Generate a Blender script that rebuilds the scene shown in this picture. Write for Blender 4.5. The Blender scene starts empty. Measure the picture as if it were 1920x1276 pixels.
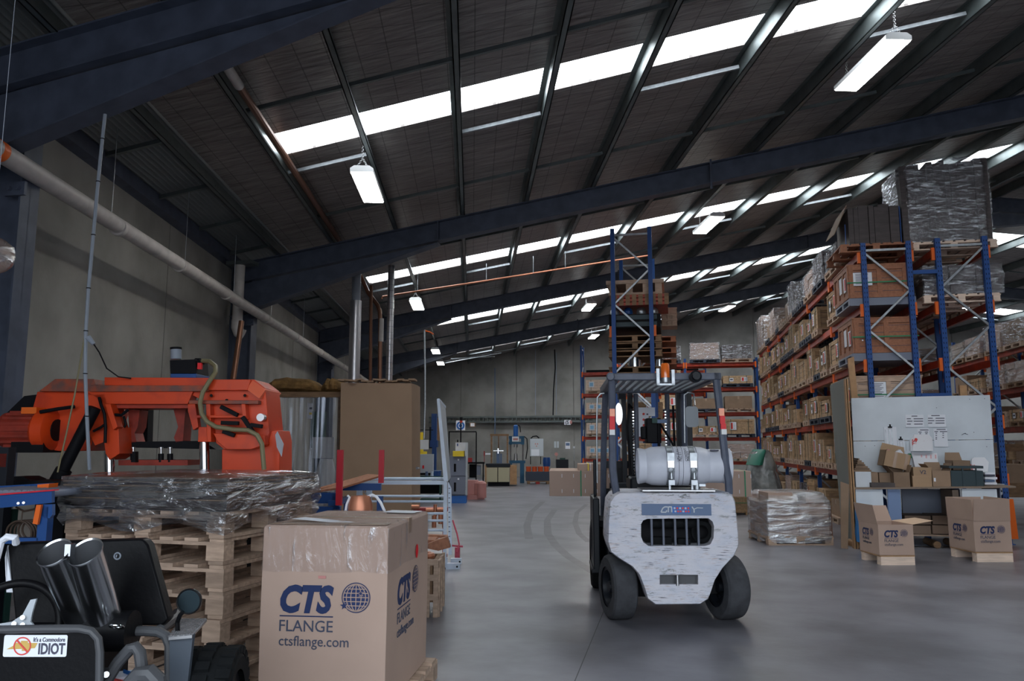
import bpy, bmesh, random
from math import *
from mathutils import Vector, Matrix
sc = bpy.context.scene
C = sc.collection
R = radians
# ---------------------------------------------------------------- camera
F = 1464.0; TILT = R(7.7); YAW = R(11.5); EYE = 1.43
cd = bpy.data.cameras.new('camera'); cam = bpy.data.objects.new('camera', cd); C.objects.link(cam)
cam.location = (0, 0, EYE); cam.rotation_euler = (R(90) + TILT, 0, YAW)
cd.sensor_width = 36; cd.lens = F / 1920 * 36; cd.clip_end = 200; cd.clip_start = 0.05
sc.camera = cam
# ---------------------------------------------------------------- world: daylight entering by the open roller door behind the viewpoint
w = bpy.data.worlds.new('sky'); sc.world = w; w.use_nodes = True
wn = w.node_tree.nodes; wl = w.node_tree.links
bg = wn['Background']
tc = wn.new('ShaderNodeTexCoord'); sp = wn.new('ShaderNodeSeparateXYZ'); cr = wn.new('ShaderNodeValToRGB')
wl.new(tc.outputs['Generated'], sp.inputs[0]); wl.new(sp.outputs['Z'], cr.inputs[0]); wl.new(cr.outputs[0], bg.inputs[0])
cr.color_ramp.elements[0].position = 0.0; cr.color_ramp.elements[0].color = (.42, .43, .45, 1)
cr.color_ramp.elements[1].position = 0.25; cr.color_ramp.elements[1].color = (.80, .90, 1.0, 1)
bg.inputs[1].default_value = 5.5
SKY_E = 9.0; LAMP_E = 38.0
sc.view_settings.view_transform = 'Standard'; sc.view_settings.look = 'None'
sc.view_settings.exposure = 0.0; sc.view_settings.gamma = 1.0; sc.view_settings.use_curve_mapping = False
try:
    sc.cycles.max_bounces = 8; sc.cycles.sample_clamp_indirect = 4; sc.cycles.transparent_max_bounces = 16
except Exception: pass

# ---------------------------------------------------------------- geometry helpers
class G:
    def __init__(s): s.b = bmesh.new()
    def vs(s, pts): return [s.b.verts.new(p) for p in pts]
    def face(s, v, m=0, sm=False):
        try: f = s.b.faces.new(v)
        except ValueError: return
        f.material_index = m; f.smooth = sm; return f
    def quad(s, pts, m=0): return s.face(s.vs(pts), m)
    def box(s, c, d, m=0, rz=0, M=None):
        x, y, z = d[0]/2, d[1]/2, d[2]/2
        mt = Matrix.Translation(c) @ (M if M is not None else Matrix.Rotation(rz, 4, 'Z'))
        v = s.vs([mt @ Vector(p) for p in ((-x,-y,-z),(x,-y,-z),(x,y,-z),(-x,y,-z),(-x,-y,z),(x,-y,z),(x,y,z),(-x,y,z))])
        for f in ((0,3,2,1),(4,5,6,7),(0,1,5,4),(1,2,6,5),(2,3,7,6),(3,0,4,7)): s.face([v[i] for i in f], m)
        return s
    def bb(s, x0, x1, y0, y1, z0, z1, m=0):
        return s.box(((x0+x1)/2,(y0+y1)/2,(z0+z1)/2), (abs(x1-x0),abs(y1-y0),abs(z1-z0)), m)
    def bar(s, p, q, w, h, m=0, up=(0,0,1)):
        p = Vector(p); q = Vector(q); d = (q-p); L = d.length; d.normalize()
        a = d.cross(Vector(up))
        if a.length < 1e-4: a = d.cross(Vector((0,1,0)))
        a.normalize(); b = a.cross(d)
        M = Matrix((a, d, b)).transposed().to_4x4()
        return s.box((p+q)/2, (w, L, h), m, M=M)
    def rings(s, rs, m=0, closed=False, cap=True, sm=True):
        vr = [s.vs(r) for r in rs]; n = len(vr[0])
        k = len(vr)
        for i in range(k if closed else k-1):
            a = vr[i]; b = vr[(i+1) % k]
            for j in range(n): s.face([a[j], a[(j+1)%n], b[(j+1)%n], b[j]], m, sm)
        if cap and not closed:
            s.face(list(reversed(vr[0])), m); s.face(vr[-1], m)
        return s
    def cyl(s, p, q, r, r2=None, n=16, m=0, cap=True, prof=None):
        p = Vector(p); q = Vector(q); d = q-p
        r2 = r if r2 is None else r2
        z = d.normalized(); a = z.orthogonal().normalized(); b = z.cross(a)
        prof = prof or ((0, r), (1, r2))
        rs = [[p + d*t + (a*cos(2*pi*i/n) + b*sin(2*pi*i/n))*max(rr, 1e-4) for i in range(n)] for t, rr in prof]
        return s.rings(rs, m, cap=cap)
    def tube(s, pts, r, n=8, m=0, closed=False):
        P = [Vector(p) for p in pts]; rs = []; prev = None
        for i, p in enumerate(P):
            if closed: t = P[(i+1) % len(P)] - P[i-1]
            else: t = P[min(i+1, len(P)-1)] - P[max(i-1, 0)]
            t.normalize()
            a = t.orthogonal() if prev is None else prev - t*prev.dot(t)
            a.normalize(); prev = a; b = t.cross(a)
            rs.append([p + (a*cos(2*pi*k/n) + b*sin(2*pi*k/n))*r for k in range(n)])
        return s.rings(rs, m, closed=closed)
    def torus(s, c, R_, r, ax=(0,0,1), n=28, k=8, m=0, a0=0, a1=2*pi):
        ax = Vector(ax).normalized(); a = ax.orthogonal().normalized(); b = ax.cross(a); c = Vector(c)
        full = abs(a1-a0-2*pi) < 1e-3
        N = n if full else n+1
        return s.tube([c + (a*cos(a0+(a1-a0)*i/n) + b*sin(a0+(a1-a0)*i/n))*R_ for i in range(N)], r, k, m, closed=full)
    def prism(s, pts, vec, m=0, sm=False):   # polygon (3D points) pushed along vec
        vec = Vector(vec); a = s.vs(pts); b = s.vs([Vector(p)+vec for p in pts]); n = len(pts)
        s.face(list(reversed(a)), m); s.face(b, m)
        for i in range(n): s.face([a[i], a[(i+1)%n], b[(i+1)%n], b[i]], m, sm)
        return s
    def plate(s, outer, holes, vec, m=0):    # polygon with holes pushed along vec
        vec = Vector(vec)
        for back in (0, 1):
            es = []
            for lp in [outer]+holes:
                v = s.vs([Vector(p) + vec*back for p in lp])
                es += [s.b.edges.new((v[i], v[(i+1)%len(v)])) for i in range(len(v))]
            g = bmesh.ops.triangle_fill(s.b, use_beauty=True, edges=es)
            for f in g['geom']:
                if isinstance(f, bmesh.types.BMFace): f.material_index = m
        for lp in [outer]+holes:
            n = len(lp)
            for i in range(n):
                a = Vector(lp[i]); b = Vector(lp[(i+1)%n]); s.quad([a, b, b+vec, a+vec], m)
        return s
    def build(s, name, mats, parent=None, bevel=0, loc=None, rz=0, sub=0, sharp=35, jit=0, seed=1):
        if jit:
            rr = random.Random(seed)
            for v in s.b.verts: v.co += Vector((rr.uniform(-jit,jit), rr.uniform(-jit,jit), rr.uniform(-jit,jit)))
        bmesh.ops.recalc_face_normals(s.b, faces=s.b.faces)
        me = bpy.data.meshes.new(name); s.b.to_mesh(me); s.b.free()
        for mm in (mats if isinstance(mats, (list, tuple)) else [mats]): me.materials.append(M_[mm])
        try: me.set_sharp_from_angle(angle=R(sharp))
        except Exception: pass
        o = bpy.data.objects.new(name, me); C.objects.link(o)
        if parent is not None: o.parent = parent
        if loc is not None: o.location = loc
        o.rotation_euler = (0, 0, rz)
        if bevel:
            b = o.modifiers.new('bevel', 'BEVEL'); b.width = bevel; b.segments = 2; b.limit_method = 'ANGLE'
        if sub:
            b = o.modifiers.new('sub', 'SUBSURF'); b.levels = sub; b.render_levels = sub
        return o
def tag(o, label=None, cat=None, group=None, kind=None):
    if label: o['label'] = label
    if cat: o['category'] = cat
    if group: o['group'] = group
    if kind: o['kind'] = kind
    return o
def thing(name, label, cat, loc=(0,0,0), rz=0, group=None):
    o = bpy.data.objects.new(name, None); C.objects.link(o); o.empty_display_size = .1
    o.location = loc; o.rotation_euler = (0,0,rz)
    return tag(o, label, cat, group)
def struct(o): o['kind'] = 'structure'; return o
def kids(o): return [c for c in bpy.data.objects if c.parent == o]
KIDS = {}
def dup(root, loc, rz, label, group=None):
    if root.name not in KIDS: KIDS[root.name] = [(c, kids(c)) for c in kids(root)]
    r = root.copy(); C.objects.link(r); r.location = loc; r.rotation_euler = (0,0,rz); r['label'] = label
    if group: r['group'] = group
    for c, sub in KIDS[root.name]:
        k = c.copy(); C.objects.link(k); k.parent = r
        for q in sub:
            t = q.copy(); C.objects.link(t); t.parent = k
    return r
def arc(cx, cz, r, a0, a1, n=5, y=0):
    return [(cx + r*cos(R(a0+(a1-a0)*i/n)), y, cz + r*sin(R(a0+(a1-a0)*i/n))) for i in range(n+1)]
def rrect(x0, x1, z0, z1, r, y=0, n=4):
    return arc(x0+r, z0+r, r, 180, 270, n, y)+arc(x1-r, z0+r, r, 270, 360, n, y)+arc(x1-r, z1-r, r, 0, 90, n, y)+arc(x0+r, z1-r, r, 90, 180, n, y)

# the line of sight through a point of the photograph, met at a forward distance: where things really stand
def cfp(px, py, D):
    v = (638-py)/F; b = cos(TILT) - v*sin(TILT)
    return (px-960)/F*D/b, D, EYE + (sin(TILT)+v*cos(TILT))*D/b
def wld(U, D): return (U*cos(YAW) - D*sin(YAW), U*sin(YAW) + D*cos(YAW))
def K(px, py, D):
    U, _, z = cfp(px, py, D); x, y = wld(U, D); return Vector((x, y, z))
def FL(px, py, z=0):  # point on the level z
    v = (638-py)/F; b = cos(TILT) - v*sin(TILT); c = sin(TILT)+v*cos(TILT)
    D = (z-EYE)*b/c; return K(px, py, D), D
def DF(py):  # forward distance at which the floor shows at this height of the photograph
    v = (638-py)/F; return -EYE*(cos(TILT)-v*sin(TILT))/(sin(TILT)+v*cos(TILT))
class CF:   # a frame square to the line of view, for things that stand that way
    def __init__(s, px, D, rot=0):
        s.U0 = cfp(px, 836, D)[0]; s.D0 = D; s.rz = YAW+rot; s.rot = rot
        x, y = wld(s.U0, D); s.loc = (x, y, 0)
    def pt(s, px, py, dy=0):
        # intersect the sight line with the frame's plane at local depth dy
        v = (638-py)/F; b = cos(TILT) - v*sin(TILT); a = (px-960)/F; c = sin(TILT)+v*cos(TILT)
        nx, ny = -sin(s.rot), cos(s.rot)
        t = (nx*s.U0 + ny*s.D0 + dy)/(nx*a + ny*b)
        U = a*t - s.U0; D = b*t - s.D0; ct, st = cos(s.rot), sin(s.rot)
        return Vector((U*ct + D*st, -U*st + D*ct, EYE + c*t))
    def root(s, name, label, cat, group=None): return thing(name, label, cat, s.loc, s.rz, group)
    def rect(s, g, x0, y0, x1, y1, dy, dep, m=0):
        p = s.pt(x0, y0, dy); q = s.pt(x1, y1, dy)
        g.bb(p.x, q.x, dy, dy+dep, q.z, p.z, m); return g

# ---------------------------------------------------------------- materials
M_ = {}
def mat(name, col, rough=.6, metal=0., spec=.4, noise=0, nscale=8, ncol=None, bump=0, bscale=40, stretch=(1,1,1), rnd=0, emit=0, coat=0, detail=4, thr=(.35,.65), aniso=0, coord='Object'):
    m = bpy.data.materials.new(name); m.use_nodes = True; M_[name] = m
    n = m.node_tree.nodes; l = m.node_tree.links; p = n['Principled BSDF']
    p.inputs['Base Color'].default_value = (*col, 1); p.inputs['Roughness'].default_value = rough
    p.inputs['Metallic'].default_value = metal; p.inputs['Specular IOR Level'].default_value = spec
    if coat: p.inputs['Coat Weight'].default_value = coat; p.inputs['Coat Roughness'].default_value = .15
    if emit: p.inputs['Emission Color'].default_value = (*col, 1); p.inputs['Emission Strength'].default_value = emit
    out = None
    if noise or bump or rnd:
        t = n.new('ShaderNodeTexCoord'); mp = n.new('ShaderNodeMapping'); l.new(t.outputs[coord], mp.inputs[0])
        mp.inputs['Scale'].default_value = stretch
        oi = n.new('ShaderNodeObjectInfo')
        ad = n.new('ShaderNodeVectorMath'); ad.operation = 'ADD'
        l.new(mp.outputs[0], ad.inputs[0]); l.new(oi.outputs['Random'], ad.inputs[1])
        vec = ad.outputs[0]
        if noise:
            nz = n.new('ShaderNodeTexNoise'); nz.inputs['Scale'].default_value = nscale; nz.inputs['Detail'].default_value = detail
            l.new(vec, nz.inputs[0])
            rp = n.new('ShaderNodeValToRGB'); l.new(nz.outputs[0], rp.inputs[0])
            nc = ncol or tuple(c*(1-noise) for c in col)
            rp.color_ramp.elements[0].position = thr[0]; rp.color_ramp.elements[0].color = (*nc, 1)
            rp.color_ramp.elements[1].position = thr[1]; rp.color_ramp.elements[1].color = (*col, 1)
            out = rp.outputs[0]
        if rnd:
            mr = n.new('ShaderNodeMapRange'); l.new(oi.outputs['Random'], mr.inputs[0])
            mr.inputs[3].default_value = 1-rnd; mr.inputs[4].default_value = 1+rnd*.4
            mx = n.new('ShaderNodeVectorMath'); mx.operation = 'SCALE'
            if out: l.new(out, mx.inputs[0])
            else: mx.inputs[0].default_value = col
            l.new(mr.outputs[0], mx.inputs['Scale']); out = mx.outputs[0]
        if out: l.new(out, p.inputs['Base Color'])
        if bump:
            nb = n.new('ShaderNodeTexNoise'); nb.inputs['Scale'].default_value = bscale; nb.inputs['Detail'].default_value = 3
            l.new(vec, nb.inputs[0]); bp = n.new('ShaderNodeBump'); bp.inputs['Strength'].default_value = bump; bp.inputs['Distance'].default_value = .02
            l.new(nb.outputs[0], bp.inputs['Height']); l.new(bp.outputs[0], p.inputs['Normal'])
    return m
mat('floor_concrete', (.205,.203,.230), .34, spec=.5, noise=.25, nscale=1.5, detail=12, bump=.12, bscale=5, ncol=(.118,.115,.130), thr=(.38,.62))
mat('precast_concrete', (.31,.30,.285), .85, noise=.3, nscale=1.1, detail=9, bump=.15, bscale=25, ncol=(.19,.185,.175), thr=(.32,.68))
mat('steel_blue', (.075,.09,.13), .5, noise=.3, nscale=5)
mat('purlin_grey', (.16,.185,.185), .42, metal=.6, noise=.25, nscale=4)
mat('galv', (.42,.45,.48), .38, metal=.8, noise=.25, nscale=20)
mat('rack_blue', (.010,.060,.23), .5)
mat('beam_orange', (.42,.038,.015), .45, noise=.35, nscale=6)
mat('saw_orange', (.62,.052,.006), .42, coat=.1, noise=.5, nscale=3.5, detail=8, ncol=(.36,.028,.01), thr=(.28,.46))
mat('saw_top', (.13,.06,.05), .5, noise=.4, nscale=12, ncol=(.35,.06,.02))
mat('pine', (.52,.37,.275), .7, noise=.3, nscale=6, stretch=(1,6,6), bump=.15, bscale=30, rnd=.25)
mat('pine_crate', (.54,.36,.21), .7, noise=.3, nscale=5, stretch=(5,1.5,5), rnd=.3)
mat('old_wood', (.27,.16,.09), .75, noise=.35, nscale=5, stretch=(1,5,5), rnd=.3)
mat('red_wood', (.34,.14,.075), .65, noise=.25, nscale=5, stretch=(6,1,6))
mat('fresh_pine', (.80,.62,.50), .6, noise=.2, nscale=5, stretch=(1,8,8))
mat('dark_pallet', (.035,.045,.07), .6, rnd=.3)
mat('cardboard', (.47,.335,.27), .72, spec=.25, noise=.08, nscale=3, rnd=.12)
mat('cardboard_dark', (.28,.19,.13), .75, spec=.25, noise=.15, nscale=5, rnd=.2)
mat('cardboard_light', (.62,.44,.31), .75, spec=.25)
mat('cardboard_grey', (.085,.07,.07), .7, noise=.3, nscale=5, stretch=(1,1,6))
mat('kraft_tape', (.33,.22,.15), .3, spec=.5)
mat('print_blue', (.012,.026,.095), .6)
mat('print_grey', (.05,.06,.10), .6)
mat('print_red', (.62,.06,.05), .6)
mat('paper', (.72,.74,.80), .6)
mat('paper_blue', (.25,.50,.72), .6)
mat('ink', (.06,.06,.09), .6)
mat('white_board', (.62,.67,.73), .45, noise=.12, nscale=2.5, detail=6)
mat('grey_board', (.20,.21,.20), .7)
mat('grey_blue', (.10,.15,.26), .5)
mat('locker_grey', (.17,.19,.25), .5)
mat('blue_paint', (.01,.06,.22), .4, coat=.1)
mat('mid_blue', (.02,.12,.40), .4)
mat('red_paint', (.55,.012,.03), .4)
mat('black', (.006,.006,.008), .55, spec=.12)
mat('black_satin', (.005,.005,.006), .42, spec=.12, bump=.05, bscale=60)
mat('rubber', (.010,.011,.012), .8, spec=.1, noise=.3, nscale=20)
mat('tyre_grey', (.055,.057,.064), .75, spec=.2, noise=.3, nscale=14)
mat('mast_black', (.010,.012,.017), .45, spec=.25)
mat('guard_grey', (.10,.115,.16), .42, noise=.2, nscale=10)
mat('chrome', (.62,.64,.66), .12, metal=1)
mat('steel', (.45,.45,.46), .3, metal=1)
mat('copper', (.48,.19,.11), .38, metal=.5)
mat('copper_pipe', (.17,.08,.05), .4, metal=.6)
mat('duct_galv', (.50,.50,.53), .32, metal=.85)
mat('pvc', (.50,.47,.45), .5, noise=.2, nscale=6, stretch=(1,1,1))
mat('wire_grey', (.25,.28,.33), .5)
mat('white_steel', (.60,.68,.80), .4, noise=.12, nscale=8)
mat('insulation_wool', (.30,.17,.06), .9, bump=.8, bscale=20, noise=.4, nscale=9)
mat('amber', (.80,.16,.02), .15, spec=.6, coat=.5)
mat('tail_red', (.70,.008,.015), .45)
mat('yellow', (.75,.55,.03), .5)
mat('green_strap', (.02,.20,.09), .5)
mat('blue_plastic', (.01,.20,.55), .35, coat=.2)
mat('orange_post', (.75,.13,.01), .5)
mat('plywood_edge', (.42,.24,.12), .6, noise=.2, nscale=10)
mat('bench_top', (.22,.16,.12), .6)
mat('dark_green', (.02,.06,.05), .6)
mat('pink_tube', (.50,.22,.20), .4)
mat('wrap_grey', (.16,.16,.17), .22, spec=.7, coat=.4, bump=.9, bscale=6, noise=.4, nscale=4)
mat('panel_grey', (.46,.50,.54), .4)
mat('gold', (.55,.36,.10), .4)
mat('mirror', (.6,.63,.65), .05, metal=1)
mat('diamond_plate', (.32,.32,.33), .35, metal=.6)
mat('bin_dark', (.025,.045,.055), .5)
mat('cable_brown', (.05,.03,.02), .6)
mat('hose_olive', (.20,.17,.09), .5)
mat('lamp_body', (.75,.75,.75), .4)
def emis(name, col, e):
    m = bpy.data.materials.new(name); m.use_nodes = True; M_[name] = m
    n = m.node_tree.nodes; l = m.node_tree.links; n.clear()
    em = n.new('ShaderNodeEmission'); em.inputs[0].default_value = (*col, 1); em.inputs[1].default_value = e
    o = n.new('ShaderNodeOutputMaterial'); l.new(em.outputs[0], o.inputs[0])
emis('skylight', (.88,.95,1.0), SKY_E); emis('tube_glow', (1,.97,.90), LAMP_E)
# worn off-white paint of the counterweight: sparse horizontal scrapes in patches
m = mat('worn_paint', (.56,.55,.60), .5, bump=.1, bscale=30); n = m.node_tree.nodes; l = m.node_tree.links
t = n.new('ShaderNodeTexCoord')
def nz_(sc_, s_, d_, r_=.6):
    mp = n.new('ShaderNodeMapping'); mp.inputs['Scale'].default_value = sc_; l.new(t.outputs['Object'], mp.inputs[0])
    a = n.new('ShaderNodeTexNoise'); a.inputs['Scale'].default_value = s_; a.inputs['Detail'].default_value = d_; a.inputs['Roughness'].default_value = r_; l.new(mp.outputs[0], a.inputs[0]); return a.outputs[0]
def ramp_(src, lo, hi):
    r_ = n.new('ShaderNodeMapRange'); r_.inputs[1].default_value = lo; r_.inputs[2].default_value = hi; l.new(src, r_.inputs[0]); return r_.outputs[0]
def mul_(a_, b_):
    q = n.new('ShaderNodeMath'); q.operation = 'MULTIPLY'; l.new(a_, q.inputs[0]); l.new(b_, q.inputs[1]); return q.outputs[0]
def mixc(base, col, fac):
    q = n.new('ShaderNodeMix'); q.data_type = 'RGBA'; l.new(fac, q.inputs[0])
    if isinstance(base, tuple): q.inputs[6].default_value = (*base, 1)
    else: l.new(base, q.inputs[6])
    q.inputs[7].default_value = (*col, 1); return q.outputs[2]
c1 = mixc((.57,.56,.61), (.46,.49,.58), ramp_(nz_((1.5,1,4), 3, 6), .45, .7))
c1 = mixc(c1, (.42,.33,.31), mul_(ramp_(nz_((5,1,40), 2.2, 6, .7), .54, .63), ramp_(nz_((1,1,2.5), 4, 3), .42, .58)))
c1 = mixc(c1, (.05,.06,.08), mul_(ramp_(nz_((3.5,1,60), 2.0, 5, .65), .565, .62), ramp_(nz_((1.2,1,3), 3.1, 3), .47, .58)))
c1 = mixc(c1, (.13,.14,.13), mul_(ramp_(nz_((2.5,1,9), 2.7, 8, .8), .53, .58), ramp_(nz_((.9,1,3.4), 2.4, 2), .50, .62)))
l.new(c1, n['Principled BSDF'].inputs['Base Color'])
# foil-faced roof blanket: dull brown sheen, fine creases, square mesh wires
m = mat('foil_blanket', (.20,.165,.15), .34, metal=.4); n = m.node_tree.nodes; l = m.node_tree.links; p = n['Principled BSDF']
t = n.new('ShaderNodeTexCoord'); mp = n.new('ShaderNodeMapping'); mp.inputs['Scale'].default_value = (.8,11,1); l.new(t.outputs['Object'], mp.inputs[0])
a = n.new('ShaderNodeTexNoise'); a.inputs['Scale'].default_value = 2.2; a.inputs['Detail'].default_value = 7; a.inputs['Roughness'].default_value = .65; l.new(mp.outputs[0], a.inputs[0])
rp = n.new('ShaderNodeValToRGB'); l.new(a.outputs[0], rp.inputs[0]); e = rp.color_ramp.elements
e[0].position = .28; e[0].color = (.13,.11,.105,1); e[1].position = .72; e[1].color = (.46,.42,.40,1)
mp2 = n.new('ShaderNodeMapping'); mp2.inputs['Rotation'].default_value = (0,0,-R(14.4)); l.new(t.outputs['Object'], mp2.inputs[0])
bk = n.new('ShaderNodeTexBrick'); bk.offset = 0; bk.inputs['Scale'].default_value = 1; bk.inputs['Mortar Size'].default_value = .006
bk.inputs['Brick Width'].default_value = .3; bk.inputs['Row Height'].default_value = .3; l.new(mp2.outputs[0], bk.inputs[0])
bk.inputs['Color1'].default_value = (1,1,1,1); bk.inputs['Color2'].default_value = (1,1,1,1); bk.inputs['Mortar'].default_value = (.45,.45,.45,1)
mx = n.new('ShaderNodeMix'); mx.data_type = 'RGBA'; mx.blend_type = 'MULTIPLY'; mx.inputs[0].default_value = 1
l.new(rp.outputs[0], mx.inputs[6]); l.new(bk.outputs[0], mx.inputs[7]); l.new(mx.outputs[2], p.inputs['Base Color'])
bp = n.new('ShaderNodeBump'); bp.inputs['Strength'].default_value = .9; bp.inputs['Distance'].default_value = .05
l.new(a.outputs[0], bp.inputs['Height']); l.new(bp.outputs[0], p.inputs['Normal'])
# stretch film: clear skin with bright creases
def film(name, base=.16, col=(.8,.82,.86), scale=(3,3,14), str_=1.0, rough=.12, thr=(.50,.62)):
    m = bpy.data.materials.new(name); m.use_nodes = True; M_[name] = m
    n = m.node_tree.nodes; l = m.node_tree.links; n.clear()
    t = n.new('ShaderNodeTexCoord'); mp = n.new('ShaderNodeMapping'); mp.inputs['Scale'].default_value = scale; l.new(t.outputs['Object'], mp.inputs[0])
    a = n.new('ShaderNodeTexNoise'); a.inputs['Scale'].default_value = 1.6; a.inputs['Detail'].default_value = 6; a.inputs['Distortion'].default_value = .6; l.new(mp.outputs[0], a.inputs[0])
    bp = n.new('ShaderNodeBump'); bp.inputs['Strength'].default_value = str_; bp.inputs['Distance'].default_value = .05; l.new(a.outputs[0], bp.inputs['Height'])
    gl = n.new('ShaderNodeBsdfGlossy'); gl.inputs[0].default_value = (*col, 1); gl.inputs[1].default_value = rough; l.new(bp.outputs[0], gl.inputs['Normal'])
    tr = n.new('ShaderNodeBsdfTransparent'); tr.inputs[0].default_value = (.94,.94,.95,1)
    rp = n.new('ShaderNodeMapRange'); rp.inputs[1].default_value = thr[0]; rp.inputs[2].default_value = thr[1]; rp.inputs[3].default_value = base; rp.inputs[4].default_value = min(.85, base+.45); l.new(a.outputs[0], rp.inputs[0])
    mx = n.new('ShaderNodeMixShader'); l.new(rp.outputs[0], mx.inputs[0]); l.new(tr.outputs[0], mx.inputs[1]); l.new(gl.outputs[0], mx.inputs[2])
    o = n.new('ShaderNodeOutputMaterial'); l.new(mx.outputs[0], o.inputs[0])
film('film', .14); film('film_bright', .20, (.95,.97,1), (2.5,2.5,9), 1.2, .18, (.42,.55)); film('film_thin', .05, scale=(11,11,2.2), thr=(.60,.70))
film('strip_pvc', .05, (.5,.55,.65), (9,9,.4), .3, .3, (.5,.75)); film('mirror_glass', .2, (.7,.75,.8), (1,1,1), .1, .05)
mat('saw_pale', (.80,.16,.08), .4); mat('saw_dark', (.30,.03,.015), .5, noise=.4, nscale=8); mat('chrome_dark', (.62,.64,.66), .2, metal=1)
mat('frame_grey', (.06,.062,.068), .5); mat('grey_dark_panel', (.05,.062,.08), .55); mat('mirror_dark', (.02,.03,.035), .2, metal=1)
mat('bag_white', (.42,.44,.47), .4, bump=.5, bscale=6); mat('cardboard_dim', (.33,.225,.155), .8, spec=.2, noise=.06, nscale=3)
mat('pink_red', (.45,.06,.10), .5); mat('red_dull', (.30,.02,.02), .5); mat('panel_white', (.62,.64,.72), .42, noise=.12, nscale=6)
mat('bag_clear', (.30,.33,.34), .25, spec=.6, coat=.4, bump=1.0, bscale=5, noise=.5, nscale=5)
mat('cream', (.42,.38,.26), .6); mat('press_blue', (.02,.10,.19), .5); mat('orange_tub', (.62,.10,.03), .5); mat('green_cover', (.02,.16,.11), .5)
mat('grey_blue_door', (.15,.22,.38), .5); mat('cardboard_mid', (.36,.24,.15), .75, spec=.25, rnd=.08); mat('white_carton', (.66,.66,.70), .6); mat('pale_pink', (.70,.40,.42), .6)
mat('old_board', (.22,.15,.11), .8, rnd=.2)
film('film_glint', .22, (.92,.96,1), (1.6,1.6,9), 1.1, .26, (.42,.56))
mat('mirror_grey', (.06,.065,.07), .3, metal=1)
mat('eave_sheet', (.20,.22,.22), .45, metal=.3)
mat('floor_joint', (.07,.07,.072), .5); mat('floor_mark', (.135,.13,.138), .36, noise=.3, nscale=4)
# ================================================================ THE BUILDING
A14 = R(14.4); c14 = cos(A14); s14 = sin(A14); SK = tan(A14); RIDGE = 12.95; PITCH = .16
def zr(L, dz=0):   # underside of the purlins
    return 4.71 + PITCH*((L if L <= RIDGE else 2*RIDGE-L) + 4.5) + dz
def rp_(L, Y, dz=0): return Vector((L/c14 - SK*Y, Y, zr(L, dz)))
def onroof(px, py, dz=0):
    v = (638-py)/F; b = cos(TILT)-v*sin(TILT); a = (px-960)/F; c = sin(TILT)+v*cos(TILT)
    rx = a*cos(YAW)-b*sin(YAW); ry = a*sin(YAW)+b*cos(YAW)
    k = 4.71+PITCH*4.5+dz
    t = (k-EYE)/(c-PITCH*(c14*rx+s14*ry))
    x, y = rx*t, ry*t
    return c14*x+s14*y, y
Y0, Y1, XR = -1.8, 36.7, 19.0
FR = [5.35, 12.8, 20.7, 28.6]
g = G(); g.bb(-16, XR+.3, Y0-.3, Y1+.3, -.2, 0); struct(g.build('floor', 'floor_concrete'))
g = G(); g.bb(-24, XR+10, -30, Y0-.3, -.25, -.02); struct(g.build('floor_apron', 'floor_concrete'))
# left wall in precast panels, leaning with the skewed boundary
g = G()
yy = Y0; pan = 3.95
while yy < Y1+.5:
    y2 = min(yy+pan-.03, Y1+1)
    p = [Vector((-4.5/c14-SK*yy, yy, 0)), Vector((-4.5/c14-SK*y2, y2, 0))]
    n_ = Vector((-c14, -s14, 0))*.18
    for (a_, b_, off) in ((p[0], p[1], 0),):
        v = [a_, b_, b_+Vector((0,0,5.15)), a_+Vector((0,0,5.15))]; g.prism(v, n_)
    yy += pan
g.prism([Vector((-4.62/c14-SK*Y0, Y0, 0)), Vector((-4.62/c14-SK*(Y1+1), Y1+1, 0)), Vector((-4.62/c14-SK*(Y1+1), Y1+1, 5.1)), Vector((-4.62/c14-SK*Y0, Y0, 5.1))], Vector((-c14,-s14,0))*.15)
struct(g.build('wall_left', 'precast_concrete'))
# back wall in vertical panels
g = G(); xs = [-15.5]
while xs[-1] < XR: xs.append(xs[-1]+2.75)
def roofz_at(x, y, dz=.2): return zr(c14*x+s14*y, dz)
xr_ = (RIDGE - s14*Y1)/c14
for i in range(len(xs)-1):
    a, b = xs[i]+.012, min(xs[i+1], XR)-.012
    pts = [(a,Y1,0),(b,Y1,0),(b,Y1,roofz_at(b,Y1))]
    if a < xr_ < b: pts.append((xr_,Y1,roofz_at(xr_,Y1)))
    pts.append((a,Y1,roofz_at(a,Y1))); g.prism(pts, (0,.2,0))
g.prism([(-15.5,Y1+.05,0),(XR,Y1+.05,0),(XR,Y1+.05,roofz_at(XR,Y1)),(xr_,Y1+.05,roofz_at(xr_,Y1)),(-15.5,Y1+.05,roofz_at(-15.5,Y1))], (0,.2,0))
struct(g.build('wall_back', 'precast_concrete'))
g = G(); g.bb(XR, XR+.2, Y0, Y1+.3, 0, 7.6); struct(g.build('wall_right', 'precast_concrete'))
# front wall with the big open roller door behind the viewpoint
g = G()
DX0, DX1, DZ = -3.9, 7.5, 4.6
g.bb(-5.5, DX0, Y0-.2, Y0, 0, 7); g.bb(DX1, XR+.2, Y0-.2, Y0, 0, 7.6); g.bb(DX0, DX1, Y0-.2, Y0, DZ, 7.2)
struct(g.build('wall_front', 'precast_concrete'))
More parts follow.
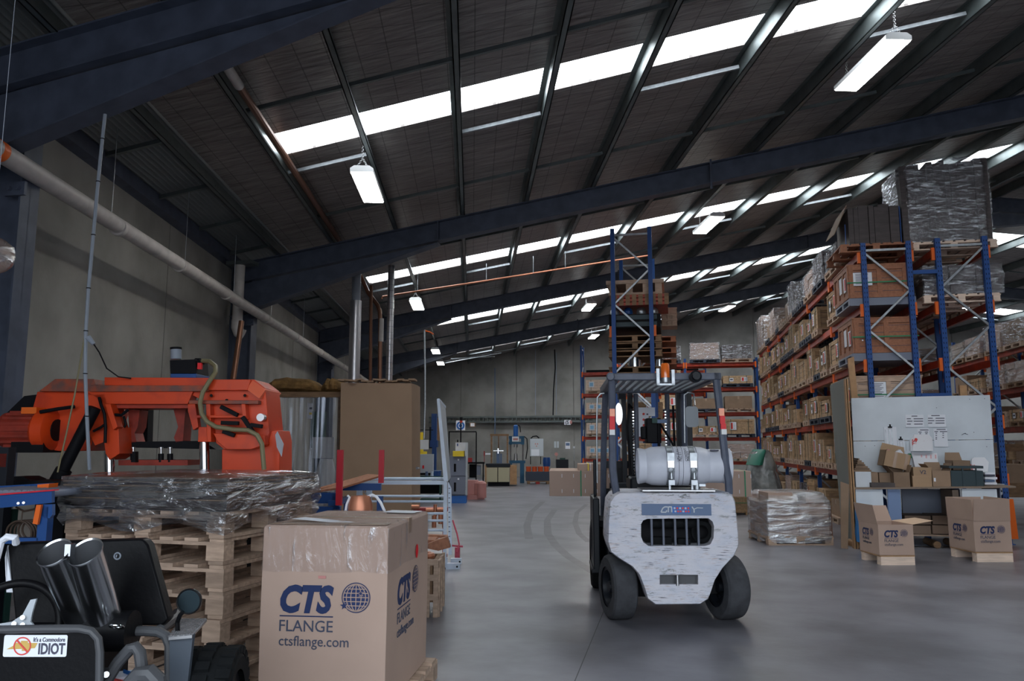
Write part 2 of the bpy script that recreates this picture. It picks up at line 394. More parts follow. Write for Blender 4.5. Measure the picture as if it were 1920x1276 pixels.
# roof blanket with slots for the translucent sheets
SL = [(8.42,9.07),(16.42,17.12),(23.8,24.9),(32.2,33.2)]; SL0 = [-2.55,-2.45,-1.2,-1.2]
LMAX = 24.5
def strip(g, L0, L1, ya, yb, dz, m=0, th=.03):
    for (a, b) in ((L0, min(L1, RIDGE)), (max(L0, RIDGE), L1)):
        if b <= a: continue
        q = [rp_(a,ya,dz), rp_(b,ya,dz), rp_(b,yb,dz), rp_(a,yb,dz)]; g.prism(q, (0,0,th), m)
g = G(); edge = [Y0-.3]
for i, (a, b) in enumerate(SL):
    strip(g, -3.5, LMAX, edge[-1], a, .2); strip(g, -3.5, SL0[i], a, b, .2); edge.append(b)
strip(g, -3.5, LMAX, edge[-1], Y1+.3, .2)
struct(g.build('ceiling', 'foil_blanket'))
for i, (a, b) in enumerate(SL):
    g = G(); strip(g, SL0[i], LMAX, a, b, .24, th=.01); struct(g.build('window_%d' % (i+1), 'skylight'))
# bare corrugated strip above the gutter line
g = G(); n = 144; rows = []
for k in range(n+1):
    L = -4.75 + 1.3*k/n; rows.append((L, .20 + .026*cos(2*pi*k/8)))
v0 = [g.b.verts.new(rp_(L, Y0, d)) for L, d in rows]; v1 = [g.b.verts.new(rp_(L, Y1, d)) for L, d in rows]
for k in range(n): g.face([v0[k], v0[k+1], v1[k+1], v1[k]], 0, True)
struct(g.build('ceiling_eave', 'eave_sheet', sharp=80))
g = G(); strip(g, -4.95, -3.3, Y0-.3, Y1+.3, .29, th=.05); struct(g.build('ceiling_cover', 'black'))
# purlins
TR = [0]
def trim(g, m, **k):
    TR[0] += 1; return struct(g.build('trim_%d' % TR[0], m, **k))
PL = [-3.55, -2.55, -1.4, -.22, .87, 1.97, 3.26, 4.53, 5.75, 7.0, 8.2, 9.45, 10.7, 11.9, 12.85, 14.2, 15.5, 16.8, 18.1, 19.4, 20.7, 22]
for L in PL:
    g = G(); a = rp_(L, Y0); b = rp_(L, Y1)
    up = Vector((0,0,.2)); wv = Vector((c14, s14, 0))
    def face_bar(off, wdt, z0, z1):
        q = [a+wv*off+Vector((0,0,z0)), a+wv*(off+wdt)+Vector((0,0,z0)), a+wv*(off+wdt)+Vector((0,0,z1)), a+wv*off+Vector((0,0,z1))]
        g.prism(q, b-a)
    face_bar(-.008, .012, 0, .2); face_bar(-.008, .075, 0, .008); face_bar(.055, .012, 0, .03); face_bar(-.07, .07, .19, .2)
    trim(g, 'purlin_grey')
# bridging between purlins
for Yb, hi in ((7.5,0),(9.42,1),(11.4,0),(14.6,0),(17.5,1),(19.0,0),(22.6,0),(25.3,1),(27.0,0),(30.6,0),(33.6,1)):
    g = G()
    for i in range(1, len(PL)-1):
        if hi and i % 2 == 0: continue
        g.bar(rp_(PL[i]+.02, Yb, .09), rp_(PL[i+1]-.02, Yb, .09), .035, .045)
    trim(g, 'galv' if hi else 'purlin_grey')
g = G()
for i in range(14):
    Yb = 6.2+1.55*i; g.bar(rp_(-4.5,Yb,.12), rp_(-3.55,Yb,.12), .05,.05)
trim(g, 'purlin_grey')
g = G(); g.prism([rp_(-4.5,Y0,-.02), rp_(-4.36,Y0,-.02), rp_(-4.36,Y0,.16), rp_(-4.5,Y0,.16)], rp_(-4.5,Y1,-.02)-rp_(-4.5,Y0,-.02)); trim(g, 'steel_blue')
# rafters: I sections with a haunch at the knee, and their columns
for k, Yk in enumerate(FR):
    g = G(); dp = .36
    def seg(L0, L1, d0, d1, fw=.2):
        a, b = rp_(L0, Yk), rp_(L1, Yk)
        A, B = a-Vector((0,0,d0)), b-Vector((0,0,d1))
        g.prism([a+Vector((0,-.006,0)), b+Vector((0,-.006,0)), B+Vector((0,-.006,0)), A+Vector((0,-.006,0))], (0,.012,0))
        for (p, q, t) in ((a, b, .016), (A, B, -.016)):
            g.prism([p+Vector((0,-fw/2,0)), q+Vector((0,-fw/2,0)), q+Vector((0,-fw/2,-t)), p+Vector((0,-fw/2,-t))], (0,fw,0))
    seg(-4.4, RIDGE, dp, dp); seg(RIDGE, LMAX, dp, dp)
    for (L0, L1, d0, d1) in ((-4.4, -.6, .95, dp+.03), (RIDGE-1.6, RIDGE, dp+.03, dp+.35), (RIDGE, RIDGE+1.6, dp+.35, dp+.03)):
        a, b = rp_(L0, Yk, -dp-.017), rp_(L1, Yk, -dp-.017); A, B = rp_(L0, Yk, -d0), rp_(L1, Yk, -d1)
        g.prism([a+Vector((0,-.009,0)), b+Vector((0,-.009,0)), B+Vector((0,-.009,0)), A+Vector((0,-.009,0))], (0,.018,0))
        g.prism([A+Vector((0,-.1,0)), B+Vector((0,-.1,0)), B+Vector((0,-.1,-.016)), A+Vector((0,-.1,-.016))], (0,.2,0))
    for L in (-.6, 3.9, 8.6):      # stiffeners and splice plates
        p = rp_(L, Yk); g.box(p-Vector((0,0,.18)), (.02,.2,.36 if L != 3.9 else .44))
    p = rp_(3.9, Yk, -.02); g.box(p-Vector((0,.1,.20)), (.03,.04,.50))
    trim(g, 'steel_blue')
    g = G(); p = rp_(-4.45, Yk); x = p.x; Yk = Yk + (.36 if k == 0 else .1)
    g.bb(x, x+.02, Yk-.1, Yk+.1, 0, p.z); g.bb(x+.42, x+.44, Yk-.1, Yk+.1, 0, p.z); g.bb(x, x+.44, Yk-.006, Yk+.006, 0, p.z)
    g.bb(x+.30, x+.50, Yk-.13, Yk-.10, p.z-1.12, p.z-1.0)
    for b_ in (.36,.45): g.cyl((x+b_, Yk-.16, p.z-1.06), (x+b_, Yk-.12, p.z-1.06), .02, n=6)
    trim(g, 'steel_blue')
# no shadow band is painted across the left wall panels
# ---------------------------------------------------------------- services on the left wall and roof
def lat(L, Y, z): return Vector((L/c14 - SK*Y, Y, z))
PZ = 3.80
t = thing('drain_pipe', 'long grey-white plastic drain pipe slung along the left concrete wall', 'pipe')
g = G(); g.cyl(lat(-3.88, 4.6, PZ+.02), lat(-3.88, 30, PZ-.02), .085, n=20); g.build('pipe', 'pvc', t)
for i, Yc in enumerate((7.25, 9.0, 10.9, 13.2, 15.6, 18.4, 21.5, 25.2)):
    g = G(); g.cyl(lat(-3.88, Yc, PZ), lat(-3.88, Yc+.06, PZ), .094, n=20); g.build('coupling', 'pvc', t)
g = G(); g.cyl(lat(-3.88, 5.10, PZ+.02), lat(-3.88, 5.18, PZ+.02), .088, n=20); g.build('orange_band', 'orange_post', t)['label'] = 'bright orange band near the left edge'
for Yc in (7.1, 9.2, 11.3, 13.6, 16.4):
    g = G(); g.cyl(lat(-3.88, Yc, PZ+.08), lat(-3.88, Yc, zr(-3.88)+.05), .004, n=5); g.build('hanger_wire', 'galv', t)
t = thing('downpipe', 'short vertical white downpipe beside the second steel column of the left wall', 'pipe', lat(-4.13, 12.3, 0))
g = G(); g.cyl((0,0,3.62), (0,0,4.66), .09, n=20); g.build('pipe', 'pvc', t)
g = G(); g.tube([(0,0,3.62),(0,.0,3.5),(.03,.02,3.40),(.10,.05,3.36)], .10, 14); g.build('elbow', 'pvc', t)
g = G(); g.bb(-.2,.3,-.12,.12,4.60,4.66); g.build('flange_plate', 'purlin_grey', t)
# orange-brown flue pipe leaning against the wall by column two
g = G(); g.cyl(K(437,712,12.4), K(453,602,12.6), .045, n=12)
tag(g.build('leaning_pipe', 'copper_pipe'), 'copper-coloured pipe leaning upright against the left wall before the second column', 'pipe')
# gas pipe below the purlin
t = thing('gas_pipe', 'brown steel pipe running under a roof purlin and dropping behind the cardboard tower', 'pipe')
pl = [rp_(-2.42, 5.3, .06), rp_(-2.42, 16.2, .06)]
e1 = K(712, 583, 16.3); e0 = K(690, 548, 16.3)
g = G(); g.tube([pl[0], rp_(-2.42,10,.06), rp_(-2.42,15.0,.06), e0, K(708,572,16.3), e1, K(713,600,16.3), K(712,730,16.3)], .045, 10); g.build('pipe', 'copper_pipe', t)
for a, b in ((6.0,6.9),(13.0,14.0)):
    g = G(); g.cyl(rp_(-2.42,a,.06), rp_(-2.42,b,.06), .052, n=12); g.build('sleeve', 'pvc', t)
g = G(); g.cyl(K(715,597,16.3), K(714,640,16.3), .055, n=12); g.build('sleeve', 'pvc', t)
g = G(); g.cyl(K(696,535,16.1), K(694,720,16.1), .035, n=10)
tag(g.build('riser_pipe', 'copper_pipe'), 'thin brown vertical pipe between the wide silver duct and the bent gas pipe', 'pipe')
t = thing('exhaust_duct', 'wide shiny galvanised exhaust duct rising to the roof above the cardboard tower', 'duct')
g = G(); a = K(663,730,15.6); g.cyl((a.x,a.y,2.2), (a.x,a.y,4.35), .115, n=24); g.build('duct', 'duct_galv', t)
g = G(); g.cyl((a.x,a.y,4.3), (a.x,a.y,roofz_at(a.x,a.y,.17)), .09, n=20); g.build('upper_duct', 'wire_grey', t)
t = thing('spiral_duct', 'narrow ribbed galvanised duct right of the bent brown gas pipe', 'duct')
g = G(); a = K(729,730,16.6); g.cyl((a.x,a.y,2.2), (a.x,a.y,roofz_at(a.x,a.y,.17)), .072, n=18); g.build('duct', 'duct_galv', t)
g = G()
for i in range(26): g.torus((a.x,a.y,a.z+.05+.13*i), .073, .005, n=16, k=4)
g.build('seams', 'wire_grey', t)
t = thing('copper_air_line', 'long thin copper pipe crossing the hall under the roof', 'pipe')
g = G(); g.tube([K(716,560,17.2), K(717,556,17.2), K(900,528,17.3), K(1145,489,17.4), K(1222,478,17.4)], .02, 8); g.build('pipe', 'copper', t)
for px, py in ((783,548),(912,527),(1000,512),(1060,503)):
    a = K(px,py,17.3); g = G(); g.cyl(a, (a.x,a.y,roofz_at(a.x,a.y,.05)), .006, n=5); g.build('hanger_wire', 'galv', t)
# hanging conduits
t = thing('hanging_conduit', 'pale grey spiral-bound conduit hanging from the first rafter down to the orange saw', 'conduit')
g = G(); P = [K(197,214,5.9), K(192,260,5.9), K(184,340,5.85), K(175,440,5.8), K(166,540,5.8), K(161,620,5.8), K(160,700,5.8), K(163,780,5.8), K(168,880,5.85)]
g.tube(P, .013, 8); g.build('conduit', 'wire_grey', t)
g = G()
for i in range(1, len(P)-1): g.torus(P[i], .014, .004, n=10, k=4)
g.build('tie_wraps', 'black', t)
t = thing('hanging_lead', 'thin dark lead drooping from a grey plug on the conduit to the orange saw', 'cable')
g = G(); g.tube([K(176,645,5.8), K(186,660,5.85), K(200,690,5.95), K(222,706,6.05), K(246,709,6.1)], .005, 6); g.build('lead', 'black', t)
g = G(); g.cyl(K(165,632,5.8), K(176,645,5.8), .022, .014, n=10); g.build('plug', 'wire_grey', t)
g = G(); g.tube([K(159,630,5.8), K(140,740,5.75), K(125,810,5.7), K(108,885,5.6)], .006, 6)
tag(g.build('air_line', 'hose_olive'), 'straight thin brown line slanting down in front of the orange saw motor', 'cable')
t = thing('drop_pole', 'tall thin grey power pole hanging from the roof right of the cardboard tower', 'pole')
g = G(); g.tube([K(796,618,18.4), K(797,700,18.4), K(797,760,18.4), K(795,822,18.4)], .022, 8); g.build('pole', 'galv', t)
cf = CF(796, 18.3)
for dx, nm in ((-5,0),(3,1)):
    g = G(); cf.rect(g, 796+dx-4, 824, 796+dx+4, 842, 0, .06); o = g.build('socket_box', 'lamp_body', t); o.location = cf.loc; o.rotation_euler[2] = cf.rz
g = G(); g.tube([K(797,620,18.4), K(806,622,18.6), K(812,626,18.8)], .02, 6, ); tag(g.build('orange_hook', 'orange_post', t))
t = thing('ceiling_cable', 'black cable hanging down the far concrete wall', 'cable')
g = G(); g.tube([K(1040,655,36.6), K(1041,690,36.55), K(1038,730,36.55), K(1037,778,36.55)], .03, 6); g.build('cable', 'black', t)
for px, py in ((1004,655),(1043,660),(928,690)):
    g = G(); g.cyl(K(px,max(py,655),36.6), K(px,778 if px != 928 else 820,36.6), .022, n=6)
    tag(g.build('wall_conduit', 'wire_grey' if px != 928 else 'grey_blue'), {1004:'thin grey conduit down the far wall, left of the black cable',1043:'thin pale conduit beside the black cable on the far wall',928:'slim blue-grey conduit down the far wall above the wooden frame crate'}[px], 'conduit')
# faint extra bracing rods under the far roof
for i,(a,b,D) in enumerate((((826,682),(940,661),34),((826,678),(1100,629),35),((845,672),(928,668),34.5),((1290,590),(1392,560),33))):
    g = G(); g.cyl(K(*a,D), K(*b,D+.5), .02, n=6); trim(g, 'galv')
# cable tray along the far wall
t = thing('cable_tray', 'long grey cable tray fixed along the far concrete wall', 'cable tray')
g = G(); D = 36.0
for py in (778.5, 789.5):
    a = FL(0,0)[0]; 
z1 = cfp(930,779,36)[2]; z0 = cfp(930,789,36)[2]
g.bb(-11.5,-3.4,Y1-.35,Y1-.3,z1-.06,z1+.03); g.bb(-11.5,-3.4,Y1-.35,Y1-.3,z0-.04,z0+.04); g.build('rail', 'purlin_grey', t)
g = G(); g.bb(-11.5,-3.4,Y1-.22,Y1-.18,z0,z1); g.build('backing', 'grey_board', t)
for i in range(40): g = G(); g.bb(-11.4+i*.2,-11.37+i*.2,Y1-.34,Y1-.2,z0,z1); g.build('rung', 'purlin_grey', t)
# ---------------------------------------------------------------- lamps
def lamp(label, L, Y, drop=.34, rot=0):
    p = rp_(L, Y); z = p.z - drop
    t = thing('fluorescent_light', label, 'light', (p.x, p.y, z), A14+rot, 'fluorescent lights hung on chains')
    w_, ln = .145, .62
    g = G(); g.prism([(-w_,-ln,0),(w_,-ln,0),(w_,-ln,.05),(w_-.05,-ln,.085),(-w_+.05,-ln,.085),(-w_,-ln,.05)], (0,2*ln,0)); g.build('housing', 'lamp_body', t)
    g = G(); g.bb(-w_+.012, w_-.012, -ln+.015, ln-.015, -.012, -.002); g.build('diffuser', 'tube_glow', t)
    for s in (-1, 1):
        g = G(); top = Vector((0, s*ln*.9, drop+.02)); mid = Vector((0, s*ln*.9, .085+(drop-.085)*.45))
        def chain(a, b):
            a = Vector(a); b = Vector(b); n = max(3, int((b-a).length/.022)); d = (b-a)/n
            for i in range(n):
                c_ = a+d*(i+.5); ax = d.normalized().orthogonal(); 
                if i % 2: ax = d.normalized().cross(ax)
                g.torus(c_, d.length*.55, .0032, ax, n=8, k=4)
        chain(mid, top); chain((-.07, s*ln*.9, .085), mid); chain((.07, s*ln*.9, .085), mid)
        g.build('chain', 'steel', t)
    return t
LAMPS = [((690,352),-1,'bright fluorescent light nearest on the left, below the first skylight strip'),
 ((1632,125),4.6,'bright fluorescent light nearest on the right, tilted away near the top of the view'),
 ((782,572),-1.4,'fluorescent light with a chain right of the gas pipe under the second skylight strip'),
 ((1328,422),4.8,'fluorescent light hanging beside the second rafter on the right'),
 ((1104,576),3.8,'small lit fluorescent light just left of the tall blue rack frame, upper of two'),
 ((817,659),-1.4,'far lit light above the blue press, upper of the two at the left'),
 ((826,681),-1.4,'far lit light above the blue press, lower of the two at the left'),
 ((1113,631),4.6,'far lit light left of the tall blue rack frame, lower of two'),
 ((1363,578),10.4,'far lit fluorescent light above the long right-hand rack')]
for (px, py), L, lb in LAMPS:
    # stand under the roof where the sight line passes one drop below the purlins
    L2, Y2 = onroof(px, py, -.34)
    if Y2 > 35.5 or Y2 < 0: Y2 = 34.5; L2 = -3.0
    lamp(lb, L2, Y2)

# expansion joint and old tyre marks on the slab
def on_floor(pts, w_, m_='floor_mark'):
    P_ = [Vector((q.x, q.y, 0)) for q in pts]; g = G(); L_ = []; R_ = []
    for i, q in enumerate(P_):
        d = (P_[min(i+1,len(P_)-1)]-P_[max(i-1,0)]).normalized(); n_ = Vector((-d.y, d.x, 0))*w_/2; L_.append(q+n_); R_.append(q-n_)
    a = g.vs([v+Vector((0,0,.0012)) for v in L_]); b = g.vs([v+Vector((0,0,.0012)) for v in R_])
    for i in range(len(P_)-1): g.face([a[i],a[i+1],b[i+1],b[i]])
    trim(g, m_)
on_floor([FL(1068,1300)[0], FL(1130,1150)[0], FL(1180,1030)[0], FL(1218,935)[0]], .007, 'floor_joint')
on_floor([FL(x_,y_)[0] for x_,y_ in ((1040,955),(1026,975),(1027,1000),(1042,1022),(1064,1042),(1092,1060),(1118,1075))], .13)
on_floor([FL(x_,y_)[0] for x_,y_ in ((1018,940),(996,960),(988,985),(992,1010))], .13)
on_floor([FL(x_,y_)[0] for x_,y_ in ((1100,945),(1082,960),(1078,980),(1086,1000),(1104,1016))], .10)
# ================================================================ RACKS AND THEIR LOADS
def rack(label, group, ax, u, v0, v1, levels, H_, slots=False, beam='beam_orange', zig=1, only=None):
    """ax 'y': runs along y (u) with depth in x (v); ax 'x': the other way round"""
    P = (lambda a, b, z: Vector((b, a, z))) if ax == 'y' else (lambda a, b, z: Vector((a, b, z)))
    o = P(u[0], v0, 0)
    t = thing('pallet_rack', label, 'storage rack', o, 0, group)
    Q = lambda a, b, z: P(a, b, z) - o
    for i, a in enumerate(u):
        for b in (v0, v1):
            s = 1 if b == v0 else -1
            g = G(); g.box(Q(a, b+s*.035, H_/2), (.075,.075,H_))
            g.box(Q(a, b+s*.035, .005), (.13,.13,.01))
            if slots and i == 0:
                z = .15
                while z < H_-.05:
                    for q in (-.018, .018): g.box(Q(a-.039, b+s*.035+q, z), (.008,.004,.028) if ax == 'y' else (.004,.008,.028), 1)
                    z += .075
            g.build('upright_post', ['rack_blue','black'], t)
        g = G(); z = .18; k = 0; st = .62; side = 0 if zig > 0 else 1
        ends = (v0+.05, v1-.05)
        g.bar(Q(a,v0+.03,H_-.12), Q(a,v1-.03,H_-.12), .035,.035)
        z = H_-.16
        while z > .7:
            p = Q(a, ends[side], z); q = Q(a, ends[1-side], z-st); g.bar(p, q, .04, .03); side = 1-side; z -= st
        g.build('cross_brace', 'galv', t)
    for i in range(len(u)-1):
        for lv in (levels if only is None else levels):
            for b, sg in ((v0, -1), (v1, 1)):
                g = G(); a0, a1 = u[i]+.04, u[i+1]-.04
                g.box(Q((a0+a1)/2, b+sg*.01, lv-.055), (.05, a1-a0, .11) if ax == 'y' else (a1-a0, .05, .11))
                for e in (a0, a1): g.box(Q(e, b+sg*.016, lv-.075), (.062,.05,.2) if ax == 'y' else (.05,.062,.2), 1)
                g.build('shelf_beam', [beam, 'orange_post' if beam == 'beam_orange' else beam], t)
    return t
# --- prototypes, front towards local -y, resting on z = 0
PROTO = {}
def place(key, maker, loc, rz, label, group):
    if key not in PROTO:
        t = maker(); t.location = loc; t.rotation_euler = (0,0,rz); t['label'] = label; t['group'] = group
        PROTO[key] = t; return t
    return dup(PROTO[key], loc, rz, label, group)
def mk_pallet(w_=1.0, d=.95, h=.13, m='pine', name='wooden_pallet'):
    def f():
        t = thing(name, '', 'pallet')
        g = G(); n = max(5, int(w_/.15)); bw = w_/n*.78
        for i in range(n): g.box((-w_/2+w_/n*(i+.5), 0, h-.009), (bw, d, .018))
        g.build('top_deck', m, t)
        g = G()
        for y in (-d/2+.05, 0, d/2-.05):
            g.box((0,y,h-.028), (w_,.09,.02))
            for x in (-w_/2+.06, 0, w_/2-.06): g.box((x,y,h/2-.01), (.10,.09,h-.055))
        g.build('bearers', m, t)
        g = G()
        for y in (-d/2+.05, 0, d/2-.05): g.box((0,y,.009), (w_,.09,.018))
        g.build('bottom_boards', m, t)
        return t
    return f
def mk_crate(w_, d, h, m='pine_crate', lab=0, seed=0):
    def f():
        t = thing('wooden_crate', '', 'crate')
        g = G(); g.box((0,0,h/2), (w_-.03, d-.03, h-.01))
        b = .055; e = .02
        for s in (-1, 1):
            y = s*(d/2-.005)
            for x in (-w_/2+b/2, w_/2-b/2): g.box((x,y,h/2), (b,e,h))
            for z in (b/2, h-b/2): g.box((0,y,z), (w_,e*.9,b))
            g.box((0,y,h/2), (b*.9,e*.85,h))
            x = s*(w_/2-.005)
            for yy in (-d/2+b/2, 0, d/2-b/2): g.box((x,yy,h/2), (e,b,h))
            for z in (b/2, h-b/2): g.box((x,0,z), (e*.9,d,b))
        g.box((0,0,h), (w_+.02,d+.02,.02))
        for k in range(1, 4):
            z = h*k/4
            g.box((0,-d/2+.012,z), (w_-.1,.006,.004), 1); g.box((-w_/2+.012,0,z), (.006,d-.1,.004), 1); g.box((w_/2-.012,0,z), (.006,d-.1,.004), 1)
        g.build('box', [m, 'ink'], t)
        if lab:
            g = G(); x = w_*.22*(1 if lab % 2 else -1)
            hh = min(.26, h*.55)
            g.box((x,-d/2-.012,h*.55), (.20,.003,hh)); 
            g.box((x-.045,-d/2-.014,h*.55), (.07,.003,hh*.8), 1)
            if lab > 2: g.box((-x,-d/2-.012,h*.5), (.13,.003,hh*.8)); g.box((-x,-d/2-.014,h*.52), (.09,.003,hh*.3), 2)
            for k in range(4): g.box((x+.035,-d/2-.014,h*.55-hh*.3+k*hh*.18), (.05,.002,.008), 2)
            g.build('paper_label', ['paper','print_red','ink'], t)
        g = G()
        for x in (-w_*.3, w_*.3): g.bb(x-.008,x+.008,-d/2-.017,d/2+.017,h+.008,h+.013); g.bb(x-.008,x+.008,-d/2-.018,-d/2-.014,0,h+.01); g.bb(x-.008,x+.008,d/2+.014,d/2+.018,0,h+.01)
        g.build('strap', 'dark_green', t)
        return t
    return f
def mk_cartons(w_, d, h, nx=2, nz=3, m='cardboard_dark', wrap='film', name='wrapped_carton_load', seed=1, jit=.012):
    def f():
        rr = random.Random(seed); t = thing(name, '', 'wrapped pallet load')
        g = G()
        for i in range(nx):
            for k in range(nz):
                for j in range(2):
                    g.box((-w_/2+w_/nx*(i+.5)+rr.uniform(-1,1)*jit, -d/4+j*d/2+rr.uniform(-1,1)*jit, h/nz*(k+.5)), (w_/nx-.012, d/2-.012, h/nz-.008))
        g.build('cartons', m, t)
        if wrap:
            g = G(); e = .02; N = 5
            rs = []
            for k in range(N+1):
                z = h*k/N; q = e + rr.uniform(-.008,.012)
                ring = []
                for (x, y) in ((-1,-1),(-.33,-1),(.33,-1),(1,-1),(1,-.33),(1,.33),(1,1),(.33,1),(-.33,1),(-1,1),(-1,.33),(-1,-.33)):
                    ring.append((x*(w_/2+q)+rr.uniform(-.008,.008), y*(d/2+q)+rr.uniform(-.008,.008), z+(.01 if k == N else 0)))
                rs.append(ring)
            g.rings(rs, sm=True, cap=False); c_ = rs[-1]; g.face(g.vs(c_)); g.build('stretch_wrap', wrap, t)
        return t
    return f
def mk_box(w_, d, h, m='cardboard', name='cardboard_box', flaps=False, tape=True):
    def f():
        t = thing(name, '', 'box')
        g = G(); g.box((0,0,h/2), (w_,d,h)); g.build('carton', m, t, bevel=.004)
        if tape: g = G(); g.bb(-.03,.03,-d/2-.002,d/2+.002,h+.001,h+.003); g.bb(-.03,.03,-d/2-.003,-d/2-.001,h*.75,h+.002); g.build('tape', 'kraft_tape', t)
        return t
    return f
ORD = ['first','second','third','fourth','fifth','sixth','seventh','eighth','ninth','tenth','eleventh','twelfth','thirteenth','fourteenth','fifteenth','sixteenth','seventeenth','eighteenth','nineteenth','twentieth']
ra = random.Random(7)
def load(kind, x, y, z, rz, where, grp, w_=1.0, pal='pine', maxh=.62, var=0):
    """pallet plus what it carries; returns nothing, each is a thing of its own"""
    pw = round(w_, 2); pd = .95
    pn = {'pine':'pale pine','dark_pallet':'dark blue-black','old_wood':'weathered brown'}[pal]
    place(('pal', pw, pal), mk_pallet(pw, pd, .12, pal), (x,y,z), rz, '%s pallet %s' % (pn, where), 'pallets '+grp)
    z += .121
    if kind == 'crate':
        h = round(maxh*(.50,.72,.95)[var % 3], 2)
        place(('cr', pw, h, var % 4), mk_crate(pw-.06, .9, h, 'pine_crate', var % 4), (x,y,z), rz, '%s crate with papers %s' % (('low','medium','tall')[var % 3], where), 'crates '+grp)
    elif kind == 'wrap':
        h = round(maxh*(.7,.9)[var % 2], 2)
        place(('wr', pw, h, var % 2), mk_cartons(pw-.05, .88, h, 2, 3, ('cardboard_dark','cardboard')[var % 2], 'film', seed=var), (x,y,z), rz, 'film-wrapped cartons %s' % where, 'wrapped loads '+grp)
    elif kind == 'black':
        place(('bk', pw, maxh), mk_cartons(pw-.05, .85, maxh*.75, 3, 2, 'cardboard_grey', 'film', 'wrapped_sheet_stack', seed=3), (x,y,z), rz, 'dark grey wrapped stack %s' % where, 'wrapped loads '+grp)
    elif kind == 'carton':
        h = round(maxh*(.5,.7,.85)[var % 3], 2)
        place(('ct', pw, h), mk_box(pw-.12, .8, h, 'cardboard_dark'), (x,y,z), rz, '%s brown carton %s' % (('low','medium','tall')[var % 3], where), 'cartons '+grp)
    elif kind == 'pallets':
        for k in range(1+var % 3):
            place(('pal', pw, pal), None, (x+.01*k,y,z+.121*k), rz, '%s empty pallet stacked %s' % (ORD[k], where), 'pallets '+grp)
LV = [1.0, 1.87, 2.75, 3.63, 4.49]
LN = ['lowest level','second level','third level','fourth level','top level']
UA = [13.0, 15.42, 17.84, 20.26, 22.68, 25.1, 27.5]
XA = 3.02
rack('long blue and orange pallet rack running down the right side behind the white board', 'pallet racks', 'y', UA, XA, XA+.735, LV, 4.63, True, zig=1)
rack('blue and orange pallet rack back to back with the long right rack, farther side', 'pallet racks', 'y', UA[:5], XA+1.09, XA+1.83, LV, 4.65, True, zig=-1)
g = G(); g.bar((XA+.735,12.97,4.12),(XA+1.09,12.97,4.12),.05,.06); g.bar((XA+.735,12.97,2.2),(XA+1.09,12.97,2.2),.05,.06)
tag(g.build('row_spacer', 'rack_blue'), 'short blue spacer bars joining the two near end frames', 'rack spacer')
WA = 'on the long right rack'
for b in range(6):
    y0, y1 = UA[b]+.06, UA[b+1]-.06
    for li, lv in enumerate(LV):
        if b == 0 and li >= 1:
            xs_ = [y0+.5, y0+1.72]
        else:
            n = 3 if ra.random() < .6 else 2
            xs_ = [y0+(y1-y0)*(i+.5)/n for i in range(n)]
        wd = round(2.3/len(xs_)-.06, 1); wd = min(wd, 1.05)
        for i, yc in enumerate(xs_):
            where = 'on the long right rack, %s bay, %s, %s load' % (ORD[b], LN[li], ORD[i])
            if b == 0 and i == 0 and li >= 1: continue
            r_ = ra.random()
            if ra.random() < .06: continue
            if li == 4: kind = ('wrap','black','carton','black','pallets')[int(r_*5)]; mh = (.5,.75,1.0,.62,.4)[int(ra.random()*4)]
            else: kind = 'crate' if r_ < .86 else ('wrap' if r_ < .93 else 'carton'); mh = .60
            if b == 5 and li == 4: kind = 'wrap'; mh = 1.1
            load(kind, XA+.36-.02, yc+ra.uniform(-.03,.03), lv, -pi/2, where, WA, wd if wd != 1.1 else 1.05, ('pine','pine','dark_pallet')[int(ra.random()*3)], mh, int(ra.random()*12))
# ground level of the long rack, seen past the white shelter
for i, yc in enumerate((16.05, 17.2, 18.45, 19.6, 20.9, 22.05, 23.3, 24.5, 25.75)):
    load(('carton','crate','crate','black','crate','wrap','crate','crate','carton')[i], XA+.4, yc, .001, -pi/2, 'on the floor under the long right rack, %s from near end' % ORD[i], 'under the long right rack', 1.0, 'pine', .6, i)
# the near bay, whose end faces look at us
def crate_end(x0, x1, z0, z1, y, label, paper, m='red_wood'):
    w_, h, d = x1-x0, z1-z0, 1.05
    t = thing('wooden_crate', label, 'crate', ((x0+x1)/2, y, z0), 0, 'end-on crates in the near bay')
    g = G(); g.bb(-w_/2,w_/2,0,d,0,h)
    for x in (-w_/2+.04, 0.02, w_/2-.04): g.bb(x-.035,x+.035,-.02,0,0,h)
    for z in (.035, h-.035): g.bb(-w_/2,w_/2,-.018,0,z-.035,z+.035)
    for yy in (0.03,.35,.7,d-.03): g.bb(-w_/2-.02,-w_/2,yy-.035,yy+.035,0,h)
    for z in (.035, h-.035): g.bb(-w_/2-.018,-w_/2,0,d,z-.035,z+.035)
    g.bb(-w_/2-.025,w_/2+.02,-.025,d+.02,h,h+.02)
    for k in range(1, 5): g.bb(-w_/2,w_/2,-.003,0,h*k/5-.003,h*k/5+.003,1)
    g.build('box', [m, 'ink'], t)
    g = G(); px_, pz, pw, ph = paper; g.bb(px_-pw/2,px_+pw/2,-.026,-.022,pz-ph/2,pz+ph/2)
    k = 0
    while k*.022 < ph-.05: g.bb(px_-pw*.38,px_+pw*(.3-.12*(k % 3)),-.028,-.026,pz+ph/2-.03-k*.022,pz+ph/2-.022-k*.022,1); k += 1
    g.bb(-w_/2-.024,-w_/2-.021,.42,.60,h*.3,h*.8); g.bb(-w_/2-.024,-w_/2-.021,.12,.28,h*.25,h*.7); g.bb(-w_/2-.027,-w_/2-.024,.13,.2,h*.3,h*.65,2)
    g.build('paper_label', ['paper','ink','print_red'], t)
    g = G(); g.bb(-w_/2-.03,w_/2+.025,-.03,-.026,h*.45,h*.45+.02); g.build('strap', 'green_strap', t)
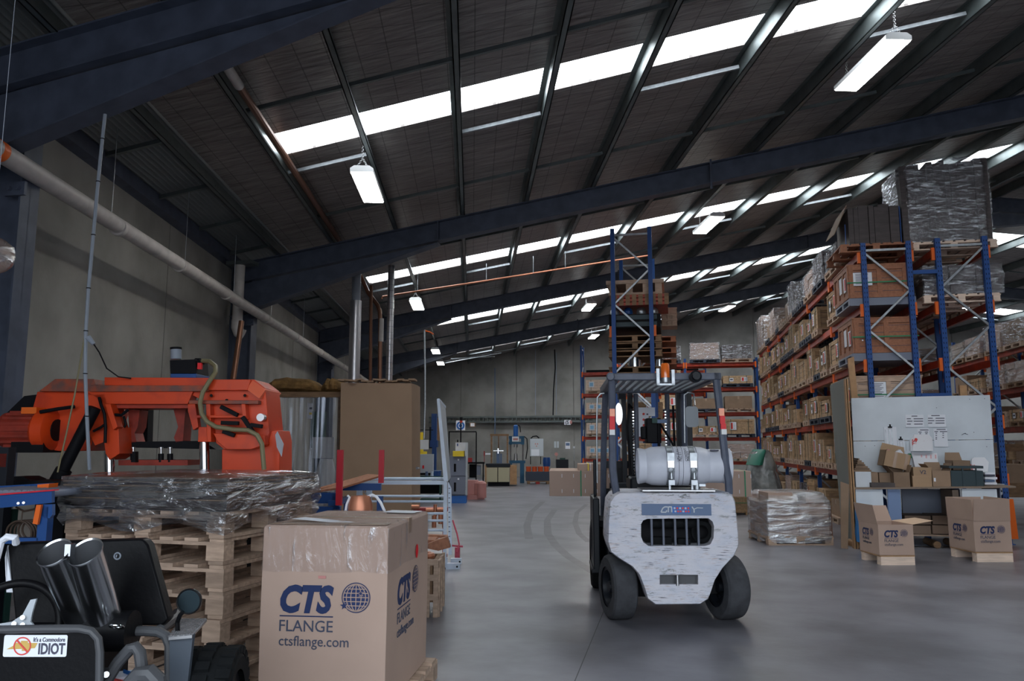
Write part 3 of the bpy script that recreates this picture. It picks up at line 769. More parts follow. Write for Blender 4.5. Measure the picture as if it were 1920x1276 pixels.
crate_end(2.83,3.70,3.76,4.28,13.06,'large wooden crate end-on in the near bay, topmost of three, square white notice',(-.23,.30,.28,.21))
crate_end(2.86,3.78,2.88,3.42,13.06,'large wooden crate end-on in the near bay, middle of three, plain boards with green strap',(-.34,.2,.02,.02))
crate_end(2.80,3.80,1.98,2.50,13.06,'pale wooden crate end-on in the near bay just above the whiteboard, tall printed notice',(-.12,.27,.2,.34),'pine')
for k, (z, lb, m) in enumerate(((3.635,'thin grey pallet under the topmost end-on crate','locker_grey'),(2.755,'thin grey pallet under the middle end-on crate','locker_grey'),(1.875,'thin pine pallet under the crate just above the whiteboard','pine'))):
    g = G(); g.bb(-.5,.48,0,1.08,0,.02); g.bb(-.5,.48,0,1.08,.09,.12)
    for y in (.0,.45,.98): g.bb(-.5,.48,y,y+.1,.02,.09)
    o = g.build('flat_pallet', m, loc=(3.32,13.04,z)); tag(o, lb, 'pallet', 'flat pallets in the near bay')
o = place(('palr',), mk_pallet(1.1, 1.15, .13, 'red_wood'), (3.26,13.56,4.495), 0, 'reddish pallet on top of the near bay under upright grey sheets', 'pallets on top')
t = thing('sheet_bundle', 'bundle of upright dark grey cardboard sheets on top of the near rack bay', 'cardboard bundle', (3.28,13.5,4.63))
g = G(); rs = random.Random(4); x = -.40
while x < .36:
    wd = rs.uniform(.06,.16); h = rs.uniform(.60,.66); g.bb(x,x+wd-.006,-.42+rs.uniform(-.03,.02),.45,0,h); x += wd
g.build('sheets', 'cardboard_grey', t)
g = G(); g.prism([(-.42,-.45,.66),(-.42,.4,.66),(-.60,.4,.28),(-.60,-.3,.22)], (.01,0,.0)); g.build('torn_cover', 'cardboard_dark', t)
g = G(); g.bb(-.46,-.45,-.44,-.42,0,.34); g.bb(.37,.38,-.43,.45,.0,.6); g.build('blue_edge_strap', 'rack_blue', t)
# loads of the second, back-to-back rack
place(('palw',), mk_pallet(1.24, 1.1, .13, 'fresh_pine'), (4.42,13.62,4.495), 0, 'pale pine pallet under the big black wrapped stack on the rack top', 'pallets on top')
t = thing('wrapped_sheet_stack', 'huge stack of dark sheets in shiny stretch wrap, highest load on the racks', 'wrapped pallet load', (4.36,13.62,4.628))
g = G(); x = -.66; rs = random.Random(5)
while x < .62:
    wd = rs.uniform(.06,.13); g.bb(x, x+wd-.005, -.52+rs.uniform(-.015,.015), .5, 0, 1.30+rs.uniform(-.05,.05)-.06*(x < -.35)); x += wd
g.build('sheets', 'cardboard_grey', t)
g = G(); rsr = []
for k in range(9):
    z = 1.36*k/8; ring = []
    for i in range(28):
        a = 2*pi*i/28; cx, cy = cos(a), sin(a); m_ = max(abs(cx), abs(cy)); q = 1 + (rs.uniform(-.012,.012)); sh = 1 if k < 8 else .96
        ring.append((-.01+.69*cx/m_*q*sh+(.03*(1-z) if cx < 0 else 0), .54*cy/m_*q*sh, z-(.09 if k == 8 and cx < -.5*m_ else 0)))
    rsr.append(ring)
g.rings(rsr, cap=False); g.face(g.vs(rsr[-1])); g.build('stretch_wrap', 'film', t)
WB = 'on the back-to-back rack'
place(('palw2',), mk_pallet(1.1, 1.0, .13, 'fresh_pine'), (4.46,13.55,3.64), 0, 'pale pine pallet under grey wrapped cartons on the fourth level of the back-to-back rack', 'pallets '+WB)
place(('wrb',), mk_cartons(1.12, .95, .46, 3, 2, 'cardboard_grey', 'film', seed=9), (4.5,13.55,3.77), 0, 'grey wrapped cartons end-on below the huge black wrapped stack', 'wrapped loads '+WB)
for b in range(4):
    for li in (0, 1, 2, 3, 4):
        for i in range(2):
            if b == 0 and i == 0 and li >= 3: continue
            if b == 0 and li in (1, 2) : continue
            if ra.random() < .25: continue
            load(('wrap','carton','crate','black')[int(ra.random()*4)], XA+1.46, UA[b]+.7+1.15*i, LV[li], pi/2, 'on the back-to-back rack, %s bay, %s, %s load' % (ORD[b], LN[li], ORD[i]), WB, 1.0, 'pine', .52, int(ra.random()*6))
# third rack across the next aisle
UC = [11.6, 14.02, 16.44, 18.86, 21.28, 23.7]
rack('blue and orange rack across the farther aisle at the right edge of the view', 'pallet racks', 'y', UC, 7.75, 8.5, LV[:4], 4.3)
for b in range(5):
    for li in range(4):
        for i in range(2):
            kind = 'wrap' if li == 3 else ('carton','wrap','pallets','crate')[int(ra.random()*4)]
            load(kind, 8.1, UC[b]+.68+1.12*i, LV[li], -pi/2, 'on the farther aisle rack, %s bay, %s, %s load' % (ORD[b], LN[li], ORD[i]), 'across the farther aisle', 1.0, ('pine','old_wood')[int(ra.random()*2)], (.5,.75,.62)[int(ra.random()*3)] if li == 3 else .5, int(ra.random()*6))
for i, (x, y, z) in enumerate(((7.55,13.0,4.0),(7.55,12.3,2.95),(7.55,14.9,3.0))):
    pass
# rack across the back, facing us
UB = [-1.85, .5, 2.86]; YB = 27.3
rack('orange-beamed rack across the back of the hall, right of the tall blue frame', 'pallet racks', 'x', UB, YB, YB+.75, [.93,1.72,2.56,3.40,4.24], 4.4)
BL = [.93,1.72,2.56,3.40,4.24]
for b in range(2):
    for li, lv in enumerate(BL):
        for i in range(2):
            kind = ('crate','crate','crate','carton')[int(ra.random()*4)]
            if lv > 4: kind = ('wrap','black')[i]
            if li == 0 and i == 1: kind = 'wrap'
            load(kind, UB[b]+.66+1.06*i, YB+.36, lv, 0, 'on the back rack, %s bay, %s, %s side' % (('left','right')[b], LN[li], ('left','right')[i]), 'across the back', 1.0, ('pine','dark_pallet')[(b+i+li) % 2], .5 if lv < 4 else .62, int(ra.random()*6))
# far left rack with the blue and white labels
UL = [-3.42, -1.05, 1.3]; YL = 30.4
rack('far blue and orange rack left of the forklift, five crate levels', 'pallet racks', 'x', UL, YL, YL+.75, [.95,1.79,2.62,3.45,4.28], 5.35)
def mk_far(w_, h, nlab):
    def f():
        t = mk_crate(w_, .9, h, 'fresh_pine', 0)()
        g = G()
        for k in range(nlab):
            x = -w_*.28+k*w_*.28; g.box((x,-.47,h*.58), (.2,.004,h*.55)); g.box((x,-.474,h*.58), (.13,.004,h*.35), 1)
        g.build('paper_label', ['paper','paper_blue'], t)
        return t
    return f
for li, lv in enumerate([.95,1.79,2.62,3.45]):
    for b in range(2):
        place(('pal',1.0,'pine'), None, (UL[b]+.68,YL+.37,lv), 0, 'pale pallet on the %s of the far left rack, %s bay' % (LN[li], ('left','right')[b]), 'pallets far left')
        place(('far',(li+1) % 2), mk_far(.98, (.40,.34)[(li+1) % 2], 1 if li % 2 == 1 else 3), (UL[b]+.68,YL+.37,lv+.121), 0, 'pale blue-and-white-labelled crate, %s of the far left rack, %s bay' % (LN[li], ('left','right')[b]), 'crates far left')
for b in range(2):
    g = G(); g.bb(-.95,.95,-.4,.4,0,.09); o = g.build('black_tray', 'black', loc=(UL[b]+1.15,YL+.37,4.281))
    tag(o, 'flat black tray on top of the far left rack, %s bay' % ('left','right')[b], 'tray', 'black trays far left')
# the tall narrow rack behind the forklift, seen end-on
UM = [14.0, 16.5, 19.0]; XM = -1.01
rack('tall blue rack with grey zigzag bracing rising behind the forklift', 'pallet racks', 'y', UM, XM, XM+.74, [1.0,1.9,2.72,3.55], 5.37, zig=1, beam='beam_orange')
cx = XM+.40
def mload(name, lab, z, h, m, w_=.95, d=1.1, x=cx, y=14.62, cat='pallet'):
    g = G(); rs = random.Random(int(z*100)); k = 0; zz = 0
    while zz < h-.01:
        th = .12
        g.bb(-w_/2,w_/2,-d/2,d/2,zz+th-.025,zz+th-.003); g.bb(-w_/2,w_/2,-d/2,d/2,zz,zz+.018)
        for x_ in (-w_/2+.06,0,w_/2-.06): 
            for y_ in (-d/2+.06,0,d/2-.06): g.box((x_,y_,zz+.058), (.1,.1,.085))
        zz += th
    return tag(g.build(name, m, loc=(x,y,z)), lab, cat, 'things on the tall middle rack')
mload('wooden_pallet','brown pallet on the lowest visible level of the tall middle rack',2.725,.12,'old_wood')
def pot(x, y, z, r, h, lab):
    t = thing('steel_pot', lab, 'pot', (x,y,z))
    g = G(); g.cyl((0,0,0),(0,0,h),r, n=24, cap=False, prof=((0,r*.98),(0,r),(1,r),(1,r*.93),(.05,r*.93))); g.cyl((0,0,0),(0,0,.01),r); g.build('body','chrome',t)
    g = G(); g.torus((0,0,h), r, .006, n=24, k=5); g.build('rim','steel',t)
pot(cx-.02,14.25,2.846,.125,.20,'shiny steel pot on the tall middle rack just above the forklift roof')
pot(cx+.42,14.3,2.846,.075,.14,'small shiny steel can beside the right post of the tall middle rack')
for k in range(2): mload('wooden_pallet','dark brown pallet, %s of two below the black crates on the tall middle rack' % ('lower','upper')[k],3.16+.13*k-.0,.12,'old_wood')
mload('wooden_pallet','reddish pallet standing at the third level of the tall middle rack',3.02,.12,'old_wood')
for k in range(2):
    g = G(); g.bb(-.46,.46,-.5,.5,0,.12); g.bb(-.40,.40,-.51,-.5,.02,.10,1); tag(g.build('black_crate',['black','bin_dark'],loc=(cx,14.62,3.555+.125*k)),'flat black crate, %s of two on the tall middle rack' % ('lower','upper')[k],'crate','black crates on the middle rack')
for i,(dx,m,lb) in enumerate(((-.36,'galv','small galvanised fitting at the left on the black crates'),(-.12,'blue_paint','dark blue tin on the black crates'),(.12,'galv','grey bagged part in the middle of the black crates'),(.34,'galv','grey steel fitting at the right on the black crates'))):
    g = G(); g.cyl((0,0,0),(0,0,.14),.08,.06,n=12,prof=((0,.07),(.3,.09),(.7,.08),(1,.04))); tag(g.build('metal_fitting', m, loc=(cx+dx,14.3,3.807)), lb, 'fitting', 'fittings on the middle rack')
g = G()
for k in range(3):
    g.bb(-.5,.5,-.55,.5,.07*k,.07*k+.055)
for k in range(9): g.bb(-.48+k*.115,-.40+k*.115,-.56,-.55,0,.2,1)
t = g.build('red_slatted_crate', ['beam_orange','old_wood'], loc=(cx+.10,14.6,3.95)); tag(t, 'red-orange slatted crate near the top of the tall middle rack', 'crate')
g = G()
for z in (.02,): g.bb(-.48,.48,-.5,.5,0,.04); g.bb(-.52,.52,-.52,.5,.20,.27)
for x_ in (-.4,-.1,.2,.42):
    g.bb(x_-.06,x_+.06,-.5,.5,.04,.20,0)
tag(g.build('wooden_pallet', 'pine', loc=(cx+.02,14.6,4.155)), 'topmost pale pallet on the tall middle rack', 'pallet')
mload('wooden_pallet','pale pallet standing out on the right of the tall middle rack',3.72,.36,'pine',.3,.5,cx+.62,15.4)
for k in range(4): mload('wooden_pallet','weathered pallet in the right-hand pile beside the tall middle rack, %s from the bottom' % ORD[k],2.9+.24*k,.12,'red_wood',.9,1.0,cx+.30,17.2)
for k in range(3): load('crate', cx, 17.4, LV[k], 0, 'on the %s of the tall middle rack, rear bay' % LN[k], 'on the tall middle rack', .9, 'old_wood', .5, k)
# ================================================================ LETTERING
def text_mesh(s, size, bold=0., shear=0., depth=.0008, res=3, sx=1.0, sp=1.0):
    cu = bpy.data.curves.new('t', 'FONT'); cu.body = s; cu.size = size; cu.offset = bold*size; cu.shear = shear; cu.extrude = depth
    cu.resolution_u = res; cu.space_character = sp
    o = bpy.data.objects.new('t', cu); C.objects.link(o); dg = bpy.context.evaluated_depsgraph_get()
    me = bpy.data.meshes.new_from_object(o.evaluated_get(dg)); bpy.data.objects.remove(o); bpy.data.curves.remove(cu)
    b = min((v.co.x for v in me.vertices), default=0); 
    for v in me.vertices: v.co.x = (v.co.x-b)*sx
    return me
def add_text(g, s, size, x, z, y, m=0, fit=None, side=None, **k):
    """text lying in the local XZ plane at depth y, read from -y; fit = width"""
    me = text_mesh(s, size, **k); wd = max((v.co.x for v in me.vertices), default=1)
    f = fit/wd if fit else 1
    nb = len(g.b.verts); nf = len(g.b.faces)
    g.b.from_mesh(me); g.b.verts.ensure_lookup_table(); g.b.faces.ensure_lookup_table()
    for v in g.b.verts[nb:]:
        p = (x+v.co.x*f, y-v.co.z, z+v.co.y)
        v.co = p if side is None else side(p)
    for fc in g.b.faces[nf:]: fc.material_index = m
    bpy.data.meshes.remove(me)
def cts_logo(parent, S, x, z, y, xf=None, name='printed_logo', mats=('print_blue','cardboard','print_grey'), lines=True):
    """S = width of the word CTS; x,z = left, baseline of CTS"""
    g = G(); T = xf or (lambda p: p)
    k = S/.30
    add_text(g, 'CTS', .19*k, x, z, y, 0, fit=S, bold=.048, shear=.22, side=T)
    g.prism([T((x+.0*k, y, z-.022*k)), T((x+S, y, z-.022*k)), T((x+S, y, z-.028*k)), T((x, y, z-.028*k))], Vector(T((0,-.001,0)))-Vector(T((0,0,0))), 0)
    cx, cz, r = x+S+.125*k, z+.078*k, .078*k
    def disc(r_, yy, m, n=40, cx_=cx, cz_=cz): g.face(g.vs([T((cx_+r_*cos(2*pi*i/n), yy, cz_+r_*sin(2*pi*i/n))) for i in range(n)]), m)
    def ring(r0, r1, yy, m, n=40):
        a = g.vs([T((cx+r0*cos(2*pi*i/n), yy, cz+r0*sin(2*pi*i/n))) for i in range(n)]); b = g.vs([T((cx+r1*cos(2*pi*i/n), yy, cz+r1*sin(2*pi*i/n))) for i in range(n)])
        for i in range(n): g.face([a[i], a[(i+1)%n], b[(i+1)%n], b[i]], m)
    ring(r*1.02, r*.955, y-.0012, 0); disc(r*.88, y-.0012, 0)
    def line(pts, wd, m=1, yy=y-.0020):
        for a, b in zip(pts[:-1], pts[1:]):
            d = Vector((b[0]-a[0], b[1]-a[1])); nn = Vector((-d.y, d.x)).normalized()*wd/2
            g.quad([T((a[0]+nn.x, yy, a[1]+nn.y)), T((b[0]+nn.x, yy, b[1]+nn.y)), T((b[0]-nn.x, yy, b[1]-nn.y)), T((a[0]-nn.x, yy, a[1]-nn.y))], m)
    q = r*.88; lw = .0045*k
    for h in (-.62,-.3,.02,.34,.66): xx = q*sqrt(1-h*h); line([(cx-xx, cz+h*q), (cx+xx, cz+h*q)], lw)
    for e in (-.78,-.42,0,.42,.78):
        line([(cx+e*q*cos(t_), cz+q*sin(t_)) for t_ in [(-pi/2+pi*i/12) for i in range(13)]], lw)
    def star(sx, sz, rr, m, yy):
        g.face(g.vs([T((sx+(rr if i % 2 == 0 else rr*.4)*cos(pi/2+pi*i/5+.15), yy, sz+(rr if i % 2 == 0 else rr*.4)*sin(pi/2+pi*i/5+.15))) for i in range(10)]), m)
    star(cx+.38*q, cz+.32*q, .30*q, 1, y-.0024); star(cx+.38*q, cz+.32*q, .22*q, 0, y-.0028)
    star(cx-.95*q, cz-.62*q, .40*q, 1, y-.0024); star(cx-.95*q, cz-.62*q, .34*q, 0, y-.0028)
    if lines:
        add_text(g, 'FLANGE', .085*k, x, z-.105*k, y, 2, fit=S, side=T, bold=.002)
        add_text(g, 'ctsflange.com', .075*k, x, z-.18*k, y, 2, fit=S*1.30, side=T, bold=.002)
    return g.build(name, list(mats), parent)
# ================================================================ FORKLIFT
fk = CF(1262, 6.42, R(-3.5)); FZ = fk.pt
t = fk.root('forklift', 'scraped off-white forklift parked in the middle of the aisle, seen from behind', 'forklift')
def px(*ps, dy=0): return [FZ(a, b, dy) for a, b in ps]
outer = px((1150,928),(1160,922),(1262,922),(1362,922),(1374,927),(1380,940),(1386,1000),(1387,1022),(1378,1042),(1356,1066),(1342,1088),(1334,1112),(1329,1124),(1314,1134),(1229,1135),(1214,1124),(1208,1104),(1198,1078),(1184,1062),(1160,1047),(1143,1034),(1138,1015),(1139,975),(1142,940))
hole = px((1214,972),(1328,971),(1336,977),(1339,986),(1338,1008),(1332,1020),(1322,1023),(1216,1023),(1206,1016),(1202,1005),(1202,982),(1206,975))
slot = px((1237,1077),(1309,1077),(1309,1095),(1237,1095))
cen = Vector((0,0,FZ(1262,1010).z))
fr = [cen+(p-cen)*.975 for p in outer]
g = G()
for p in fr: p.y = 0
ou = [Vector((p.x, .035, p.z)) for p in outer]
for lpp in (0,):
    es = []
    for lp in (fr, hole, slot):
        v = g.vs(lp); es += [g.b.edges.new((v[i], v[(i+1)%len(v)])) for i in range(len(v))]
    bmesh.ops.triangle_fill(g.b, use_beauty=True, edges=es)
for A_, B_ in ((fr, ou), (ou, [p+Vector((0,.50,0)) for p in ou])):
    n = len(A_)
    for i in range(n): g.face(g.vs([A_[i], A_[(i+1)%n], B_[(i+1)%n], B_[i]]), 0, True)
for h_, d_ in ((hole, .22), (slot, .05)):
    n = len(h_)
    for i in range(n): g.quad([h_[i], h_[(i+1)%n], h_[(i+1)%n]+Vector((0,d_,0)), h_[i]+Vector((0,d_,0))], 0)
g.face(g.vs([p+Vector((0,.53,0)) for p in ou]), 0)
bmesh.ops.remove_doubles(g.b, verts=g.b.verts, dist=.0015)
g.build('counterweight', 'worn_paint', t, sharp=50)
g = G(); h2 = [Vector((p.x,.215,p.z)) for p in hole]; g.face(g.vs(h2), 0)
r0 = FZ(1270,997,.1)
g.cyl((r0.x-.20,.13,r0.z+.07),(r0.x+.15,.13,r0.z+.07),.045,m=1); g.torus((r0.x+.20,.12,r0.z),.07,.022,(0,1,0),m=1)
g.bb(r0.x-.2,r0.x-.05,.08,.14,r0.z-.1,r0.z-.04,1); g.bb(r0.x-.0,r0.x+.10,.08,.14,r0.z-.1,r0.z-.05,1)
g.build('engine_bay', ['black','rubber'], t)
g = G()
for xx in (1221.5,1243.5,1265.5,1287,1309): a = FZ(xx,972,.03); b = FZ(xx,1022,.03); g.bb(a.x-.008,a.x+.008,.03,.07,b.z,a.z)
g.build('grille_bars', 'guard_grey', t)
g = G(); g.face(g.vs([p+Vector((0,.048,0)) for p in slot])); g.build('tow_recess', 'frame_grey', t)  # back of the slot in a darker colour, shade of the recess painted in
g = G(); a = FZ(1270,1079,-.0); g.cyl((a.x,.0,a.z+.006),(a.x,.0,a.z-.075),.014); g.build('tow_pin', 'steel', t)
# name plate with its half-hidden lettering
g = G(); a = FZ(1203,944,-.006); b = FZ(1334,966,-.006); g.bb(a.x,b.x,-.008,.004,b.z,a.z,0)
zz = (a.z+b.z)/2; 
def pth(pts, w_, m):
    for p_, q_ in zip(pts[:-1], pts[1:]): g.bar((p_[0],-.010,p_[1]), (q_[0],-.010,q_[1]), w_, .004, m, up=(0,1,0))
x0 = FZ(1238,955).x
pth([(x0+.060,zz+.022),(x0+.035,zz+.022),(x0+.018,zz+.010),(x0+.004,zz-.020),(x0+.045,zz-.020),(x0+.050,zz-.005)], .009, 1)
pth([(x0+.062,zz-.020),(x0+.064,zz+.022),(x0+.090,zz+.022),(x0+.090,zz-.020)], .009, 1)
x1 = FZ(1300,955).x
pth([(x1-.012,zz+.024),(x1+.004,zz+.002),(x1+.004,zz-.022)], .009, 1); pth([(x1+.004,zz+.004),(x1+.030,zz+.016),(x1+.075,zz+.014)], .006, 1)
x2 = FZ(1260,955).x; x3 = FZ(1294,955).x
g.bb(x2,x3,-.011,-.008,zz-.028,zz+.028,2)
for k in range(6): g.bb(x2+.012+k*.022,x2+.026+k*.022,-.013,-.011,zz+.004,zz+.020,3 if k % 2 else 1)
for k in range(6): g.bb(x2+.018+k*.021,x2+.032+k*.021,-.013,-.011,zz-.020,zz-.006,3 if k % 3 else 1)
g.build('name_plate', ['grey_blue','panel_grey','mid_blue','print_red'], t)
# bonnet, cylinder shelf
top = FZ(1262,922,.1).z
g = G(); a = FZ(1150,925,.05).x; b = FZ(1374,925,.05).x
g.bb(a+.02,b-.02,.05,.54,top-.06,top+.004); g.build('counterweight_top', 'worn_paint', t, bevel=.02)
g = G(); a = FZ(1203,921,.05); b = FZ(1338,921,.05); g.bb(a.x,b.x,-.02,.42,top+.012,top+.022); 
for xx in (a.x+.06,b.x-.08): g.cyl((xx,.1,top-.01),(xx,.1,top+.014),.03)
g.build('cylinder_shelf', 'steel', t)
g = G(); g.bb(FZ(1160,915).x, FZ(1350,915).x,.50,1.15,.45,top-.02); g.bb(-.30,.25,.60,1.05,top-.02,top+.10); g.build('bonnet', 'mast_black', t, bevel=.02)
# gas cylinder lying across
zc = FZ(1262,873,.22).z; L0 = FZ(1195,873,.22).x; L1 = FZ(1368,873,.22).x; cy = .22; W = L1-L0; r = .162
tcy = thing('gas_cylinder', 'dented pale grey gas cylinder strapped lying across the back of the forklift', 'gas cylinder', (0,0,0))
tcy.location = Vector(t.location) + Matrix.Rotation(t.rotation_euler[2],3,'Z') @ Vector((L0,cy,zc)); tcy.rotation_euler = t.rotation_euler
g = G(); g.cyl((W*.04,0,0),(W*.82,0,0),r,n=40,prof=((0,.05),(.015,.11),(.06,.140),(.14,.158),(.24,r),(.72,r),(.84,.155),(.93,.137),(1,.11)))
g.build('tank', 'panel_white', tcy) if 'panel_white' in M_ else g.build('tank', 'white_steel', tcy)
g = G(); g.cyl((0,0,0),(W*.11,0,0),.14,n=40,cap=False,prof=((0,.145),(.1,.150),(1,.135),(1,.125),(.1,.138),(0,.138),(0,.145)))
g.build('valve_collar', 'panel_white', tcy)
g = G(); g.cyl((W*.74,0,0),(W,0,0),.138,n=40,cap=False,prof=((0,.132),(.1,.139),(.72,.139),(.73,.144),(.78,.144),(.79,.139),(.9,.143),(1,.146),(1,.138),(.05,.13)))
g.build('foot_ring', 'panel_white', tcy)
for xf_ in (.335,.575):
    g = G(); g.cyl((W*xf_-.022,0,0),(W*xf_+.022,0,0),r+.004,n=40,cap=True); g.build('strap_band', 'galv', tcy)
    g = G()
    g.box((W*xf_,-r-.008,.075),(.058,.02,.07)); g.box((W*xf_,-r-.014,.018),(.052,.014,.055),1)
    g.torus((W*xf_,-r-.012,-.03),.024,.005,(0,1,0),m=0); g.cyl((W*xf_+.002,-r-.012,-.05),(W*xf_+.002,-r-.012,-.10),.012,.02); g.box((W*xf_+.004,-r+.01,-.13),(.05,.03,.04))
    g.build('buckle', ['galv','chrome'], tcy)
    g = G(); g.bb(W*xf_-.01,W*xf_+.005,-r*.55,-r*.5,-r-.075,-r+.03); g.build('strap_tail', 'galv', tcy)
g = G()
for j,(s,xx) in enumerate((('LPG 15 KG',.43),('FILL 2.1',.455),('CONTENTS',.515),('TW 12.5',.54))):
    def wrapf(p, xx=xx):
        a = .75 - p[0]/r; return (W*xx + .0 - p[2], -(r+.0015)*sin(a+.55), (r+.0015)*cos(a+.55))
    add_text(g, s, .026, 0, 0, 0, 0, side=wrapf, bold=.01)
for xx in (.30,.375,.425,.47,.545,.62): g.torus((W*xx,0,0),r+.001,.0018,(1,0,0),n=40,k=4)
g.build('stencilled_markings', 'ink', tcy)
g = G(); g.bb(W*.78,W*.86,-.11,-.05,.124,.135); g.build('date_plate', 'ink', tcy)
g = G(); g.cyl((FZ(1305,915,.2).x,.16,top+.02),(FZ(1305,915,.2).x,.16,top+.07),.03); g.bb(FZ(1308,915,.2).x,FZ(1320,915,.2).x,.12,.16,top+.045,top+.065); g.build('cylinder_stop', 'galv', t)
g = G(); g.tube([FZ(1198,868,.45),FZ(1206,852,.45),FZ(1225,843,.42),FZ(1250,838,.42),FZ(1275,840,.42)],.014); g.build('gas_hose','black',t)
# rear wheels, steered a little to the left
def wheel(xc, yc, r, wd, rot, name='rear_wheel', rim='rubber'):
    W_ = bpy.data.objects.new(name, None); C.objects.link(W_); W_.parent = t; W_.location = (xc,yc,r); W_.rotation_euler = (0,0,rot)
    return W_
def wheel_mesh(xc, yc, r, wd, rot, name, tm='tyre_grey'):
    g = G(); h = wd/2
    M = Matrix.Translation((xc,yc,r)) @ Matrix.Rotation(rot,4,'Z')
    prof = [(-h,r*.62),(-h,r*.90),(-h*.85,r*.975),(-h*.6,r),(h*.6,r),(h*.85,r*.975),(h,r*.90),(h,r*.62)]
    n = 40; rs = [[M @ Vector((x, rr*cos(2*pi*i/n), rr*sin(2*pi*i/n))) for i in range(n)] for x, rr in prof]
    g.rings(rs, cap=False); o = g.build(name, tm, t)
    g = G(); prof = [(-h*.9,r*.63),(-h*.9,r*.52),(-h*.4,r*.48),(-h*.4,r*.2),(-h*.8,r*.17),(-h*.8,.001)]
    for s in (1,-1):
        rs = [[M @ Vector((x*s, rr*cos(2*pi*i/24), rr*sin(2*pi*i/24))) for i in range(24)] for x, rr in prof]; g.rings(rs, cap=False)
    for i in range(5):
        a = 2*pi*i/5
        for s in (-1,1): p = M @ Vector((s*h*.42,r*.34*cos(a),r*.34*sin(a))); q = M @ Vector((s*h*.55,r*.34*cos(a),r*.34*sin(a))); g.cyl(p,q,.013,n=6)
    q = g.build('hub', 'mast_black', o)
    return o
rw = .265
a = FZ(1160,1158,.30).x; b = FZ(1362,1155,.30).x
wheel_mesh(a, .34, .262, .20, R(13), 'rear_wheel'); wheel_mesh(b+.02, .40, .262, .20, R(17), 'rear_wheel')
g = G(); g.bar((a+.05,.42,.26),(b-.05,.45,.26),.10,.12); g.bb(-.3,.3,.45,1.3,.16,.45); g.build('steer_axle', 'black', t)
for s in (-1,1):
    wheel_mesh(s*.50-.02, 1.78, .33, .19, 0, 'front_wheel', 'rubber')
# body sides
g = G()
g.bb(-.50,-.44,.55,1.35,.35,.82); g.bb(.44,.50,.55,1.35,.35,.82); g.bb(-.50,.50,1.30,1.95,.30,.62); g.bb(-.60,-.40,1.5,2.05,.62,.70); g.bb(.40,.60,1.5,2.05,.62,.70)
g.bb(-.40,.40,1.9,2.0,.3,1.05); g.build('chassis', 'mast_black', t, bevel=.015)
g = G(); g.bb(-.22,.26,.95,1.35,.95,1.02); g.build('seat', 'black', t, bevel=.03)
# overhead guard
zt = FZ(1245,706,.15).z; yf = 1.75
xl, xr2 = FZ(1144,706,.15).x, FZ(1350,706,.15).x
g = G()
g.tube([FZ(1147,712,.15),FZ(1148,800,.13),FZ(1149,880,.10),FZ(1152,905,.10),FZ(1156,925,.12)],.032,8)
g.build('guard_post', 'guard_grey', t)
g = G(); g.tube([FZ(1343,712,.15),FZ(1352,790,.13),FZ(1360,860,.10),FZ(1366,900,.10),FZ(1367,925,.12)],.032,8); g.build('guard_post', 'guard_grey', t)
for s, X in ((-1, xl+.05),(1, xr2-.06)):
    g = G(); g.tube([(X,yf,zt-.03),(X+s*.02,yf+.12,1.4),(X+s*.03,yf+.25,.65)],.032,8); g.build('guard_post', 'guard_grey', t)
g = G(); e = .055
g.bb(xl,xr2,.12,.18,zt-.03,zt+.03); g.bb(xl,xr2,yf-.03,yf+.03,zt-.03,zt+.03); g.bb(xl-.005,xl+.06,.12,yf,zt-.03,zt+.03); g.bb(xr2-.06,xr2+.005,.12,yf,zt-.03,zt+.03)
g.cyl((xl+.0,.09,zt),(xl+.0,.13,zt),.035); g.build('guard_frame', 'guard_grey', t, bevel=.008)
g = G(); n = 13
for i in range(1, n): X = xl+(xr2-xl)*i/n; g.box((X,(yf+.15)/2,zt-.0),(.035,yf-.2,.03))
g.build('guard_slats', 'wire_grey', t)
# beacon and work lamp
a = FZ(1247,700,.08); g = G(); g.cyl((a.x,.07,a.z-.035),(a.x,.07,a.z+.085-.035+.035),.038,n=20,prof=((0,.038),(.85,.036),(1,.028))); o = g.build('beacon', 'amber', t)
g = G(); g.cyl((a.x,.07,a.z-.075),(a.x,.07,a.z-.035),.036); g.bb(a.x-.075,a.x-.05,.05,.09,a.z-.10,a.z+.04); g.bb(a.x+.05,a.x+.075,.05,.09,a.z-.10,a.z+.03); g.bb(a.x-.075,a.x+.075,.05,.09,a.z-.10,a.z-.085); g.build('beacon_bracket', 'galv', o)
a = FZ(1303,706,.08); g = G(); g.cyl((a.x,.0,a.z),(a.x,.09,a.z),.045,n=20,prof=((0,.03),(.3,.035),(.4,.05),(1,.05))); g.build('reversing_lamp', 'mast_black', t)
# tail lights on the posts
for (X0,yy) in ((1148,766),(1353,765)):
    for i,(m_,h0,h1,nm) in enumerate((('amber',0,14,'indicator'),('tail_red',14,29,'tail_light'),('tail_red',29,39,'tail_light'),('lamp_body',39,49,'reversing_light'))):
        d = (1 if X0 > 1200 else 0)*(h0*.12)
        p = FZ(X0-5+d,yy+h0,.07); q = FZ(X0+5+d,yy+h1,.07); g = G(); g.bb(p.x,q.x,.065,.10,q.z,p.z); g.build(nm, m_, t)
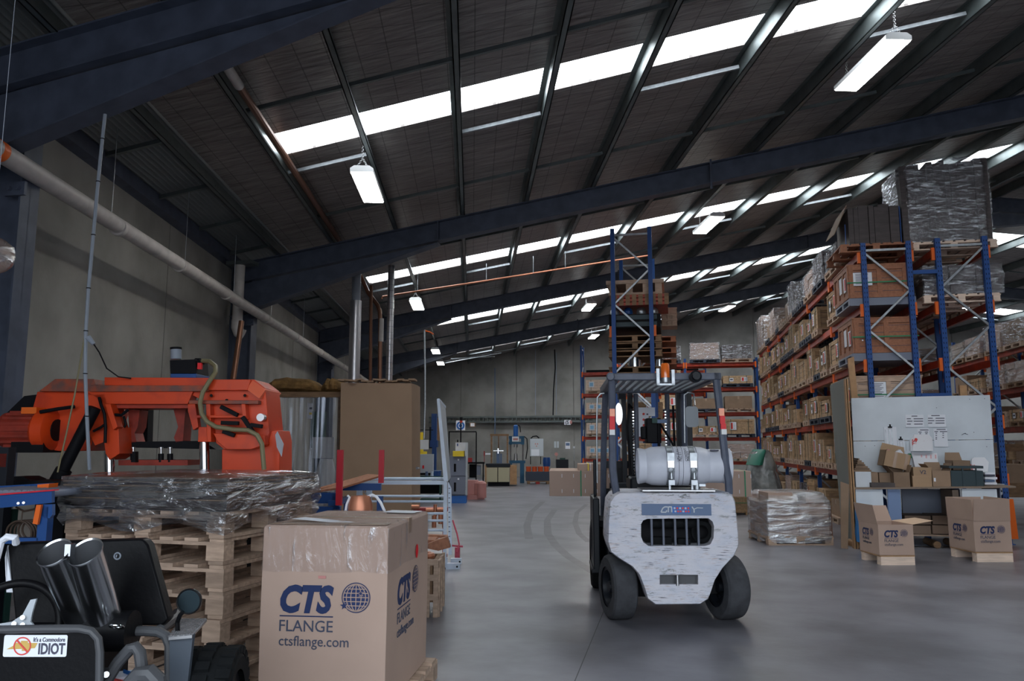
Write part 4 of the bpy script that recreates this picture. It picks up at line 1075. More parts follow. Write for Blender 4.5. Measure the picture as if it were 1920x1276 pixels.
# mirrors and their rods
p = FZ(1156,776,.3); g = G(); g.cyl((p.x+.02,.30,p.z-.10),(p.x+.02,.30,p.z+.10),.02); 
outl = [(p.x+.018+.032*cos(2*pi*i/20), .28, p.z+.095*sin(2*pi*i/20)) for i in range(20)]; g2 = G(); g2.prism(outl,(0,.02,0)); g2.build('mirror', 'mirror', t); g.b.free()
p = FZ(1301,780,.3)
g = G(); g.plate([(q[0],q[1],q[2]) for q in rrect(p.x-.055,p.x+.055,p.z-.09,p.z+.09,.03,.40)],[],(0,.02,0)); g.build('mirror', 'mirror_grey', t)
g = G(); g.tube([FZ(1120,905,1.2),FZ(1119,800,1.2),FZ(1120,745,1.2),FZ(1126,738,1.2),FZ(1133,737,1.2)],.008,6); g.tube([FZ(1284,830,1.2),FZ(1283,740,1.2),FZ(1290,735,1.2),FZ(1301,738,1.2),FZ(1303,760,1.0)],.008,6); g.build('mirror_rod', 'galv', t)
# mast
ym = 2.05; mt = zt-.02
def mx_(p_, dy=ym): return FZ(p_,760,dy).x
g = G()
for A_,B_ in ((1166,1174),(1288,1297)): g.bb(mx_(A_),mx_(B_),ym,ym+.12,.12,FZ(1200,728,ym).z)
for A_,B_ in ((1178,1187),(1270,1277)): g.bb(mx_(A_),mx_(B_),ym+.02,ym+.14,.12,FZ(1200,735,ym).z)
g.bb(mx_(1164),mx_(1278),ym-.02,ym+.05,FZ(1200,736,ym).z,FZ(1200,727,ym).z); g.bb(mx_(1160),mx_(1168),ym-.03,ym+.1,FZ(1200,747,ym).z,FZ(1200,725,ym).z); g.bb(mx_(1277),mx_(1284),ym-.03,ym+.1,FZ(1200,747,ym).z,FZ(1200,725,ym).z)
g.build('mast_rails', 'mast_black', t)
g = G()
for A_,B_ in ((1189,1195),(1247,1254)): g.cyl(((mx_(A_)+mx_(B_))/2,ym-.02,.3),((mx_(A_)+mx_(B_))/2,ym-.02,FZ(1200,738,ym).z),.026)
g.build('lift_cylinder', 'guard_grey', t)
for X_ in (1186,1246):
    g = G(); z = .9
    while z < 1.82: g.box((mx_(X_),ym-.04,z),(.018,.02,.014)); z += .032
    g.build('lift_chain', 'chrome', t)
g = G(); g.tube([FZ(1186,765,ym),FZ(1180,757,ym),FZ(1176,800,ym-.1),FZ(1184,900,ym-.2)],.014); g.tube([FZ(1270,900,1.9),FZ(1265,840,1.9),FZ(1262,760,1.9)],.012); g.build('hydraulic_hose','black',t)
p = FZ(1196,764,ym); q = FZ(1216,818,ym); p2 = FZ(1214,764,ym); q2 = FZ(1227,780,ym)
g = G(); g.bb(p.x,q.x,ym-.06,ym-.055,q.z,p.z); g.bb(p2.x,q2.x,ym-.06,ym-.055,q2.z,p2.z)
for k in range(4): g.cyl(((p.x+q.x)/2,ym-.064,p.z-.07-k*.06),((p.x+q.x)/2,ym-.06,p.z-.07-k*.06),.013,m=1); g.bb((p.x+q.x)/2+.03,q.x-.005,ym-.063,ym-.06,p.z-.08-k*.06,p.z-.065-k*.06,2)
g.build('safety_notice', ['paper','print_red','ink'], t)
g = G(); p = FZ(1222,795,1.1); g.bb(p.x-.05,p.x+.09,1.1,1.3,p.z-.18,p.z+.06); g.bb(p.x-.10,p.x-.05,1.12,1.2,p.z-.14,p.z-.02); g.bb(p.x+.05,p.x+.075,1.08,1.1,p.z-.28,p.z+.06); g.bar((p.x+.06,1.1,p.z+.04),(p.x+.26,1.1,p.z-.30),.02,.02); g.build('seat_back_and_levers', 'black', t, bevel=.02)
g = G(); g.bb(p.x-.0,p.x+.05,1.06,1.1,p.z+.01,p.z+.06,0); g.bb(p.x+.05,p.x+.14,1.06,1.1,p.z+.01,p.z+.045,1); g.build('control_knobs', ['dark_green','grey_blue'], t)
p = FZ(1263,730,ym-.02); g = G(); g.bb(p.x-.0,p.x+.075,ym-.035,ym-.03,p.z-.028,p.z+.02,0); g.bb(p.x+.04,p.x+.06,ym-.038,ym-.035,p.z-.02,p.z+.01,1); g.build('rating_label', ['paper','ink'], t)
g = G(); g.tube([FZ(1175,893,.9),FZ(1182,893,.9),FZ(1190,890,.9)],.012); g.tube([FZ(1180,905,.9),FZ(1182,870,1.),FZ(1181,850,1.)],.01); g.build('levers','black',t)
# left side step and grab panel
g = G(); p = FZ(1124,940,1.1); g.bb(-.62,-.56,.9,1.6,.30,.95); g.bb(-.60,-.57,1.2,1.25,.95,1.30); g.bb(-.64,-.50,.9,1.5,.28,.32); g.build('side_step', 'mast_black', t, bevel=.01)
g = G(); g.torus((-.60,1.30,.55),.17,.03,(1,0,0)); g.build('side_wheel_guard','mast_black',t)
# forks and carriage
yfk = ym+.22
zb = FZ(1030,931,yfk+.12).z
g = G(); g.bb(-.45,.45,yfk,yfk+.05,zb-.02,zb+.10); g.bb(-.45,.45,yfk,yfk+.05,zb+.32,zb+.40); g.build('carriage','mast_black',t)
for X in (-.28,.28):
    g = G(); g.bb(X-.05,X+.05,yfk+.05,yfk+.09,zb-.045,zb+.40); g.bb(X-.05,X+.05,yfk+.05,yfk+1.1,zb-.046,zb-.002); g.build('fork','mast_black',t)
# long cartons carried on the forks
fw = Matrix.Rotation(t.rotation_euler[2],3,'Z')
def on_fork(g, name, m, **k):
    return g.build(name, m, loc=t.location, rz=t.rotation_euler[2], **k)
yb = yfk+.12
def long_box(p0, p1, dy, dep, lab, strap=None, m='cardboard_light'):
    a = FZ(*p0, dy); b = FZ(*p1, dy); cxx = (a.x+b.x)/2
    th = thing('long_carton', lab, 'box', Vector(t.location)+fw@Vector((cxx,dy,b.z)), t.rotation_euler[2], 'cartons on the forks')
    hw = (b.x-a.x)/2; h = a.z-b.z
    g = G(); g.bb(-hw,hw,0,dep,0,h); g.build('carton','cardboard',th,bevel=.004)
    g = G()
    for k in range(int(2*hw/.13)):
        if dep > .4 and strap:
            for zz in (h*.2,h*.8): X = -hw+.14+k*.13; g.bb(X-.003,X+.003,-.0015,0,zz-.02,zz+.02)
    if len(g.b.verts): g.build('staple_marks','paper',th)
    else: g.b.free()
    if strap:
        for X in strap[1]: 
            g = G(); X2 = FZ(X,880,dy).x-cxx; g.bb(X2-.007,X2+.007,-.003,dep+.003,h+.0,h+.003); g.bb(X2-.007,X2+.007,-.004,-.001,0,h+.003); g.build('strap',strap[0],th)
    return th, hw, h
long_box((1030,882),(1410,931),yb,1.05,'huge long brown carton lying across the forks of the forklift',('green_strap',(1089,1396)))
long_box((1084,869),(1300,882),yb+.02,.42,'slim carton on top of the huge long carton, left of the mast',('yellow',(1103,)))
# ================================================================ LEFT SIDE
# big printed carton in the foreground
BX = Vector((-1.43, 3.86, 0)); RZ = R(5.1); bw, bd, bz0, bz1 = .655, .93, .135, 1.025
t = thing('pallet_box', 'big brown carton printed with a blue company name, foreground, tape over its top', 'box', (BX.x, BX.y, bz0), RZ)
h = bz1-bz0
g = G(); rs = random.Random(2)
n = 6; rr_ = []
for z, q in ((0,0),(h*.5,.004),(h*.985,.002),(h,-.006)):
    rr_.append([(-bw-q,-q,z),(-bw/2,-q*1.4,z),(q,-q,z),(q*1.4,bd/2,z),(q,bd+q,z),(-bw/2,bd+q,z),(-bw-q,bd+q,z),(-bw-q*1.4,bd/2,z)])
g.rings(rr_, cap=True, sm=False); g.build('carton', 'cardboard', t, bevel=.003)
g = G(); g.bb(-bw+.0,-.0,bd*.46,bd*.54,h+.001,h+.004); g.bb(-.002,.0035,bd*.46,bd*.54,h-.08,h+.003); g.build('top_tape', 'kraft_tape', t)
g = G()
for x0_,x1_,y0_,y1_ in ((-bw+.02,-.02,.03,.13),(-bw+.05,-.3,.2,.26)): g.bb(x0_,x1_,y0_,y1_,h+.003,h+.005)
g.build('side_tape', 'kraft_tape', t)
# stretch film round the top third
g = G(); rings = []
for k, z in enumerate((h-.23,h-.19,h-.15,h-.10,h-.05,h-.01,h+.006)):
    ring = []
    for i in range(36):
        a = i/36*4; s_ = int(a); f_ = a-s_; q = .007+rs.uniform(-.003,.004)
        if k == 6: q = -.02
        P4 = [(-bw-q,-q),(q,-q),(q,bd+q),(-bw-q,bd+q)]; A_ = P4[s_]; B_ = P4[(s_+1) % 4]
        ring.append((A_[0]+(B_[0]-A_[0])*f_, A_[1]+(B_[1]-A_[1])*f_, z+(rs.uniform(-.006,.006) if k < 6 else .002)))
    rings.append(ring)
g.rings(rings, cap=False); g.face(g.vs(rings[-1])); g.build('stretch_wrap', 'film_thin', t)
g = G(); g.bb(-bw,0,-.0055,-.0035,h-.245,h-.0); g.bb(.0035,.0055,0,bd,h-.245,h); g.build('wrap_band', 'kraft_film', t) if 'kraft_film' in M_ else g.b.free()
g = G()
for p in ([(-.54,.26),(-.16,.20),(-.26,.13),(-.58,.18)],): g.prism([(a,b,h+.006+.012*sin(9*a)) for a,b in p], (0,0,.001))
g.prism([(-.22,.90,h+.008),(-.02,.86,h+.008),(-.04,.70,h+.008),(-.24,.75,h+.008)], (0,0,.001)); g.build('delivery_papers', 'paper', t)
g = G(); g.bb(-.355,-.315,-.010,-.008,h-.262,h-.248); g.build('pink_sticker', 'pink_tube', t)
g = G(); cc = [(.0095, bd*.66+.028*cos(a_*pi/8), h-.20+.04*sin(a_*pi/8)) for a_ in range(16)]; g.prism(cc, (.001,0,0)); g.build('red_sticker', 'tail_red', t)
cts_logo(t, .28, -.552, h-.425, -.0075)
side = lambda p: (.0075-p[1]-.0075, p[0], p[2])
cts_logo(t, .28, .20, h-.425, -.0, xf=lambda p: (.0065-p[1], p[0], p[2]))
g = G(); g.bb(-.43,-.38,-.0035,-.001,0,.12); g.build('lower_tape', 'kraft_tape', t)
tp = thing('wooden_pallet', 'pine pallet under the big printed carton', 'pallet', (BX.x-bw/2, BX.y+bd/2+.04, 0), RZ)
g = G()
for k in range(6): g.bb(-.33,.33,-.52+k*.175,-.40+k*.175,.112,.13)
g.build('top_deck','pine',tp)
g = G()
for x in (-.28,0,.28):
    g.bb(x-.05,x+.05,-.52,.52,.09,.112)
    for y in (-.47,0,.46): g2 = G(); g2.bb(x-.05,x+.05,y-.06,y+.06,.018,.09); g2.build('block','pine',tp)
g.build('bearers','pine',tp)
g = G()
for x in (-.28,0,.28): g.bb(x-.05,x+.05,-.52,.52,0,.018)
g.build('bottom_boards','pine',tp)
# ---- stack of pallets with wrapped cardboard sheets
SX = Vector((-2.55, 4.19, 0)); SR = R(-4.5); sw_, sd = 1.14, .98
def stack_pal(k):
    z = .15*k; rr = random.Random(20+k)
    loc = Matrix.Rotation(SR,3,'Z') @ Vector((-sw_/2+rr.uniform(-.012,.012), sd/2+rr.uniform(-.012,.012), 0)) + SX
    t = thing('wooden_pallet', '%s pallet counted from the floor in the tall stack left of the big printed carton' % ORD[k], 'pallet', (loc.x, loc.y, z), SR, 'pallets in the tall stack')
    w_, d = sw_, sd
    g = G(); ori = k % 2
    nb = 7
    for i in range(nb): g.box((-w_/2+.05+(w_-.1)*i/(nb-1), 0, .139), (.095, d, .02))
    g.build('top_deck', 'pine', t)
    g = G()
    for y in (-d/2+.05,0,d/2-.05): g.box((0,y,.118),(w_,.095,.020))
    g.build('bearers', 'pine', t)
    for y in (-d/2+.05,0,d/2-.05):
        for x in (-w_/2+.06,0,w_/2-.06): g = G(); g.box((x,y,.065),(.12,.095,.086)); g.build('block', 'pine', t)
    g = G()
    for x in (-w_/2+.05,0,w_/2-.05): g.box((x,0,.011),(.10,d,.020))
    g.build('bottom_boards', 'pine', t)
for k in range(7): stack_pal(k)
t = thing('wrapped_sheet_stack', 'layers of flat cardboard sheets in glossy stretch wrap on the tall stack of pallets', 'wrapped pallet load', (SX.x, SX.y, 1.051), SR)
g = G(); rs = random.Random(8); z = 0; k = 0
while z < .185:
    th = rs.uniform(.005,.009); ov = rs.uniform(-.02,.012)+(.012 if (k//6) % 2 else -.01); sag = 0
    g.bb(-sw_-.0-ov, .0+ov, .0-ov, sd+ov, z, z+th-.0015, rs.choice((0,0,1))); z += th; k += 1
g.build('sheets', ['cardboard_grey','cardboard_dark'], t)
g = G(); ring = []; Z = [-.10,-.06,-.02,.03,.08,.13,.175,.195,.20]
for k, z in enumerate(Z):
    r_ = []
    for i in range(44):
        a = i/44*4; s_ = int(a); f_ = a-s_; q = .026+rs.uniform(-.008,.008)+(.01 if .0 < z < .15 else 0)
        if k == len(Z)-1: q = -.12
        if k == 0: q = .012
        P4 = [(-sw_-q,-q),(q,-q),(q,sd+q),(-sw_-q,sd+q)]; A_ = P4[s_]; B_ = P4[(s_+1) % 4]
        r_.append((A_[0]+(B_[0]-A_[0])*f_, A_[1]+(B_[1]-A_[1])*f_, z+(rs.uniform(-.008,.008) if 0 < k < 7 else 0)+(.03 if k == 0 else 0)*sin(i)+(.015 if k == 8 else 0)))
    ring.append(r_)
g.rings(ring, cap=False); g.face(g.vs(ring[-1])); g.build('stretch_wrap', 'film_bright', t)
# ---- orange band saw
sf = CF(262, 6.1); P = sf.pt
t = sf.root('band_saw', 'large orange metal-cutting band saw along the left wall behind the pallet stack', 'machine')
g = G()
def pr(pts, dy, dep, m=0): g.prism([P(a,b,dy) for a,b in pts], (0,dep,0), m)
pr([(196,707),(392,708),(392,724),(196,722)], .02, .45); g.bb(P(196,722).x,P(392,722).x,0,.02,P(0,723).z-.0,P(0,722).z)
pr([(163,733),(362,732),(352,757),(197,757)], 0, .12)
pr([(170,722),(392,722),(392,733),(168,734)], -.02, .35, 1)
pr([(197,756),(355,756),(355,765),(205,765)], .04, .3, 2)
g.build('blade_beam', ['saw_orange','saw_top','beam_orange'], t, bevel=.004)
g = G()
pr([(392,711),(476,711),(497,727),(505,810),(498,836),(470,842),(420,842),(405,830),(398,760),(356,738),(360,731),(392,731)], .03, .38)
pr([(392,711),(470,711),(464,731),(386,731)], -.02, .06)
g.prism([P(470,711,.02),P(498,730,.02),P(486,747,-.04),P(464,731,-.04)], (0,.42,0), 3)
pr([(354,750),(484,750),(484,757),(354,757)], -.05, .08, 1); pr([(352,757),(366,757),(372,800),(362,806),(352,770)], -.05, .06)
pr([(366,778),(455,778),(455,783),(366,783)], -.05, .09, 0); pr([(386,757),(394,757),(396,828),(388,828)], -.05, .09)
pr([(452,757),(460,757),(462,785),(455,785)], -.05, .09); pr([(400,812),(496,815),(497,833),(470,842),(425,842),(408,828)], -.04, .09)
pr([(372,800),(394,800),(395,828),(371,828)], -.03,.2)
for a,b in ((396,741),(459,741),(425,750)): g.cyl(P(a,b,-.01),P(a,b,.03),.012,n=8,m=2)
for (a,b,c_,d_) in ((414,762,446,778),(415,792,448,793),(418,808,440,816),(455,781,476,812),(470,796,492,799)): g.bar(P(a,b,-.07),P(c_,d_,-.07),.035,.03,2)
g.build('wheel_housing', ['saw_orange','saw_top','black','saw_pale'], t, bevel=.003)
g = G(); a = P(488,782,-.06); g.cyl(a, a+Vector((0,.06,0)), .03, n=16); g.build('adjuster_knob', 'steel', t)
g = G()
pr([(73,733),(103,710),(176,710),(180,724),(170,734)], .0, .45, 1); pr([(70,734),(170,734),(170,724),(180,724),(196,770),(170,835),(160,845),(110,845),(70,840),(60,770)], .05, .40)
pr([(0,785),(45,742),(78,738),(74,760),(40,775),(10,805),(0,810)], .1,.35,2); pr([(0,788),(30,780),(75,755),(110,770),(90,838),(20,838),(0,836)], .12,.30)
pr([(160,740),(196,738),(212,800),(222,800),(224,850),(205,862),(198,850),(195,828),(178,835),(160,800)], .0,.25)
pr([(197,757),(207,757),(220,800),(212,806),(200,770)], -.05, .1)
g.build('drive_housing', ['saw_orange','saw_top','black'], t, bevel=.003)
g = G(); a = P(60,800,-.02); b = P(18,800,.0); g.cyl(P(12,806,.02),P(76,806,.02),.135,n=24,m=1)
for i in range(18): an = 2*pi*i/18; ca = P(20,806,.02); g.bar(ca+Vector((0,.14*cos(an),.14*sin(an))), P(74,806,.02)+Vector((0,.14*cos(an),.14*sin(an))), .012,.02,1)
g.cyl(P(72,806,.02),P(106,806,.02),.145,n=28,m=0,prof=((0,.14),(.2,.165),(.8,.165),(1,.12))); g.cyl(P(105,806,.02),P(108,806,.02),.085,m=2); g.bb(P(52,767).x,P(80,767).x,-.08,.1,P(0,776).z,P(0,764).z,3)
g.bb(P(35,845).x,P(95,845).x,-.1,.15,P(0,848).z,P(0,828).z,2); g.build('motor', ['saw_orange','saw_dark','black','orange_post'], t)
g = G(); g.cyl(P(178,764,-.12),P(112,893,-.12),.045,n=16); g.cyl(P(120,880,-.12),P(106,905,-.12),.06,n=12); g.build('lift_ram', 'black', t)
for (A_,B_) in ((205,845),(383,826)):
    g = G(); g.cyl(P(A_,B_,.05),P(A_+1,905,.05),.038,n=18); g.build('guide_column', 'chrome', t)
g = G()
pr([(240,768),(262,768),(258,800),(252,812),(256,828),(240,832),(228,826),(234,806),(242,800)], .2,.15); pr([(325,766),(348,766),(345,800),(343,826),(330,829),(326,820),(334,800)], .2,.15)
pr([(222,828),(380,826),(405,842),(222,838)], .2,.2,1); pr([(268,765),(278,765),(276,830),(268,830)], .45,.1,1); pr([(222,862),(352,862),(352,872),(222,872)], .1,.3); pr([(248,846),(254,846),(254,866),(248,866)], .05,.05,1)
for X_ in (250,302,319): g.cyl(P(X_,838,.12),P(X_,866,.12),.009,m=2); g.cyl(P(X_,850,.12),P(X_,866,.12),.022,m=1); g.cyl(P(X_-.0,838,.12),P(X_,840,.12),.018,m=2)
g.build('blade_guides_and_vice', ['saw_dark','black','steel'], t)
g = G(); pr([(416,842),(504,834),(505,808),(520,806),(524,826),(524,905),(416,905)], .08,.35); pr([(125,905),(524,905),(524,960),(125,960)], .0,.7,1); 
g.bb(P(100,905).x,P(535,905).x,.0,.8,0,P(0,930).z,1); g.build('base_cabinet', ['saw_orange','mast_black'], t, bevel=.004)
g = G(); 
for dy,q in ((0,0),(.01,1)): g.prism([P(516,815,.02),P(520,808,.0),P(532,832,-.02),P(528,856,-.02),P(519,838,.0)], (0,.004,0))
g.build('hanging_paper', 'paper', t)
g = G(); g.tube([P(380,676,.1),P(393,677,.05),P(404,686,0),(P(404,698,-.04)),P(392,715,-.08),P(380,735,-.08),P(375,755,-.1),P(378,775,-.1),P(388,790,-.1),P(405,800,-.1),P(440,805,-.1),P(465,806,-.1),P(482,815,-.1),P(491,832,-.1),P(495,880,-.1)], .018, 10); g.build('flexible_hose', 'hose_olive', t)
for Q_,r_ in (([P(186,745,-.03),P(190,760,-.05),P(196,775,-.05),P(198,800,-.05),P(197,830,-.05)],.012),([P(210,777,-.02),P(228,778,-.04),P(240,768,0)],.012),([P(232,780,.1),P(236,795,.1),P(228,808,.1)],.010),([P(75,772,-.1),P(110,766,-.08),P(140,762,0)],.014),([P(175,808,-.05),P(190,800,-.05),P(197,795,-.05)],.010)): g = G(); g.tube(Q_,r_); g.build('cable','black',t)
th = sf.root('hydraulic_pump', 'small black and blue pump with grey filter pot sitting on the orange band saw', 'pump')
g = G()
pr([(319,700),(368,700),(368,708),(319,708)], .05,.28,1); pr([(318,675),(366,673),(368,700),(319,700)], .06,.26,0); g.bb(P(314,682).x,P(320,682).x,.1,.2,P(0,692).z,P(0,680).z,0); g.cyl(P(366,679,.12),P(376,679,.12),.035,m=0); g.cyl(P(376,679,.12),P(384,679,.12),.016,m=0)
g.build('pump_body', ['black','blue_paint'], th, bevel=.004)
g = G(); g.cyl(P(330,673,.16),P(330,652,.16),.042,n=18,m=0); g.cyl(P(330,655,.16),P(330,651,.16),.045,n=18,m=1); g.build('filter_pot', ['wire_grey','black'], th)
g = G(); a = P(375,686,.1); g.box(a,(.03,.03,.05)); g.build('red_valve','tail_red',th)
# ---- blue conveyor at the far left
cvf = CF(60, 4.6); P = cvf.pt
t = cvf.root('roller_conveyor', 'blue steel roller conveyor with a red edge at the far left', 'conveyor')
g = G(); g.prism([P(-60,932,0),P(97,919,0),P(97,942,0),P(-60,958,0)], (0,.03,0), 0); g.build('side_rail','blue_paint',t); g = G(); g.prism([P(-60,914,.5),P(97,905,.5),P(97,922,.5),P(-60,934,.5)], (0,.03,0), 0)
g.prism([P(-60,930,-.01),P(102,917,-.01),P(102,919.5,-.01),P(-60,933,-.01)], (0,.045,0), 1); 
g.build('side_rail',['blue_paint','red_paint'],t); g = G()
for X_,Y_ in ((34,943),(44,942),(-20,948)): g.cyl(P(X_,Y_,-.012),P(X_,Y_,.0),.008,n=8,m=2)
g.build('bolts', ['blue_paint','red_paint','steel'], t)
g = G()
for X_ in range(-50,95,12): a = P(X_,925,.03); g.cyl(a+Vector((0,0,-.0)), a+Vector((0,.48,0)), .022)
g.build('rollers', 'locker_grey', t)
g = G(); a = P(82,945,.0); g.prism([P(78,945,.0),P(98,945,.0),P(98,965,0),P(93,971,0),P(84,971,0),P(78,965,0)],(0,.03,0)); g.bb(P(72,960,.0).x,P(90,960,.0).x,.0,.06,.0,P(0,950).z); g.build('leg', 'blue_paint', t)
g = G(); g.bb(P(-60,1010).x,P(72,1010).x,.0,.05,P(0,1019,.0).z,P(0,1008,.0).z); g.build('lower_rail', 'blue_paint', t)
g = G(); g.prism([P(68,946,-.03),P(77,946,-.03),P(70,983,-.03),P(61,981,-.03)],(0,.02,0)); g.prism([P(70,908,.3),P(92,906,.3),P(90,918,.3),P(70,920,.3)],(0,.1,0)); g.build('orange_bracket', 'orange_post', t)
g = G()
for k in range(5): a = P(42,1000,.12); g.torus((a.x+.01*(k-2), a.y+.015*k, a.z+.004*k), .075-.004*k, .006, (0,1,.15))
g.tube([P(30,950,.1),P(45,958,.1),P(62,955,.1),P(72,951,.1)],.006); g.tube([P(42,958,.1),P(41,970,.1),P(40,976,.1)],.004)
o = cvf.root('cable_coil','coiled brown cable hanging below the blue conveyor','cable'); g.build('coil','cable_brown',o)
g = G(); rs = random.Random(3)
for k in range(9): g.bb(P(-40+k*7,960,.7).x,P(-34+k*7,960,.7).x,.7+rs.uniform(0,.05),.72+.05,.0,P(0,955,.7).z)
tag(g.build('green_curtain','dark_green',loc=cvf.loc,rz=cvf.rz),'dark green plastic strips hanging under the blue conveyor','curtain')
g = G(); g.bb(P(85,905,.9).x,P(140,905,.9).x,.80,1.15,0,P(0,912,.9).z); g.prism([P(8,902,1.0),P(20,893,1.0),P(42,893,1.0),P(56,899,1.0),P(56,914,1.0),P(8,914,1.0)],(0,.2,0)); g.bb(P(-30,905,1.).x,P(140,905,1.).x,.9,1.2,P(0,915,1.).z,P(0,900,1.).z)
tag(g.build('saw_outfeed','black',loc=cvf.loc,rz=cvf.rz),'black steel outfeed bed of the saw behind the blue conveyor','machine bed')
cvb = CF(-10, 5.2); g = G(); a = cvb.pt(-14,820); b = cvb.pt(8,940); g.bb(a.x,b.x,0,.08,b.z-.8,cvb.pt(0,838).z); g.bb(a.x,b.x-.01,0,.09,cvb.pt(0,875).z,cvb.pt(0,850).z,1); tag(g.build('steel_stand',['mast_black','beam_orange'],loc=cvb.loc,rz=cvb.rz),'dark steel upright at the left edge beside the saw','stand')
# ---- a wrapped brown parcel peeking in at the left edge
wf = CF(-48, 3.4); a = wf.pt(-48,478)
g = G(); rs = random.Random(6); rings = []
for k in range(9):
    f_ = k/8; r_ = (.02,.055,.075,.085,.086,.084,.078,.06,.02)[k]
    rings.append([(r_*cos(2*pi*i/18)*(1+rs.uniform(-.05,.05)), r_*sin(2*pi*i/18)+.0, .085-.17*f_) for i in range(18)])
g.rings(rings); o = wf.root('wrapped_bundle','brown bundle in shiny plastic hanging at the upper left edge','bundle'); o.location = wld(wf.U0, wf.D0)+(0,) ; o.location = (wf.loc[0],wf.loc[1],a.z)
q = g.build('bundle','cardboard',o); g = G(); rings2 = [[(x*1.06,y*1.06,z) for x,y,z in r_] for r_ in rings]; g.rings(rings2, cap=False); g.build('plastic_wrap','film_bright',o)
g = G(); g.cyl((0,0,.08),(0,0,1.6),.0015,n=5); g.build('hanging_wire','wire_grey',o)
# ---- kart
kf = CF(150, 2.75); P = kf.pt
t = kf.root('buggy', 'black low buggy with twin chrome exhaust tips at the lower left', 'vehicle')
g = G(); g.prism([P(14,1022,.35),P(20,1018,.35),P(262,1010,.35),P(270,1012,.35),P(278,1022,.35),P(315,1160,.30),P(305,1172,.3),P(36,1176,.30),P(28,1165,.30)], (0,.06,0)); g.build('seat_back','black_satin',t,bevel=.008)
g = G()
for X_,Y_ in ((220,1042),(228,1127)): g.torus(P(X_,Y_,.34),.012,.003,(0,1,0)); g.cyl(P(X_,Y_,.342),P(X_,Y_,.345),.006)
g.build('seat_bolts','wire_grey',t)
g = G(); g.prism([P(14,1022,.34),P(12,1030,.34),P(24,1110,.34),P(12,1110,.34),P(9,1045,.34)],(0,.03,0)); g.tube([P(-10,1060,.3),P(2,1015,.3),P(14,1006,.3),P(28,1007,.3),P(30,1018,.32)],.014); g.build('seat_trim','paper',t)
ex = g_ = None
for k,(tx,ty,bx_,by) in enumerate(((102,1036,196,1180),(160,1035,236,1182))):
    a = P(tx,ty,.02); b = P(bx_-32,by,.16)
    d = (b-a); g = G()
    # slanted mouth: build along the axis with a slanted first ring
    ax = d.normalized(); u = Vector((1,0,0)) - ax*ax.x; u.normalize(); v = ax.cross(u); R0 = .0565
    nm = Vector((-.12,-.66,.74)).normalized()
    def ring(tt, r_, sl=0):
        c_ = a+d*tt; out = []
        for i in range(36):
            p_ = c_+(u*cos(2*pi*i/36)+v*sin(2*pi*i/36))*r_
            if sl: p_ = p_ - ax*((p_-c_).dot(nm)/ax.dot(nm))
            out.append(p_)
        return out
    s0 = 1
    g.rings([ring(1,R0*.92),ring(.8,R0*.98),ring(.55,R0),ring(.02,R0,s0),ring(.0,R0*1.04,s0),ring(-.015,R0*1.02,s0),ring(.0,R0*.95,s0)], cap=False)
    g.rings([ring(.0,R0*.95,s0),ring(.12,R0*.93,s0),ring(.75,R0*.9)], 1, cap=False)
    g.face(g.vs(ring(.75,R0*.9)),1); g.build('exhaust_tip',['chrome_dark','frame_grey'],t)
g = G(); g.cyl(P(170,1182,.15),P(250,1182,.15),.07,n=20); g.build('exhaust_base','black_satin',t); g = G(); g.box(P(131,1030,.02),(.02,.03,.04)); g.build('tip_bridge','chrome_dark',t)
g = G(); g.torus(P(219,1174,.05),.022,.004,(0,.4,1)); g.build('clamp_ring','chrome',t)
# steering wheel
c0 = P(16,1183,.14); g = G(); g.torus(c0, .168, .0145, (.10,-.92,.38), n=56, k=12); g.build('steering_wheel','black_satin',t)
g = G(); A_ = [(68,1122),(57,1124),(42,1152),(22,1165),(-20,1172),(-20,1180),(60,1180),(66,1176),(57,1165),(60,1148)]
g.prism([P(x_,y_,.10) for x_,y_ in A_],(0,.008,0))
for X_,Y_ in ((42,1157),(26,1169),(42,1171)): g.cyl(P(X_,Y_,.088),P(X_,Y_,.10),.008,n=10,m=1)
g.build('wheel_spokes',['panel_grey','chrome'],t)
# front panel with sticker, tube hoops
g = G(); pts = [P(-60,1180,-.1),P(150,1178,-.1),P(172,1182,-.1),P(184,1196,-.1),P(188,1220,-.1),P(190,1330,-.1),P(-60,1330,-.1)]; g.prism(pts,(0,.02,0)); g.build('front_panel','black_satin',t)
g = G(); g.tube([P(-60,1181,-.11),P(90,1178,-.11),P(150,1178,-.11),P(172,1183,-.11),P(184,1197,-.11),P(187,1222,-.11),P(186,1330,-.11)],.013,10)
g.tube([P(180,1186,.18),P(270,1182,.18),P(298,1184,.18),P(312,1192,.17),P(318,1210,.16),P(318,1330,.14)],.018,10)
g.tube([P(185,1300,-.02),P(202,1272,-.02),P(222,1240,-.02),P(244,1216,-.02),P(254,1212,-.02),P(262,1222,-.02),P(266,1250,-.02),P(268,1330,-.02)],.020,10)
g.tube([P(300,1180,.3),P(330,1158,.5),P(333,1148,.55)],.02,8)
g.build('tube_frame','frame_grey',t)
g = G(); g.tube([P(240,1290,-.08),P(262,1265,-.08),P(280,1262,-.08),P(295,1275,-.08),P(300,1300,-.08)],.03,10); g.build('mudguard','frame_grey',t)
g = G(); g.cyl(P(196,1262,-.045),P(197,1262,-.02),.02,n=12,m=0); g.cyl(P(199,1264,-.055),P(199,1264,-.045),.010,n=10,m=1); g.bb(P(160,1262,-.03).x,P(200,1262,-.03).x,-.04,-.02,P(0,1270).z,P(0,1254).z); g.build('bracket_bolt',['black','steel'],t)
g = G(); g.prism([P(318,1192,.12),P(362,1189,.12),P(346,1330,.12),P(318,1330,.12)],(0,.02,0)); g.build('side_panel','grey_dark_panel',t)
